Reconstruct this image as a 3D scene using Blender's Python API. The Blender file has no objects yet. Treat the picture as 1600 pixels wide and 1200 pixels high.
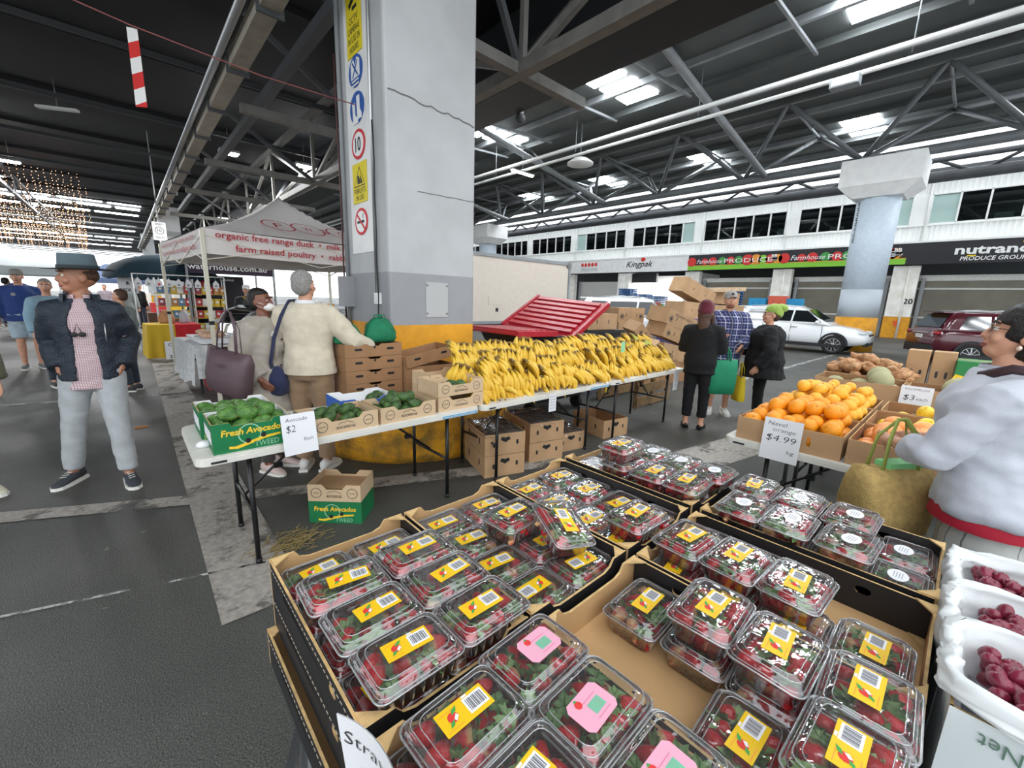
import bpy, bmesh, math, random
from math import sin, cos, pi, radians, sqrt, atan2
from mathutils import Vector, Matrix, Euler, noise
random.seed(11)
SC = bpy.context.scene
COL = SC.collection
V = Vector

# ---------------------------------------------------------------- camera
cd = bpy.data.cameras.new('camera'); cam = bpy.data.objects.new('camera', cd); COL.objects.link(cam)
cd.sensor_fit = 'HORIZONTAL'; cd.sensor_width = 36.0; cd.lens = 14.625
cd.clip_start = 0.02; cd.clip_end = 400
_yaw, _pit, _rol = radians(42.75), radians(11.6), radians(1.8)
_fw = V((sin(_yaw) * cos(_pit), cos(_yaw) * cos(_pit), -sin(_pit)))
_r = V((cos(_yaw), -sin(_yaw), 0)); _u = _r.cross(_fw)
_r2 = cos(_rol) * _r + sin(_rol) * _u; _u2 = -sin(_rol) * _r + cos(_rol) * _u
cam.matrix_world = Matrix.Translation((0, 0, 1.6)) @ Matrix((_r2, _u2, -_fw)).transposed().to_4x4()
SC.camera = cam

# ---------------------------------------------------------------- world, lamps of the hall, exposure
w = bpy.data.worlds.new('overcast'); SC.world = w; w.use_nodes = True
bg = w.node_tree.nodes['Background']; bg.inputs[0].default_value = (0.90, 0.95, 1.0, 1); bg.inputs[1].default_value = 1.3
SC.view_settings.view_transform = 'Standard'; SC.view_settings.look = 'None'
SC.view_settings.exposure = 1.05; SC.view_settings.gamma = 1.0; SC.view_settings.use_curve_mapping = False
SC.cycles.max_bounces = 10; SC.cycles.transparent_max_bounces = 32; SC.cycles.use_denoising = True
SC.cycles.sample_clamp_indirect = 6.0

def area(name, loc, sx, sy, power, rot=(0, 0, 0), col=(1, 1, 1)):
    l = bpy.data.lights.new(name, 'AREA'); l.shape = 'RECTANGLE'; l.size = sx; l.size_y = sy; l.energy = power; l.color = col
    o = bpy.data.objects.new(name, l); COL.objects.link(o); o.location = loc; o.rotation_euler = rot; return o
# ---- LIGHTS HERE ----
# ---------------------------------------------------------------- colour and materials
def lin(c):
    if isinstance(c, str): c = tuple(int(c[i:i + 2], 16) for i in (0, 2, 4))
    o = []
    for v in c:
        v = v / 255.0
        o.append(v / 12.92 if v <= 0.04045 else ((v + 0.055) / 1.055) ** 2.4)
    return (*o, 1.0)
MATS = {}
def mat(name, col, rough=0.6, metal=0.0, var=0.0, scale=8.0, bump=0.0, bscale=60.0, spec=0.5, col2=None, coat=0.0, detail=4.0, sheen=0.0):
    if name in MATS: return MATS[name]
    m = bpy.data.materials.new(name); MATS[name] = m; m.use_nodes = True
    nt = m.node_tree; b = nt.nodes['Principled BSDF']
    b.inputs['Base Color'].default_value = lin(col); b.inputs['Roughness'].default_value = rough
    b.inputs['Metallic'].default_value = metal; b.inputs['Specular IOR Level'].default_value = spec
    b.inputs['Coat Weight'].default_value = coat; b.inputs['Sheen Weight'].default_value = sheen
    if var or col2 or bump:
        tc = nt.nodes.new('ShaderNodeTexCoord')
    if var or col2:
        n = nt.nodes.new('ShaderNodeTexNoise'); n.inputs['Scale'].default_value = scale; n.inputs['Detail'].default_value = detail
        nt.links.new(tc.outputs['Object'], n.inputs['Vector'])
        r = nt.nodes.new('ShaderNodeValToRGB')
        c1 = lin(col); c2 = lin(col2) if col2 else tuple(min(1, x * (1 + var)) for x in c1[:3]) + (1,)
        c0 = c1 if col2 else tuple(x * (1 - var) for x in c1[:3]) + (1,)
        r.color_ramp.elements[0].color = c0; r.color_ramp.elements[0].position = 0.38
        r.color_ramp.elements[1].color = c2; r.color_ramp.elements[1].position = 0.62
        nt.links.new(n.outputs['Fac'], r.inputs['Fac']); nt.links.new(r.outputs['Color'], b.inputs['Base Color'])
    if bump:
        n2 = nt.nodes.new('ShaderNodeTexNoise'); n2.inputs['Scale'].default_value = bscale; n2.inputs['Detail'].default_value = 5
        nt.links.new(tc.outputs['Object'], n2.inputs['Vector'])
        bp = nt.nodes.new('ShaderNodeBump'); bp.inputs['Strength'].default_value = bump; bp.inputs['Distance'].default_value = 0.02
        nt.links.new(n2.outputs['Fac'], bp.inputs['Height']); nt.links.new(bp.outputs['Normal'], b.inputs['Normal'])
    return m
def emis(name, col, s):
    if name in MATS: return MATS[name]
    m = bpy.data.materials.new(name); MATS[name] = m; m.use_nodes = True; nt = m.node_tree
    b = nt.nodes['Principled BSDF']; b.inputs['Base Color'].default_value = lin(col)
    b.inputs['Emission Color'].default_value = lin(col); b.inputs['Emission Strength'].default_value = s
    return m
def clear(name, tint=(255, 255, 255), rough=0.06, refl=1.0, base=0.03, milk=0.0, bumps=0.0):
    """clear thin plastic or glass: see-through with a Fresnel gloss"""
    if name in MATS: return MATS[name]
    m = bpy.data.materials.new(name); MATS[name] = m; m.use_nodes = True; nt = m.node_tree
    for n in list(nt.nodes): nt.nodes.remove(n)
    out = nt.nodes.new('ShaderNodeOutputMaterial'); mx = nt.nodes.new('ShaderNodeMixShader')
    tr = nt.nodes.new('ShaderNodeBsdfTransparent'); gl = nt.nodes.new('ShaderNodeBsdfGlossy'); fr = nt.nodes.new('ShaderNodeFresnel')
    fr.inputs['IOR'].default_value = 1.5; tr.inputs[0].default_value = lin(tint); gl.inputs['Roughness'].default_value = rough
    ma = nt.nodes.new('ShaderNodeMath'); ma.operation = 'MULTIPLY_ADD'; ma.inputs[1].default_value = refl; ma.inputs[2].default_value = base
    nt.links.new(fr.outputs[0], ma.inputs[0]); nt.links.new(ma.outputs[0], mx.inputs[0])
    nt.links.new(tr.outputs[0], mx.inputs[1]); nt.links.new(gl.outputs[0], mx.inputs[2])
    last = mx
    if bumps:
        tc = nt.nodes.new('ShaderNodeTexCoord'); nz = nt.nodes.new('ShaderNodeTexNoise'); nz.inputs['Scale'].default_value = 28
        bp = nt.nodes.new('ShaderNodeBump'); bp.inputs['Strength'].default_value = bumps; bp.inputs['Distance'].default_value = 0.01
        nt.links.new(tc.outputs['Object'], nz.inputs['Vector']); nt.links.new(nz.outputs['Fac'], bp.inputs['Height'])
        nt.links.new(bp.outputs['Normal'], gl.inputs['Normal'])
    if milk:
        df = nt.nodes.new('ShaderNodeBsdfDiffuse'); df.inputs[0].default_value = (0.8, 0.8, 0.8, 1); m2 = nt.nodes.new('ShaderNodeMixShader')
        m2.inputs[0].default_value = milk; nt.links.new(mx.outputs[0], m2.inputs[1]); nt.links.new(df.outputs[0], m2.inputs[2]); last = m2
    nt.links.new(last.outputs[0], out.inputs[0]); return m

# ---------------------------------------------------------------- mesh builder
class MB:
    def __init__(s): s.v = []; s.f = []; s.m = []; s.sm = []
    def add(s, vs, fs, m=0, smooth=False, M=None):
        b = len(s.v)
        s.v += [tuple(M @ V(p)) for p in vs] if M is not None else [tuple(p) for p in vs]
        for f in fs: s.f.append([b + i for i in f]); s.m.append(m); s.sm.append(smooth)
        return s
    def box(s, c, d, m=0, M=None, taper=1.0):
        x, y, z = d[0] / 2, d[1] / 2, d[2] / 2; t = taper
        vs = [(c[0] + sx * x * (t if sz > 0 else 1), c[1] + sy * y * (t if sz > 0 else 1), c[2] + sz * z) for sz in (-1, 1) for sx, sy in ((-1, -1), (1, -1), (1, 1), (-1, 1))]
        return s.add(vs, [(3, 2, 1, 0), (4, 5, 6, 7), (0, 1, 5, 4), (1, 2, 6, 5), (2, 3, 7, 6), (3, 0, 4, 7)], m, False, M)
    def bar(s, p, q, w, h, m=0, up=(0, 0, 1), M=None):
        p, q = V(p), V(q); d = (q - p).normalized(); u = V(up)
        if abs(d.dot(u)) > .98: u = V((1, 0, 0))
        sd = d.cross(u).normalized() * (w / 2); un = sd.cross(d).normalized() * (h / 2)
        vs = [e + a * sd + b * un for e in (p, q) for a, b in ((-1, -1), (1, -1), (1, 1), (-1, 1))]
        return s.add(vs, [(3, 2, 1, 0), (4, 5, 6, 7), (0, 1, 5, 4), (1, 2, 6, 5), (2, 3, 7, 6), (3, 0, 4, 7)], m, False, M)
    def loft(s, rings, m=0, smooth=True, caps=True, M=None, closed=False):
        n = len(rings[0]); vs = [p for r in rings for p in r]; fs = []; k = len(rings)
        for i in range(k if closed else k - 1):
            a, b = i * n, ((i + 1) % k) * n
            for j in range(n): fs.append((a + j, a + (j + 1) % n, b + (j + 1) % n, b + j))
        if caps and not closed: fs.append(tuple(range(n))[::-1]); fs.append(tuple((k - 1) * n + j for j in range(n)))
        return s.add(vs, fs, m, smooth, M)
    def tube(s, pts, r, n=8, m=0, caps=True, M=None, smooth=True, flat=None, closed=False):
        pts = [V(p) for p in pts]; k = len(pts); rs = r if isinstance(r, (list, tuple)) else [r] * k
        prev = None; rings = []
        for i in range(k):
            if closed: d = pts[(i + 1) % k] - pts[i - 1]
            else: d = pts[min(i + 1, k - 1)] - pts[max(i - 1, 0)]
            d = d.normalized() if d.length > 1e-9 else V((0, 0, 1))
            if prev is None:
                u = V((0, 0, 1)) if abs(d.z) < .9 else V((1, 0, 0)); a = (u - d * u.dot(d)).normalized()
            else:
                a = prev - d * prev.dot(d); a = a.normalized() if a.length > 1e-6 else d.orthogonal().normalized()
            prev = a; b = d.cross(a); fl = flat if flat else 1.0
            rings.append([pts[i] + rs[i] * (cos(2 * pi * j / n) * a + fl * sin(2 * pi * j / n) * b) for j in range(n)])
        return s.loft(rings, m, smooth, caps, M, closed)
    def lathe(s, prof, n=16, m=0, M=None, smooth=True, caps=True):
        return s.loft([[(r * cos(2 * pi * j / n), r * sin(2 * pi * j / n), z) for j in range(n)] for r, z in prof], m, smooth, caps, M)
    def ell(s, c, r, m=0, nu=12, nv=8, M=None):
        r = r if isinstance(r, (tuple, list)) else (r, r, r); rings = []
        vs = [(c[0], c[1], c[2] - r[2])]
        for i in range(1, nv):
            t = -pi / 2 + pi * i / nv
            for j in range(nu):
                a = 2 * pi * j / nu; vs.append((c[0] + r[0] * cos(t) * cos(a), c[1] + r[1] * cos(t) * sin(a), c[2] + r[2] * sin(t)))
        vs.append((c[0], c[1], c[2] + r[2])); L = len(vs) - 1; fs = []
        for j in range(nu):
            fs.append((0, 1 + (j + 1) % nu, 1 + j)); fs.append((L, L - nu + j, L - nu + (j + 1) % nu))
        for i in range(nv - 2):
            for j in range(nu):
                a = 1 + i * nu; fs.append((a + j, a + (j + 1) % nu, a + nu + (j + 1) % nu, a + nu + j))
        return s.add(vs, fs, m, True, M)
    def prism(s, poly, z0, z1, m=0, M=None, smooth=False):
        n = len(poly); vs = [(x, y, z0) for x, y in poly] + [(x, y, z1) for x, y in poly]
        fs = [tuple(range(n))[::-1], tuple(range(n, 2 * n))] + [(i, (i + 1) % n, n + (i + 1) % n, n + i) for i in range(n)]
        return s.add(vs, fs, m, smooth, M)
    def face(s, pts, m=0, M=None): return s.add(pts, [tuple(range(len(pts)))], m, False, M)
    def grid(s, fn, nu, nv, m=0, smooth=True, M=None, th=0.0):
        vs = [fn(i / nu, j / nv) for j in range(nv + 1) for i in range(nu + 1)]; w_ = nu + 1
        fs = [(j * w_ + i, j * w_ + i + 1, (j + 1) * w_ + i + 1, (j + 1) * w_ + i) for j in range(nv) for i in range(nu)]
        return s.add(vs, fs, m, smooth, M)
    def data(s, name, mats):
        me = bpy.data.meshes.new(name); me.from_pydata(s.v, [], s.f)
        for mt in mats: me.materials.append(mt)
        me.polygons.foreach_set('material_index', s.m); me.polygons.foreach_set('use_smooth', s.sm); me.update(); return me
    def build(s, name, mats, parent=None):
        return obj(name, s.data(name, mats if isinstance(mats, (list, tuple)) else [mats]), parent)

def obj(name, me, parent=None, loc=None, rot=None):
    o = bpy.data.objects.new(name, me); COL.objects.link(o)
    if parent is not None: o.parent = parent
    if loc is not None: o.location = loc
    if rot is not None: o.rotation_euler = rot
    return o
def tag(o, label=None, cat=None, group=None, kind=None):
    if label: o['label'] = label
    if cat: o['category'] = cat
    if group: o['group'] = group
    if kind: o['kind'] = kind
    return o
def thing(name, label, cat, loc=(0, 0, 0), rz=0.0, group=None, rot=None):
    o = bpy.data.objects.new(name, None); COL.objects.link(o); o.empty_display_size = .05
    o.location = loc; o.rotation_euler = rot if rot is not None else (0, 0, rz)
    return tag(o, label, cat, group)
def dup(o, parent=None, loc=None, rot=None, label=None, group=None):
    c = o.copy(); COL.objects.link(c)
    if parent is not None: c.parent = parent
    if loc is not None: c.location = loc
    if rot is not None: c.rotation_euler = rot
    if label: c['label'] = label
    if group: c['group'] = group
    for ch in o.children: dup(ch, c)
    return c
def T(loc=(0, 0, 0), rx=0, ry=0, rz=0, sc=1.0):
    sc = sc if isinstance(sc, (tuple, list)) else (sc, sc, sc)
    return Matrix.Translation(loc) @ Euler((rx, ry, rz)).to_matrix().to_4x4() @ Matrix.Diagonal((*sc, 1))
def rrect(w_, h_, r, k=4, cx=0, cy=0):
    o = []
    for qx, qy, a0 in ((1, 1, 0), (-1, 1, pi / 2), (-1, -1, pi), (1, -1, 3 * pi / 2)):
        for i in range(k + 1):
            a = a0 + pi / 2 * i / k; o.append((cx + qx * (w_ / 2 - r) + r * cos(a), cy + qy * (h_ / 2 - r) + r * sin(a)))
    return o
def circ(r, n=20, cx=0, cy=0, ry=None): return [(cx + r * cos(2 * pi * i / n), cy + (ry or r) * sin(2 * pi * i / n)) for i in range(n)]
_TXT = {}
def text_geo(s, bold=0.0, shear=0.0):
    """flat letters: x right, y up, cap height about 0.7; returns (verts, faces, width)"""
    k = (s, bold, shear)
    if k not in _TXT:
        c = bpy.data.curves.new('t', 'FONT'); c.body = s; c.size = 1.0; c.resolution_u = 2; c.offset = bold; c.shear = shear; c.fill_mode = 'FRONT'
        o = bpy.data.objects.new('t', c); me = bpy.data.meshes.new_from_object(o)
        vs = [tuple(v.co) for v in me.vertices]; fs = [tuple(p.vertices) for p in me.polygons]
        bpy.data.objects.remove(o); bpy.data.curves.remove(c); bpy.data.meshes.remove(me)
        x0 = min([v[0] for v in vs] or [0]); x1 = max([v[0] for v in vs] or [0])
        _TXT[k] = ([(v[0] - x0, v[1], 0) for v in vs], fs, x1 - x0)
    return _TXT[k]
def put_text(mb, s, x, y, h, m, M=None, z=0.0, width=None, bold=0.0, shear=0.0, center=True, rot=0.0):
    """add letters to a builder; h = cap height; lies in local XY plane at z"""
    vs, fs, wd = text_geo(s, bold, shear); k = h / 0.7; sx = (width / wd if width and wd else k)
    off = -wd / 2 if center else 0
    ca, sa = cos(rot), sin(rot); out = []
    for a, b, _ in vs:
        px, py = (a + off) * sx, b * k
        out.append((x + px * ca - py * sa, y + px * sa + py * ca, z))
    mb.add(out, fs, m, False, M); return mb
def stroke(mb, pts, wd, m, M=None, z=0.0, closed=False):
    """flat pen stroke through 2-D points"""
    P = [V((p[0], p[1])) for p in pts]; n = len(P); L = []; R_ = []
    for i in range(n):
        if closed: d = P[(i + 1) % n] - P[i - 1]
        else: d = P[min(i + 1, n - 1)] - P[max(i - 1, 0)]
        d = d.normalized() if d.length > 1e-9 else V((1, 0)); nn = V((-d.y, d.x)) * wd / 2
        L.append((P[i].x + nn.x, P[i].y + nn.y, z)); R_.append((P[i].x - nn.x, P[i].y - nn.y, z))
    vs = L + R_; fs = [(n + i, n + (i + 1) % n, (i + 1) % n, i) for i in range(n if closed else n - 1)]
    mb.add(vs, fs, m, False, M)
def ring2(mb, r0, r1, m, M=None, z=0.0, n=24, cx=0, cy=0, sy=1.0):
    vs = [(cx + r * cos(2 * pi * i / n), cy + sy * r * sin(2 * pi * i / n), z) for r in (r0, r1) for i in range(n)]
    mb.add(vs, [(i, n + i, n + (i + 1) % n, (i + 1) % n) for i in range(n)], m, False, M)
def frame(origin, xdir, ydir):
    """matrix that maps local x,y,z to xdir, ydir and their cross product at origin"""
    x = V(xdir).normalized(); y = V(ydir); y = (y - x * y.dot(x)).normalized(); z = x.cross(y)
    m = Matrix((x, y, z)).transposed().to_4x4(); m.translation = V(origin); return m
TSC = None
def remesh(mb, voxel, smooth=2, name='m', ratio=None, wrinkle=0.0, wscale=8.0, seed=0.0):
    global TSC
    if TSC is None: TSC = bpy.data.scenes.new('workbench')
    me = mb.data(name, []); o = bpy.data.objects.new('tmp', me); TSC.collection.objects.link(o)
    r = o.modifiers.new('r', 'REMESH'); r.mode = 'VOXEL'; r.voxel_size = voxel; r.use_smooth_shade = True
    if smooth:
        sm = o.modifiers.new('s', 'SMOOTH'); sm.factor = .5; sm.iterations = smooth
    if ratio:
        d = o.modifiers.new('d', 'DECIMATE'); d.ratio = ratio
    TSC.view_layers[0].update(); dg = TSC.view_layers[0].depsgraph; res = bpy.data.meshes.new_from_object(o.evaluated_get(dg), depsgraph=dg)
    bpy.data.objects.remove(o); bpy.data.meshes.remove(me); res.name = name
    if wrinkle:
        for v in res.vertices:
            p = v.co * wscale + V((seed, seed * .7, 0)); q = V((p.x, p.y, p.z * 1.6))
            v.co += v.normal * (noise.noise(q) + .5 * noise.noise(q * 2.1)) * wrinkle
    res.polygons.foreach_set('use_smooth', [True] * len(res.polygons)); return res
# ================================================================ THE PLACE
m_asph = mat('asphalt', '47494b', .62, bump=.6, bscale=150)
def _asphalt():
    nt = m_asph.node_tree; b = nt.nodes['Principled BSDF']; L = nt.links.new
    tc = nt.nodes.new('ShaderNodeTexCoord')
    def nz(s, d=6):
        n = nt.nodes.new('ShaderNodeTexNoise'); n.inputs['Scale'].default_value = s; n.inputs['Detail'].default_value = d; L(tc.outputs['Object'], n.inputs['Vector']); return n
    def ramp(src, a, ca, b_, cb):
        r = nt.nodes.new('ShaderNodeValToRGB'); r.color_ramp.elements[0].position = a; r.color_ramp.elements[0].color = ca
        r.color_ramp.elements[1].position = b_; r.color_ramp.elements[1].color = cb; L(src, r.inputs[0]); return r
    g = ramp(nz(140, 2).outputs['Fac'], .3, lin('262725'), .75, lin('666660'))
    p = ramp(nz(.55, 8).outputs['Fac'], .35, (.75, .75, .75, 1), .7, (1.25, 1.24, 1.2, 1))
    mx = nt.nodes.new('ShaderNodeMixRGB'); mx.blend_type = 'MULTIPLY'; mx.inputs[0].default_value = 1
    L(g.outputs[0], mx.inputs[1]); L(p.outputs[0], mx.inputs[2])
    sp = ramp(nz(9, 10).outputs['Fac'], .70, (0, 0, 0, 1), .73, (.11, .11, .1, 1))
    ad = nt.nodes.new('ShaderNodeMixRGB'); ad.blend_type = 'ADD'; ad.inputs[0].default_value = 1
    L(mx.outputs[0], ad.inputs[1]); L(sp.outputs[0], ad.inputs[2]); L(ad.outputs[0], b.inputs['Base Color'])
    rr = ramp(nz(.35, 5).outputs['Fac'], .40, (.38, .38, .38, 1), .62, (.7, .7, .7, 1)); L(rr.outputs[0], b.inputs['Roughness'])
_asphalt()
def worn(name, col, cover=.5, scale=3.0):
    """paint worn through to the asphalt: real transparency where it has gone"""
    m = mat(name, col, .7, var=.15, scale=30); nt = m.node_tree; b = nt.nodes['Principled BSDF']
    tc = nt.nodes.new('ShaderNodeTexCoord'); n = nt.nodes.new('ShaderNodeTexNoise'); n.inputs['Scale'].default_value = scale; n.inputs['Detail'].default_value = 12; n.inputs['Roughness'].default_value = .75
    r = nt.nodes.new('ShaderNodeValToRGB'); r.color_ramp.elements[0].position = cover - .06; r.color_ramp.elements[1].position = cover + .06
    nt.links.new(tc.outputs['Object'], n.inputs['Vector']); nt.links.new(n.outputs['Fac'], r.inputs[0]); nt.links.new(r.outputs[0], b.inputs['Alpha']); return m
m_conc = mat('concrete', '8b8781', .75, var=.2, scale=4, bump=.2, bscale=90)
m_strip = worn('worn concrete strip', '98928a', .43, 2.2)
m_line = worn('worn white line', 'b9b9b6', .50, 7)
m_white = mat('white paint', 'ececea', .55, var=.04, scale=3)
m_pillar = mat('white painted concrete', 'b9bbbc', .6, var=.05, scale=2.5, bump=.08, bscale=30)
m_pgrey = mat('grey painted concrete', '97989b', .55, var=.05, scale=3, bump=.08, bscale=30)
m_yel = mat('yellow painted concrete', 'dd9a1c', .6, var=.10, scale=5, bump=.15, bscale=40)
m_yel2 = mat('worn yellow paint', 'e3a11c', .75, col2='9a742a', scale=7, bump=.9, bscale=35, detail=9)
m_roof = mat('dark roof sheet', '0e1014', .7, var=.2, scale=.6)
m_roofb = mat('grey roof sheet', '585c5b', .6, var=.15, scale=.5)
m_steel = mat('painted steel', '8e9294', .5, var=.08, scale=2)
m_dsteel = mat('dark steel', '484b4e', .55, var=.1, scale=2)
m_black = mat('black', '17181a', .6); m_alu = mat('aluminium', 'c4c6c8', .35, .8)
m_sky = emis('daylight through skylight', 'f4faff', 19.0)
m_lamp = emis('lamp', 'fff6e4', 30.0)
m_lamp2 = emis('flood lamp', 'ffffff', 60.0)

# ---- floor
fl = MB(); fl.face([(-60, -14, 0), (70, -14, 0), (70, 150, 0), (-60, 150, 0)]); fl = fl.build('floor', m_asph); tag(fl, kind='structure')
def gstrip(x0, y0, x1, y1, wd, m, name='painted_line', z=.004):
    b = MB(); d = V((x1 - x0, y1 - y0, 0)).normalized(); n = V((-d.y, d.x, 0)) * wd / 2
    p, q = V((x0, y0, z)), V((x1, y1, z)); b.face([p - n, q - n, q + n, p + n]); return b.build(name, m, fl)
gstrip(.36, 2.2, .62, 24, .38, m_strip, 'concrete_strip'); gstrip(-.95, 4.38, 1.3, 3.3, .17, m_strip, 'concrete_strip', .005)
gstrip(1.3, 3.3, 3.1, 2.55, .2, m_strip, 'concrete_strip'); gstrip(-1.6, 3.25, .45, 2.62, .02, m_line)
gstrip(-6, 9.6, .5, 8.05, .09, m_line); gstrip(10, 3.2, 26, 3.0, .1, m_line); gstrip(8.2, 1.7, 13, 1.2, .1, m_line)
gstrip(3.2, 1.9, 5.2, 1.55, .5, m_strip, 'concrete_strip')

# ---- roof over the market (dark) and its frame
cl = MB()
for i in range(27):                                   # trapezoid sheet runs along x
    pass
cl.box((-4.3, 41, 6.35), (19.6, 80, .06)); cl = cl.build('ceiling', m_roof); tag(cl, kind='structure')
for k in range(21):                                   # purlins across, 3.7 m apart
    b = MB(); y = 3.1 + 3.72 * k; b.bar((-14, y, 5.62), (5.3, y, 5.62), .055, .09, 0); b.build('purlin', mat('purlin steel', '35383a', .6), cl)
for k in range(10):
    b = MB(); y = 1.2 + 3.72 * k; b.bar((-14, y, 6.26), (5.3, y, 6.26), .05, .1, 0); b.build('batten', m_roof, cl)
g = MB(); g.box((5.05, 38, 5.0), (.7, 84, .5)); g.bar((5.42, -4, 5.62), (5.42, 80, 5.62), .06, 1.7); g.build('gutter', mat('gutter metal', '15181b', .6), cl)
# bright skylight strips far down the hall
for j, y in enumerate((34.5, 36.3, 39.2, 47, 50.4, 59, 64, 70)):
    x = -13.0; k = 0
    while x < 1.3:
        ln = 1.1 + 1.0 * ((k * 7 + j * 3) % 4) / 3; b = MB(); b.box((x + ln / 2, y, 6.29), (ln, .3 + .1 * (j % 2), .05)); b.build('skylight', m_sky, cl); x += ln + .22; k += 1
# beams with pipes running down the hall
def beam_thing(name, label, cat, x, z, w_, h_, y0, y1, m, extra=None):
    t = thing(name, label, cat, (x, y0, z)); b = MB(); b.box((0, (y1 - y0) / 2, 0), (w_, y1 - y0, h_)); b.build('beam', m, t)
    if extra: extra(t)
    return t
def duct_extra(t):
    for k in range(26):
        b = MB(); b.box((0, 1 + 1.6 * k, -.02), (.25, .03, .22)); b.build('strap', m_dsteel, t)
    b = MB(); b.tube([(-.19, 0, .05), (-.19, 42, .05)], .045, 8); b.build('pipe', m_alu, t)
    b = MB(); b.tube([(-.12, 0, .13), (-.12, 42, .13)], .025, 6); b.build('pipe', m_dsteel, t)
beam_thing('cable_tray', 'long beige cable tray with pipes running down the hall roof to the far pillar', 'cable tray', 1.39, 4.40, .19, .16, 1.0, 44, mat('beige duct', 'a39c8c', .6, var=.1), duct_extra)
m_midst = mat('roof truss steel', '6c6b66', .6, var=.1)
def truss(name, label, x, y0, y1, zb, zt, step, m=m_dsteel, r=.06):
    t = thing(name, label, 'truss', (x, y0, 0)); L = y1 - y0
    for z in (zb, zt):
        b = MB(); b.bar((0, 0, z), (0, L, z), r * 2, r * 2); b.build('chord', m, t)
    n = int(L / step)
    for i in range(n):
        a = i * step; b = MB(); b.bar((0, a, zb), (0, a, zt), r, r); b.build('strut', m, t)
        b = MB(); b.bar((0, a, zb), (0, a + step, zt), r, r) if i % 2 else b.bar((0, a, zt), (0, a + step, zb), r, r); b.build('diagonal', m, t)
    return t
truss('roof_truss', 'dark steel truss in the black roof just right of the big white pillar top', 3.80, .38, 40, 4.27, 5.75, 3.72, m_midst, .07)
truss('roof_truss', 'dark steel truss high over the aisle left of the long cable tray', -2.6, 3.1, 44, 4.9, 5.55, 3.72, r=.05)
truss('roof_truss', 'dark steel truss nearest the left edge of the black roof', -7.2, 3.1, 44, 4.9, 5.55, 3.72, r=.05)
tb = beam_thing('roof_beam', 'grey steel tube beam beside the cable tray in the black roof', 'beam', 2.25, 4.95, .14, .14, 1, 30, m_dsteel)
for k in range(6):
    y = (.95, 4.16, 7.9, 11.6, 15.3, 20.5)[k]; x0 = 2.98 if k == 1 else 1.6
    t = thing('cross_truss', 'dark cross truss number %s from the front between cable tray and gutter' % ('one', 'two', 'three', 'four', 'five', 'six')[k], 'truss', (x0, y, 0)); L = 5.0 - x0
    b = MB(); b.bar((0, 0, 4.27), (L, 0, 4.27), .12, .12); b.build('chord', m_midst, t)
    b = MB(); b.bar((3.8 - x0, 0, 4.3), (L, 0, 5.7), .08, .08); b.build('diagonal', m_midst, t)
    b = MB(); b.bar((3.8 - x0, 0, 4.3), (.1, 0, 5.6), .07, .07); b.build('diagonal', m_dsteel, t)
    b = MB(); b.bar((3.8 - x0, 0, 4.3), (L, 2.6, 5.7), .06, .06); b.build('brace', m_dsteel, t)
# ---- roof of the right-hand hall
def zb_(x): return 8.45 + .047 * (x - 6)
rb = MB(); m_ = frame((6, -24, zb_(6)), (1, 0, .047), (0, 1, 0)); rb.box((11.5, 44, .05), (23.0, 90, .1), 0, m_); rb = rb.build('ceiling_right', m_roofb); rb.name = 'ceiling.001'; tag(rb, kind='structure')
for k in range(13):
    x = 6.4 + 1.75 * k; b = MB(); b.bar((x, -24, zb_(x) - .1), (x, 64, zb_(x) - .1), .12, .2); b.build('purlin', m_roofb if k % 2 else m_steel, rb)
SKY = ((13.3, 9.4), (13.3, 2.75), (13.3, 15.9), (13.3, 22.4), (13.3, -3.8), (24, 4.5), (24, 11), (24, 17.5), (24, 24), (24, -2), (13.3, -10.3), (8.6, 2.75), (8.6, 9.4), (8.6, -3.8))  # near and far rows are added glow for the driveway and lid reflections
for x0, y0 in SKY:
    for k in range(3):
        x = x0 + k - 1; b = MB(); b.box((x, y0, zb_(x) - .02), (.72, 1.25, .05)); b.build('skylight', m_sky, rb)
# skirting frame of the skylights
for x0, y0 in SKY[:4]:
    for s in (-1, 1):
        b = MB(); b.bar((x0 - 2.0, y0 + s * 1.5, zb_(x0 - 2.0) - .23), (x0 + 2.0, y0 + s * 1.5, zb_(x0 + 2.0) - .23), .08, .08); b.build('trimmer', m_steel, rb)

# ---- big three-sided truss on the column line
XT = 21.3
m_tube2 = mat('grey tube steel', '6f7376', .5, var=.08, scale=2)
bt = thing('column_line_truss', 'long grey tubular roof truss resting on the white column caps', 'truss', (XT, -20, 0))
b = MB(); b.tube([(0, 0, 7.12), (0, 76, 7.12)], .17, 10); b.build('bottom_chord', m_tube2, bt)
for s in (-1, 1):
    b = MB(); b.tube([(s * 2.3, 0, 9.0), (s * 2.3, 76, 9.0)], .08, 8); b.build('top_chord', m_steel, bt)
for k in range(18):
    y = -2.2 + 4.19 * k + .9
    for s in (-1, 1):
        for dy in (-2.09, 2.09):
            b = MB(); b.tube([(0, y, 7.15), (s * 2.3, y + dy, 9.0)], .09, 8); b.build('web_tube', m_tube2, bt)
    b = MB(); b.tube([(-2.3, y + 2.09, 9.0), (2.3, y + 2.09, 9.0)], .05, 6); b.build('cross_tube', m_steel, bt)
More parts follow.
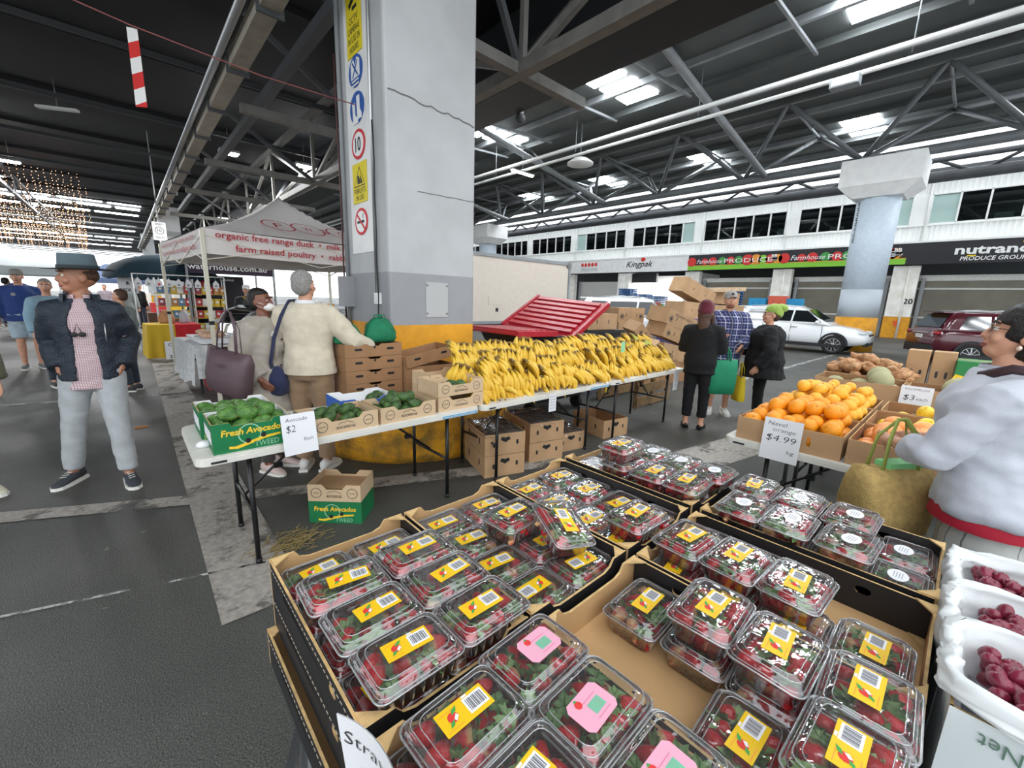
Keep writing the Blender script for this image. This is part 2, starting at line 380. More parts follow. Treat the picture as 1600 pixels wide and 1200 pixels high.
for k, y in enumerate((-1.3, 7.05, 15.4, 23.8, 32.2)):
    t = thing('raking_tube', 'thick pale raking tube number %s from the right falling to the long truss chord' % ('one', 'two', 'three', 'four', 'five')[k], 'roof tube', (0, y, 0))
    b = MB(); b.tube([(XT, .1, 7.15), (11.6, 0, 8.66)], .13, 10); b.build('tube', m_steel, t)
    b = MB(); b.tube([(11.9, 0, 8.6), (15.6, .6, 8.75)], .06, 8); b.build('stay', m_steel, t)
    b = MB(); b.tube([(15.6, .6, 8.75), (16.2, .1, 8.05)], .04, 8); b.build('stay', m_steel, t)
t = thing('second_truss', 'dark lattice truss along the eave in front of the white building', 'truss', (30.5, -20, 0))
for z, r in ((8.15, .26), (8.95, .13)):
    b = MB(); b.tube([(0, 0, z), (0, 76, z)], r, 8); b.build('chord', m_dsteel, t)
for k in range(26):
    b = MB(); b.tube([(0, k * 3, 8.15), (0, k * 3 + 1.5, 8.95), (0, k * 3 + 3, 8.15)], .08, 6); b.build('web_tube', m_dsteel, t)
# pipes hung under the right roof
t = thing('pipe_run', 'pair of pale service pipes hung under the grey roof along the hall', 'pipe', (14, -20, 0))
for dx, z, r in ((0, 7.62, .07), (.38, 7.45, .06)):
    b = MB(); b.tube([(dx, 0, z), (dx, 75, z)], r, 8); b.build('pipe', m_white, t)
for k in range(15):
    b = MB(); b.tube([(.2, 2 + 5 * k, 7.5), (.2, 2 + 5 * k, 9.0)], .015, 5); b.build('hanger', m_steel, t)
t = thing('junction_box', 'small grey junction box fixed below the service pipes near the column', 'junction box', (14.2, 3.2, 7.25)); b = MB(); b.box((0, 0, 0), (.35, .6, .22)); b.build('casing', m_steel, t); b = MB(); b.box((-.18, 0, 0), (.02, .5, .16)); b.build('cover', m_white, t)
# pendant lamps
def lamp(loc, label, tube=False, power=0):
    t = thing('high_bay_lamp', label, 'lamp', loc, group='lamps under the roofs')
    if tube:
        b = MB(); b.box((0, 0, 0), (1.3, .14, .05)); b.build('tube', m_lamp, t); b = MB(); b.box((0, 0, .05), (1.36, .22, .05)); b.build('reflector', m_steel, t)
    else:
        b = MB(); b.box((0, 0, 0), (.42, .26, .03)); b.build('lens', m_lamp2, t); b = MB(); b.box((0, 0, .05), (.5, .34, .07)); b.build('housing', m_steel, t)
    b = MB(); b.tube([(0, 0, .08), (0, 0, .7)], .012, 5); b.build('stem', m_steel, t)
    if power: area('lamp light', (loc[0], loc[1], loc[2] - .06), .6, .4, power)
lamp((4.76, 15.34, 5.55), 'bright flood lamp above the marquee peak', power=260); lamp((2.75, 15.5, 5.5), 'flood lamp by the cable tray above the marquee', power=160)
lamp((4.88, 22.6, 5.55), 'smaller bright lamp second behind the marquee peak', power=200); lamp((-2.3, 22.5, 5.55), 'bright lamp at the left edge of the black roof', power=260)
lamp((-2.4, 30, 5.55), 'lamp in front of the first bright skylight strip', power=200); lamp((4.66, 29.7, 5.55), 'farthest small lamp right of the distant pillar', power=160)
t = thing('tube_lamp', 'unlit pale tube lamp hanging in the dark roof left of the cable tray', 'lamp', (-.62, 14.6, 5.45), -.5); b = MB(); b.box((0, 0, 0), (.75, .12, .05)); b.build('casing', m_white, t); b = MB(); b.tube([(0, 0, .02), (0, 0, .6)], .01, 5); b.build('stem', m_steel, t)
lamp((14.3, 15.2, 7.3), 'white fluorescent tube below the service pipes', True)
t = thing('saucer_lamp', 'round white saucer pendant lamp under the grey roof', 'lamp', (14.9, 12.3, 7.25)); b = MB(); b.lathe([(.02, .3), (.3, .22), (.55, .05), (.55, 0), (.05, -.03)], 20); b.build('shade', m_white, t); b = MB(); b.tube([(0, 0, .3), (0, 0, 1.6)], .02, 6); b.build('stem', m_steel, t)
t = thing('camera_bracket', 'small grey security camera hanging from the gutter edge', 'camera', (5.5, 5.95, 4.86)); b = MB(); b.tube([(0, 0, .1), (0, 0, -.1)], .05, 8); b.build('bracket', m_white, t); b = MB(); b.ell((0, 0, -.16), (.09, .09, .09)); b.build('dome', m_dsteel, t)
# white round columns with box caps
def column(y, label):
    t = thing('round_column', label, 'column', (XT, y, 0))
    b = MB(); b.lathe([(.64, 2.35), (.66, 5.75)], 28, 0); b.build('shaft', mat('pale column paint', 'c9d6e2', .5, var=.04), t)
    b = MB(); b.lathe([(.645, 1.3), (.645, 2.35)], 28, 0); b.build('grey_band', mat('pale grey blue paint', 'b7c0c8', .5), t)
    b = MB(); b.lathe([(.66, 0), (.66, 1.3)], 28, 0); b.build('yellow_band', m_yel, t)
    b = MB(); b.loft([rr for rr in [[(x, yy, z) for x, yy in ((-s, -q), (s, -q), (s, q), (-s, q))] for s, q, z in ((.7, .72, 5.65), (1.0, 1.15, 6.05), (1.0, 1.15, 6.95))]], 0, False); b.build('cap', m_white, t)
    for s in (-.55, .45):
        b = MB(); b.box((0, s, 7.05), (.5, .6, .28)); b.build('bracket', m_steel, t)
    b = MB()
    for i in range(24):
        zz = 4.1 + i * .062; b.box((-.45, .48, zz), (.012, .1 if i % 3 else .05, .03), 0, None)
    b.build('stencil', m_black, t)
column(3.1, 'white round column with yellow foot and box cap beside the white car'); column(26.3, 'far white column cap above the truck box'); 

# ---- white building across the driveway
XB = 34.0
wr = MB(); wr.box((XB + 6, 20, 9.12), (12, 100, .1)); wr.box((XB + .1, 20, 5.45), (.2, 100, .12)); wr.box((XB + 12, 20, 4.6), (.3, 100, 9.2)); wr.box((XB + 3, 20, 5.4), (6, 100, .1)); wr = wr.build('wall_right', mat('dim interior', '55585a', .8)); tag(wr, kind='structure')
m_clad = mat('white cladding', 'eff1ee', .5, var=.04, scale=.5)
PY = [-22.2 + 6.3 * i for i in range(12)]     # pier centres: ..., 3.0, 9.3, 15.6, 21.9, 28.2, ...
def ribbed(y0, y1, z0, z1, pitch=.22):
    b = MB(); n = max(1, int((y1 - y0) / pitch)); p = (y1 - y0) / n; pts = []
    for i in range(n):
        a = y0 + i * p; pts += [(XB, a), (XB, a + p * .45), (XB - .05, a + p * .55), (XB - .05, a + p * .9)]
    pts.append((XB, y1)); vs = [(x, y, z) for z in (z0, z1) for x, y in pts]; k = len(pts)
    b.add(vs, [(i, i + 1, k + i + 1, k + i) for i in range(k - 1)]); o = b.build('cladding', m_clad, wr); o['kind'] = 'stuff'; return o
ribbed(-22, 47, 8.02, 9.1); ribbed(-22, 47, 5.45, 6.38)
b = MB(); b.box((XB - .02, 12, 6.38), (.16, 68, .08)); b.build('sill_flashing', m_clad, wr)
b = MB(); b.box((XB - .3, 12, 5.42), (.7, 68, .1)); b.build('awning_edge', m_white, wr)
b = MB(); b.box((XB - .35, 12, 9.15), (.5, 68, .18)); b.build('eave_gutter', m_dsteel, wr)
m_pane = clear('window glass', (190, 205, 205), .03, 1.0, .06); m_green = mat('pale green panel', 'a9c3bd', .4); m_blind = mat('mauve blind', '6d5e62', .7, var=.1, scale=3)
wn = 0
for i in range(2, 11):
    y0, y1 = PY[i] + .38, PY[i + 1] - .38; wn += 1
    b = MB(); b.box((XB - .01, PY[i], 7.2), (.1, .76, 1.66)); b.build('wall_panel', m_clad, wr)
    f = MB(); f.box((XB, (y0 + y1) / 2, 8.0), (.14, y1 - y0, .07)); f.box((XB, (y0 + y1) / 2, 6.43), (.14, y1 - y0, .07))
    cuts = [y0 + (y1 - y0) * q for q in (0, .18, .38, .6, .8, 1)]
    for c in cuts: f.box((XB, c, 7.2), (.14, .08, 1.6))
    f = f.build('window_%d' % wn, m_white); tag(f, kind='structure')
    for j in range(5):
        end = (j == 0 and i in (4, 6)) or (j == 4 and i in (3, 7)); p = MB(); p.box((XB + .03, (cuts[j] + cuts[j + 1]) / 2, 7.2), (.02, cuts[j + 1] - cuts[j] - .08, 1.5))
        p.build('pane', m_green if end else m_pane, f)
        if not end and i in (6, 7, 8):
            p = MB(); p.box((XB + .25, (cuts[j] + cuts[j + 1]) / 2, 7.55), (.03, cuts[j + 1] - cuts[j], .8)); p.build('blind', m_blind, f)
        elif not end:
            p = MB(); p.box((XB + 1.5 + j * .3, (cuts[j] + cuts[j + 1]) / 2, 6.8), (.5, .7, .5)); p.build('carton', m_white, f) if (i + j) % 2 else None
    for s in ((.3,) if i % 2 else (-.3,)):
        p = MB(); p.tube([(XB - .12, PY[i] + s, 5.5), (XB - .12, PY[i] + s, 9.1)], .05, 6); p.build('downpipe', m_clad, wr)
# piers, doors
m_pier = mat('weathered white pier', 'f6f4ee', .7, col2='e6e2d8', scale=2.2)
m_door = mat('roller door', '747063', .5, .1, var=.08, scale=1.2); m_doorl = mat('pale roller door', 'c8c8c2', .55, var=.05)
for i in range(3, 10):
    b = MB(); b.box((XB - .1, PY[i] + .05, 2.7), (.5, 1.15, 2.9)); b.build('pier', m_pier, wr)
    b = MB(); b.box((XB - .1, PY[i] + .05, .62), (.54, 1.18, 1.24)); b.build('pier_foot', m_yel, wr)
    b = MB(); b.tube([(XB - .42, PY[i] - .1, 0), (XB - .42, PY[i] - .1, 4.1)], .06, 6); b.build('downpipe', m_pier, wr)
    if i == 4:
        s = MB(); put_text(s, '20', 0, 0, .3, 0, frame((XB - .37, PY[i] - .3, 2.0), (0, -1, 0), (0, 0, 1)), .0, bold=.02); s.build('number', m_black, wr)
    b = MB(); b.face([(XB - .38, PY[i] + .2, 1.0), (XB - .38, PY[i] - .1, 1.0), (XB - .38, PY[i] + .05, .62)][::-1]); b.build('arrow_sticker', mat('orange red', 'e8562c'), wr)
dn = 0
for i in range(3, 9):
    y0, y1 = PY[i] + .66, PY[i + 1] - .52; yc = (y0 + y1) / 2; L = y1 - y0
    if i == 6: continue
    dn += 1; dm = m_doorl if i == 7 else m_door; top = 3.45
    d = MB(); d.box((XB + .55, yc, top / 2), (.06, L, top)); d = d.build('door_%d' % dn, dm); tag(d, kind='structure')
    for k in range(23):
        s = MB(); s.box((XB + .51, yc, .08 + k * .15), (.03, L, .1)); s.build('slat', dm, d)
    for z in (3.5, 2.9, 1.25) if i != 7 else (3.3, 2.2, 1.5):
        s = MB(); s.box((XB + .48, yc, z), (.06, L, .1 if z < 3.4 else .32)); s.build('rail', m_doorl, d)
    for y in (y0 + .2, y1 - .2):
        s = MB(); s.box((XB + .4, y, 1.75), (.16, .18, 3.5)); s.build('guide', m_steel, d)
# open unit with white room and stacks of blue pallets
b = MB(); b.box((XB + 5, 18.7, 2.1), (.2, 6, 4.2)); b.box((XB + 2.5, 21.6, 2.1), (5, .2, 4.2)); b.box((XB + 2.5, 15.9, 2.1), (5, .2, 4.2)); b.build('inner_wall', m_white, wr)
b = MB(); b.box((XB + .4, 20.3, 3.75), (.3, 2.5, .8)); b.build('door_drum', m_black, wr)
area('unit light', (XB + 2.4, 18.3, 4.05), 3, 4, 420)
m_pal = mat('blue pallet', '2f5c8f', .6, var=.15, scale=3)
def pallet(loc, label, group, rz=0):
    t = thing('pallet', label, 'pallet', loc, rz, group)
    for z in (0, .1):
        for k in range(5):
            b = MB(); b.box((0, -.5 + k * .25, z + .02), (1.16, .14, .025)); b.build('slat', m_pal, t)
    for x in (-.5, 0, .5):
        b = MB(); b.box((x, 0, .065), (.1, 1.16, .075)); b.build('stringer', m_pal, t)
    return t
p0 = pallet((32.6, 20.7, 0), 'blue wooden pallet in the left stack inside the open white unit', 'blue pallets in the open unit, left stack')
for k in range(1, 19): dup(p0, loc=(32.6, 20.7, .145 * k))
for k in range(16): dup(p0, loc=(32.6, 19.2, .145 * k), label='blue wooden pallet in the middle stack inside the open white unit', group='blue pallets in the open unit, middle stack')
for k in range(15): dup(p0, loc=(32.6, 17.8, .145 * k), label='blue wooden pallet in the right stack inside the open white unit', group='blue pallets in the open unit, right stack')
for k in range(17): dup(p0, loc=(24.2, 9.15, .145 * k), label='blue pallet in the stack behind the white car and grey cap', group='blue pallets behind the white car')

# shop signs
def sign(label, y0, y1, z0, z1, m):
    t = thing('shop_sign', label, 'sign', (XB - .62, y1, z0)); t.rotation_euler = (0, 0, -pi / 2)      # local x runs along -y, towards the right of the picture
    b = MB(); b.box(((y1 - y0) / 2, .1, (z1 - z0) / 2), (y1 - y0, .2, z1 - z0)); b.build('board', m, t); return t
FX = frame((0, -.012, 0), (1, 0, 0), (0, 0, 1))
def on(t, name, mats, fn):
    b = MB(); fn(b); return b.build(name, mats, t)
m_red = mat('red print', 'd6322f'); m_grn = mat('green print', '3f9a45'); m_orn = mat('orange print', 'ee9a3a'); m_wht = mat('white print', 'f2f2f0', .5); m_lime = mat('lime print', '86c83c'); m_yell = mat('yellow print', 'f2d21f')
t = sign('black shop sign lettered nutrano produce group', -9, 3.15, 4.2, 5.38, mat('black sign', '17171c', .4))
def f_(b):
    put_text(b, 'nutrano', 3.25, .48, .44, 0, FX, bold=.03, width=2.7); put_text(b, 'PRODUCE GROUP', 3.3, .14, .2, 0, FX, bold=.015, width=2.3, shear=.15)
on(t, 'lettering', m_wht, f_)
on(t, 'accent', m_yell, lambda b: (b.box((4.4, -.014, .98), (.38, .01, .08)), b.box((2.55, -.014, .38), (.32, .01, .07))))
t = sign('green and black fruit and vegetable produce shop sign', 3.15, 15.95, 4.22, 5.45, mat('black sign', '17171c', .4))
on(t, 'green_band', m_lime, lambda b: b.box((6.4, -.005, .16), (12.8, .02, .32)))
on(t, 'orange_line', m_orn, lambda b: b.box((6.4, -.008, .34), (12.8, .02, .04)))
def veg(x, z, r, m):
    def q(b):
        b.prism(circ(r, 16, x, z), 0, .02, 0, FX)
    on(t, 'fruit_picture', m, q)
for x0 in (0, 6.35):
    for dx, r, m in ((.3, .34, m_red), (1.3, .24, m_red), (1.9, .3, m_red), (2.6, .28, m_grn), (3.2, .28, m_red), (3.75, .3, m_grn), (4.35, .38, m_red), (4.9, .36, m_orn), (5.35, .3, m_lime), (5.8, .3, m_red), (6.1, .16, m_grn)):
        veg(x0 + dx, .62, r, m)
    veg(x0 + 6.25 if x0 == 0 else 12.3, .62, .3, m_orn)
def f_(b):
    for x0 in (0, 6.35):
        put_text(b, 'Farmhouse', x0 + 1.65, .48, .3, 0, FX, z=.03, width=1.9, shear=.3); put_text(b, 'PRODUCE', x0 + 4.35, .46, .3, 0, FX, z=.03, width=3.2); put_text(b, 'BB', x0 + 6.05, .7, .22, 0, FX, z=.03, bold=.02); put_text(b, 'GROUP', x0 + 6.05, .5, .1, 0, FX, z=.03)
on(t, 'lettering', m_wht, f_)
t = sign('white shop sign with red kingpak script and grey lettering', 15.95, 28.3, 4.22, 5.5, m_white)
on(t, 'lettering', m_black, lambda b: put_text(b, 'Kingpak', 8.0, .42, .5, 0, FX, width=2.6, shear=.35, bold=.01))
on(t, 'red_dot', m_red, lambda b: b.prism(circ(.22, 14, 8.35, 1.02, .17), 0, .02, 0, FX))
on(t, 'grey_lettering', m_steel, lambda b: put_text(b, 'LIND & SONS', 2.6, .2, .26, 0, FX, width=1.9))
on(t, 'fruit_icons', m_red, lambda b: [b.prism(circ(.15, 10, 1.8 + .4 * k, .78, .18), 0, .02, 0, FX) for k in range(5)])

# ---- big square pillar with round plinth
pl = thing('concrete_pillar', 'big square white concrete pillar with yellow foot and safety signs', 'pillar', (2.44, 4.4, 0))
PW = .515
def band(name, z0, z1, m, e=0.0):
    b = MB(); b.prism(rrect(2 * PW + e, 2 * PW + e, .03, 2), z0, z1); return b.build(name, m, pl)
band('white_shaft', 1.82, 6.3, m_pillar); band('grey_band', 1.3, 1.82, m_pgrey, .002); band('yellow_band', .4, 1.3, m_yel, .004)
pb = MB(); n = 40; rings = []
for z, r in ((0, 1.11), (.1, 1.12), (.3, 1.1), (.42, 1.07), (.52, .98), (.56, .8), (.56, .05)):
    rings.append([((r + .02 * noise.noise(V((cos(a) * 3, sin(a) * 3, z * 6)))) * cos(a), (r + .02 * noise.noise(V((cos(a) * 3, sin(a) * 3, z * 6)))) * sin(a), z) for a in [2 * pi * i / n for i in range(n)]])
pb.loft(rings); pb.build('plinth', m_yel2, pl)
# cracks and corner trims
b = MB(); FY = frame((-PW, -PW - .004, 0), (1, 0, 0), (0, 0, 1)); crk = mat('crack', '6d6d6c', .9)
random.seed(3)
stroke(b, [(.03 + .065 * i, 3.42 - .004 * i + random.uniform(-.015, .015)) for i in range(16)], .012, 0, FY); stroke(b, [(.32 + .07 * i, 2.60 + .002 * i + random.uniform(-.005, .005)) for i in range(11)], .006, 0, FY); b.build('crack', crk, pl)
b = MB(); b.box((.02, -PW - .006, 1.56), (.27, .008, .36)); o = b.build('cover_plate', mat('plate', 'b4b4b3', .4), pl)
for sx in (-.1, .14):
    for sz in (1.42, 1.71): b = MB(); b.lathe([(.012, 0), (.012, .006)], 8, 0, frame((sx, -PW - .01, sz), (1, 0, 0), (0, 0, 1))); b.build('screw', m_steel, o)
# sign strip on the aisle face: local x runs along -y
FS = frame((-PW - .012, .27, 0), (0, -1, 0), (0, 0, 1))
b = MB(); b.box((-PW - .005, .05, 3.5), (.008, .52, 2.95)); sp = b.build('sign_panel', m_white, pl)
m_sy = mat('sign yellow', 'e8d31e'); m_sb = mat('sign blue', '1f58a8'); m_sr = mat('sign red', 'd2232f'); m_bk = m_black
def sg(name, mats, fn):
    b = MB(); fn(b); b.build(name, mats, sp)
cx = .22
sg('camera_sign', [m_sy, m_bk], lambda b: (b.prism([(0.05, 3.86), (.39, 3.86), (.39, 4.44), (.05, 4.44)], 0, .004, 0, FS), put_text(b, 'CCTV', cx, 4.13, .055, 1, FS, .006), put_text(b, 'CAMERAS', cx, 4.05, .055, 1, FS, .006, .26), put_text(b, 'IN USE 24', cx, 3.97, .055, 1, FS, .006, .26), put_text(b, 'HOURS', cx, 3.89, .055, 1, FS, .006, .2), b.prism([(.12, 4.3), (.3, 4.38), (.32, 4.34), (.14, 4.26)], 0, .007, 1, FS), b.prism([(.2, 4.26), (.3, 4.26), (.3, 4.23), (.2, 4.23)], 0, .007, 1, FS)))
def disc(b, z, r, m, zz=.004): b.prism(circ(r, 28, cx, z, r * .86), 0, zz, m, FS)
def f_(b):
    disc(b, 3.72, .16, 0)
    b.prism([(.12, 3.66), (.12, 3.8), (.18, 3.83), (.22, 3.76), (.26, 3.83), (.32, 3.8), (.32, 3.66)], 0, .006, 1, FS); stroke(b, [(.16, 3.8), (.28, 3.67)], .02, 0, FS, .008); stroke(b, [(.28, 3.8), (.16, 3.67)], .02, 0, FS, .008)
    for z in (3.635, 3.6): b.box((-PW - .02, .05, z), (.003, .16, .014), 1)
sg('vest_sign', [m_sb, m_wht], f_)
def f_(b):
    disc(b, 3.4, .165, 0); b.prism([(.22, 3.5), (.29, 3.5), (.29, 3.38), (.33, 3.33), (.33, 3.29), (.23, 3.29)], 0, .006, 1, FS); b.prism([(.12, 3.45), (.18, 3.45), (.18, 3.34), (.24, 3.3), (.24, 3.26), (.13, 3.26)], 0, .007, 1, FS)
sg('boot_sign', [m_sb, m_wht], f_)
sg('speed_sign', [m_sr, m_wht, m_bk], lambda b: (disc(b, 3.07, .16, 0), disc(b, 3.07, .127, 1, .006), put_text(b, '10', cx, 3.005, .13, 2, FS, .008, .13, bold=.015)))
def f_(b):
    b.prism([(.05, 2.52), (.39, 2.52), (.39, 2.9), (.05, 2.9)], 0, .004, 0, FS); stroke(b, [(.22, 2.86), (.345, 2.68), (.095, 2.68)], .016, 1, FS, .006, True)
    b.prism([(.17, 2.7), (.23, 2.7), (.23, 2.74), (.2, 2.78), (.17, 2.78)], 0, .006, 1, FS); b.prism([(.24, 2.7), (.29, 2.7), (.24, 2.79)], 0, .006, 1, FS)
    put_text(b, 'FORKLIFTS', cx, 2.61, .05, 1, FS, .006, .27); put_text(b, 'IN USE', cx, 2.545, .05, 1, FS, .006, .18)
sg('forklift_sign', [m_sy, m_bk], f_)
def f_(b):
    disc(b, 2.335, .155, 0); disc(b, 2.335, .122, 1, .006); b.prism([(.13, 2.32), (.3, 2.32), (.3, 2.345), (.13, 2.345)], 0, .008, 2, FS); stroke(b, [(.28, 2.36), (.27, 2.39), (.29, 2.41)], .012, 2, FS, .008); stroke(b, [(.12, 2.42), (.32, 2.25)], .024, 0, FS, .01)
sg('no_smoking_sign', [m_sr, m_wht, m_bk], f_)
# conduits, cables, switch boxes on the pillar
b = MB(); b.tube([(-PW - .02, -.27, 1.5), (-PW - .02, -.27, 6.2)], .015, 6); b.build('conduit', m_alu, pl)
b = MB(); b.tube([(-PW - .03, .44, 1.2), (-PW - .03, .43, 6.2)], .022, 6); b.build('conduit', m_steel, pl)
b = MB(); b.tube([(-PW - .035, -.33 + .012 * sin(i * 1.7), 1.15 + .17 * i) for i in range(13)], .007, 5); b.build('cable', m_black, pl)
b = MB(); b.tube([(-PW - .055, .47 + .01 * sin(i), 1.3 + .3 * i) for i in range(10)], .01, 5); b.build('cable', mat('dark red cable', '4a2526'), pl)
b = MB(); b.box((-PW - .06, .42, 1.62), (.12, .17, .33)); o = b.build('switch_box', m_pgrey, pl)
b = MB(); b.box((-PW - .025, -.3, 1.56), (.05, .07, .11)); b.build('socket', m_white, pl)
# distant pillar and 10 km sign
t = thing('distant_pillar', 'narrow distant white pillar under the cable tray', 'pillar', (1.7, 23, 0)); b = MB(); b.box((0, 0, 2.4), (.68, .68, 4.8)); b.build('shaft', m_pillar, t); b = MB(); b.box((0, 0, .5), (.7, .7, 1.0)); b.build('foot', m_yel, t)
t = thing('distant_pillar', 'farther thin white pillar above the dark umbrella', 'pillar', (1.75, 42, 0)); b = MB(); b.box((0, 0, 2.7), (.7, .7, 5.4)); b.build('shaft', m_pillar, t); b = MB(); b.box((0, 0, .5), (.72, .72, 1.0)); b.build('foot', m_yel, t)
t = thing('speed_sign', 'small white speed limit sign hanging left of the distant pillar', 'sign', (1.08, 18, 3.08)); b = MB(); b.box((0, 0, .28), (.34, .02, .56)); b.build('plate', m_white, t)
FD = frame((0, -.013, 0), (1, 0, 0), (0, 0, 1)); b = MB(); ring2(b, .1, .115, 0, FD, 0, 20, 0, .3); put_text(b, '10', 0, .26, .1, 0, FD); put_text(b, 'km/h', 0, .06, .07, 0, FD); put_text(b, 'SPEED', 0, .47, .05, 0, FD); b.build('lettering', m_black, t)
b = MB(); b.bar((0, 0, .56), (0, 0, 3.2), .03, .03); b.build('hanger', m_steel, t)
# ================================================================ TABLES, BOXES, PRODUCE
random.seed(21)
m_table = mat('white plastic table', 'd9d6cd', .45, var=.05, scale=6)
m_tube = mat('black tube', '141416', .4)
m_card = mat('cardboard', 'b08d68', .8, var=.07, scale=5); m_cardL = mat('pale cardboard', 'c9ae8c', .8, var=.06, scale=5); m_cardD = mat('brown cardboard', '98714e', .8, var=.08, scale=5)
m_edge = mat('cut cardboard edge', 'caa873', .85, var=.15, scale=40); m_cblk = mat('black printed card', '1d1b1c', .55, var=.2, scale=9)
m_paper = mat('white card', 'e4e4e6', .6); m_ink = mat('ink', '26262c', .6)
def table(loc, L, label, rz=0, sticker=True, group='folding tables'):
    """origin: front left corner on the ground; local x runs along the long edge, y to the back"""
    t = thing('folding_table', label, 'table', loc, rz, group)
    b = MB(); D = .74
    for z0, z1, e in ((.700, .726, 0), (.726, .738, -.004), (.738, .742, -.014)): b.prism(rrect(L + e, D + e, .06 + e, 4, L / 2, D / 2), z0, z1)
    b.build('tabletop', m_table, t)
    for x in (.25, L - .25):
        for y in (.11, D - .11):
            b = MB(); b.tube([(x, y, 0), (x, y, .7)], .0145, 8); o = b.build('leg', m_tube, t)
            b = MB(); b.tube([(0, 0, 0), (0, 0, .03)], .018, 8); q = b.build('rubber_foot', m_black, o); q.location = (x, y, 0)
        for z_ in (.33, .68): b = MB(); b.tube([(x, .11, z_), (x, D - .11, z_)], .012, 6); b.build('crossbar', m_tube, t)
        s = 1 if x < L / 2 else -1
        b = MB(); b.tube([(x, D / 2, .34), (x + s * .42, D / 2, .69)], .009, 6); b.build('brace', m_tube, t)
        b = MB(); b.box((x + s * .2, D / 2, .49), (.05, .03, .03)); b.build('lock', m_tube, t)
    b = MB(); b.box((.1, -.001, .714), (.07, .003, .012)); b.build('maker_mark', m_ink, t)
    if sticker:
        b = MB(); b.box((L - .2, -.001, .713), (.32, .003, .02)); o = b.build('blue_sticker', mat('blue sticker', '6aa7c9'), t); o['label'] = 'pale blue printed sticker'
        b = MB(); put_text(b, 'heavy duty folding table', L - .2, .709, .009, 0, frame((0, -.0035, 0), (1, 0, 0), (0, 0, 1)), width=.28); b.build('lettering', m_wht, o)
    return t
table((.17, 2.53, 0), 1.84, 'white folding table nearest the aisle, under the avocado boxes')
table((2.03, 2.53, 0), 1.78, 'middle white folding table under the left half of the bananas')
table((3.83, 2.53, 0), 1.72, 'far white folding table under the right half of the bananas', sticker=False)
table((2.88, 1.0, 0), 1.86, 'white folding table under the orange and grapefruit boxes', -pi / 2, False)
table((3.62, .98, 0), 1.86, 'white folding table behind, under lemons and mandarins', -pi / 2, False)
table((4.75, 1.0, 0), 1.86, 'white folding table under the melon and sweet potato boxes', -pi / 2, False)

table((5.58, 1.0, 0), 1.86, 'white folding table farthest back, under the sweet potatoes', -pi / 2, False)
def keyhole(outer, holes):
    p = list(outer)
    for h in holes:
        i = min(range(len(p)), key=lambda k: (p[k][0] - h[0][0]) ** 2 + (p[k][1] - h[0][1]) ** 2)
        p = p[:i + 1] + [h[0]] + list(h[1:])[::-1] + [h[0]] + p[i:]
    return p
def wall(b, M, prof, th=.005, mi=0, mo=1, me=2, holes=()):
    """upright card panel in local XY, inner face at z=0, outer at z=th"""
    P = keyhole(prof, holes) if holes else list(prof); n = len(P)
    vs = [(x, y, 0) for x, y in P] + [(x, y, th) for x, y in P]
    b.add(vs, [tuple(range(n))[::-1]], mi, False, M); b.add(vs, [tuple(range(n, 2 * n))], mo, False, M)
    b.add(vs, [(i, (i + 1) % n, n + (i + 1) % n, n + i) for i in range(n)], me, False, M)
def hole(cx, cy, w_, h_, n=10): return rrect(w_, h_, min(w_, h_) * .49, 3, cx, cy)
def plainp(w_, h_): return [(-w_ / 2, 0), (w_ / 2, 0), (w_ / 2, h_), (-w_ / 2, h_)]
def stepp(w_, h_, low, c): return [(-w_ / 2, 0), (w_ / 2, 0), (w_ / 2, h_), (w_ / 2 - c, h_), (w_ / 2 - c - .03, low), (-w_ / 2 + c + .03, low), (-w_ / 2 + c, h_), (-w_ / 2, h_)]
def carton(t, w_, d_, h_, mats, pf=None, ps=None, pb=None, holes_f=(), holes_s=(), th=.005, name='carton_body', bottom=True):
    """open carton: origin at its base centre, front is -y; profiles for front, sides, back"""
    b = MB(); pf = pf or plainp(w_, h_); pb = pb or pf; ps = ps or plainp(d_ - .002, h_)
    wall(b, frame((0, -d_ / 2 + th, 0), (1, 0, 0), (0, 0, 1)), pf, th, holes=holes_f)
    wall(b, frame((0, d_ / 2 - th, 0), (-1, 0, 0), (0, 0, 1)), pb, th, holes=holes_f)
    wall(b, frame((w_ / 2 - th, 0, 0), (0, 1, 0), (0, 0, 1)), ps, th, holes=holes_s); wall(b, frame((-w_ / 2 + th, 0, 0), (0, -1, 0), (0, 0, 1)), ps, th, holes=holes_s)
    if bottom: b.box((0, 0, .003), (w_ - .004, d_ - .004, .006), 0)
    return b.build(name, mats, t)

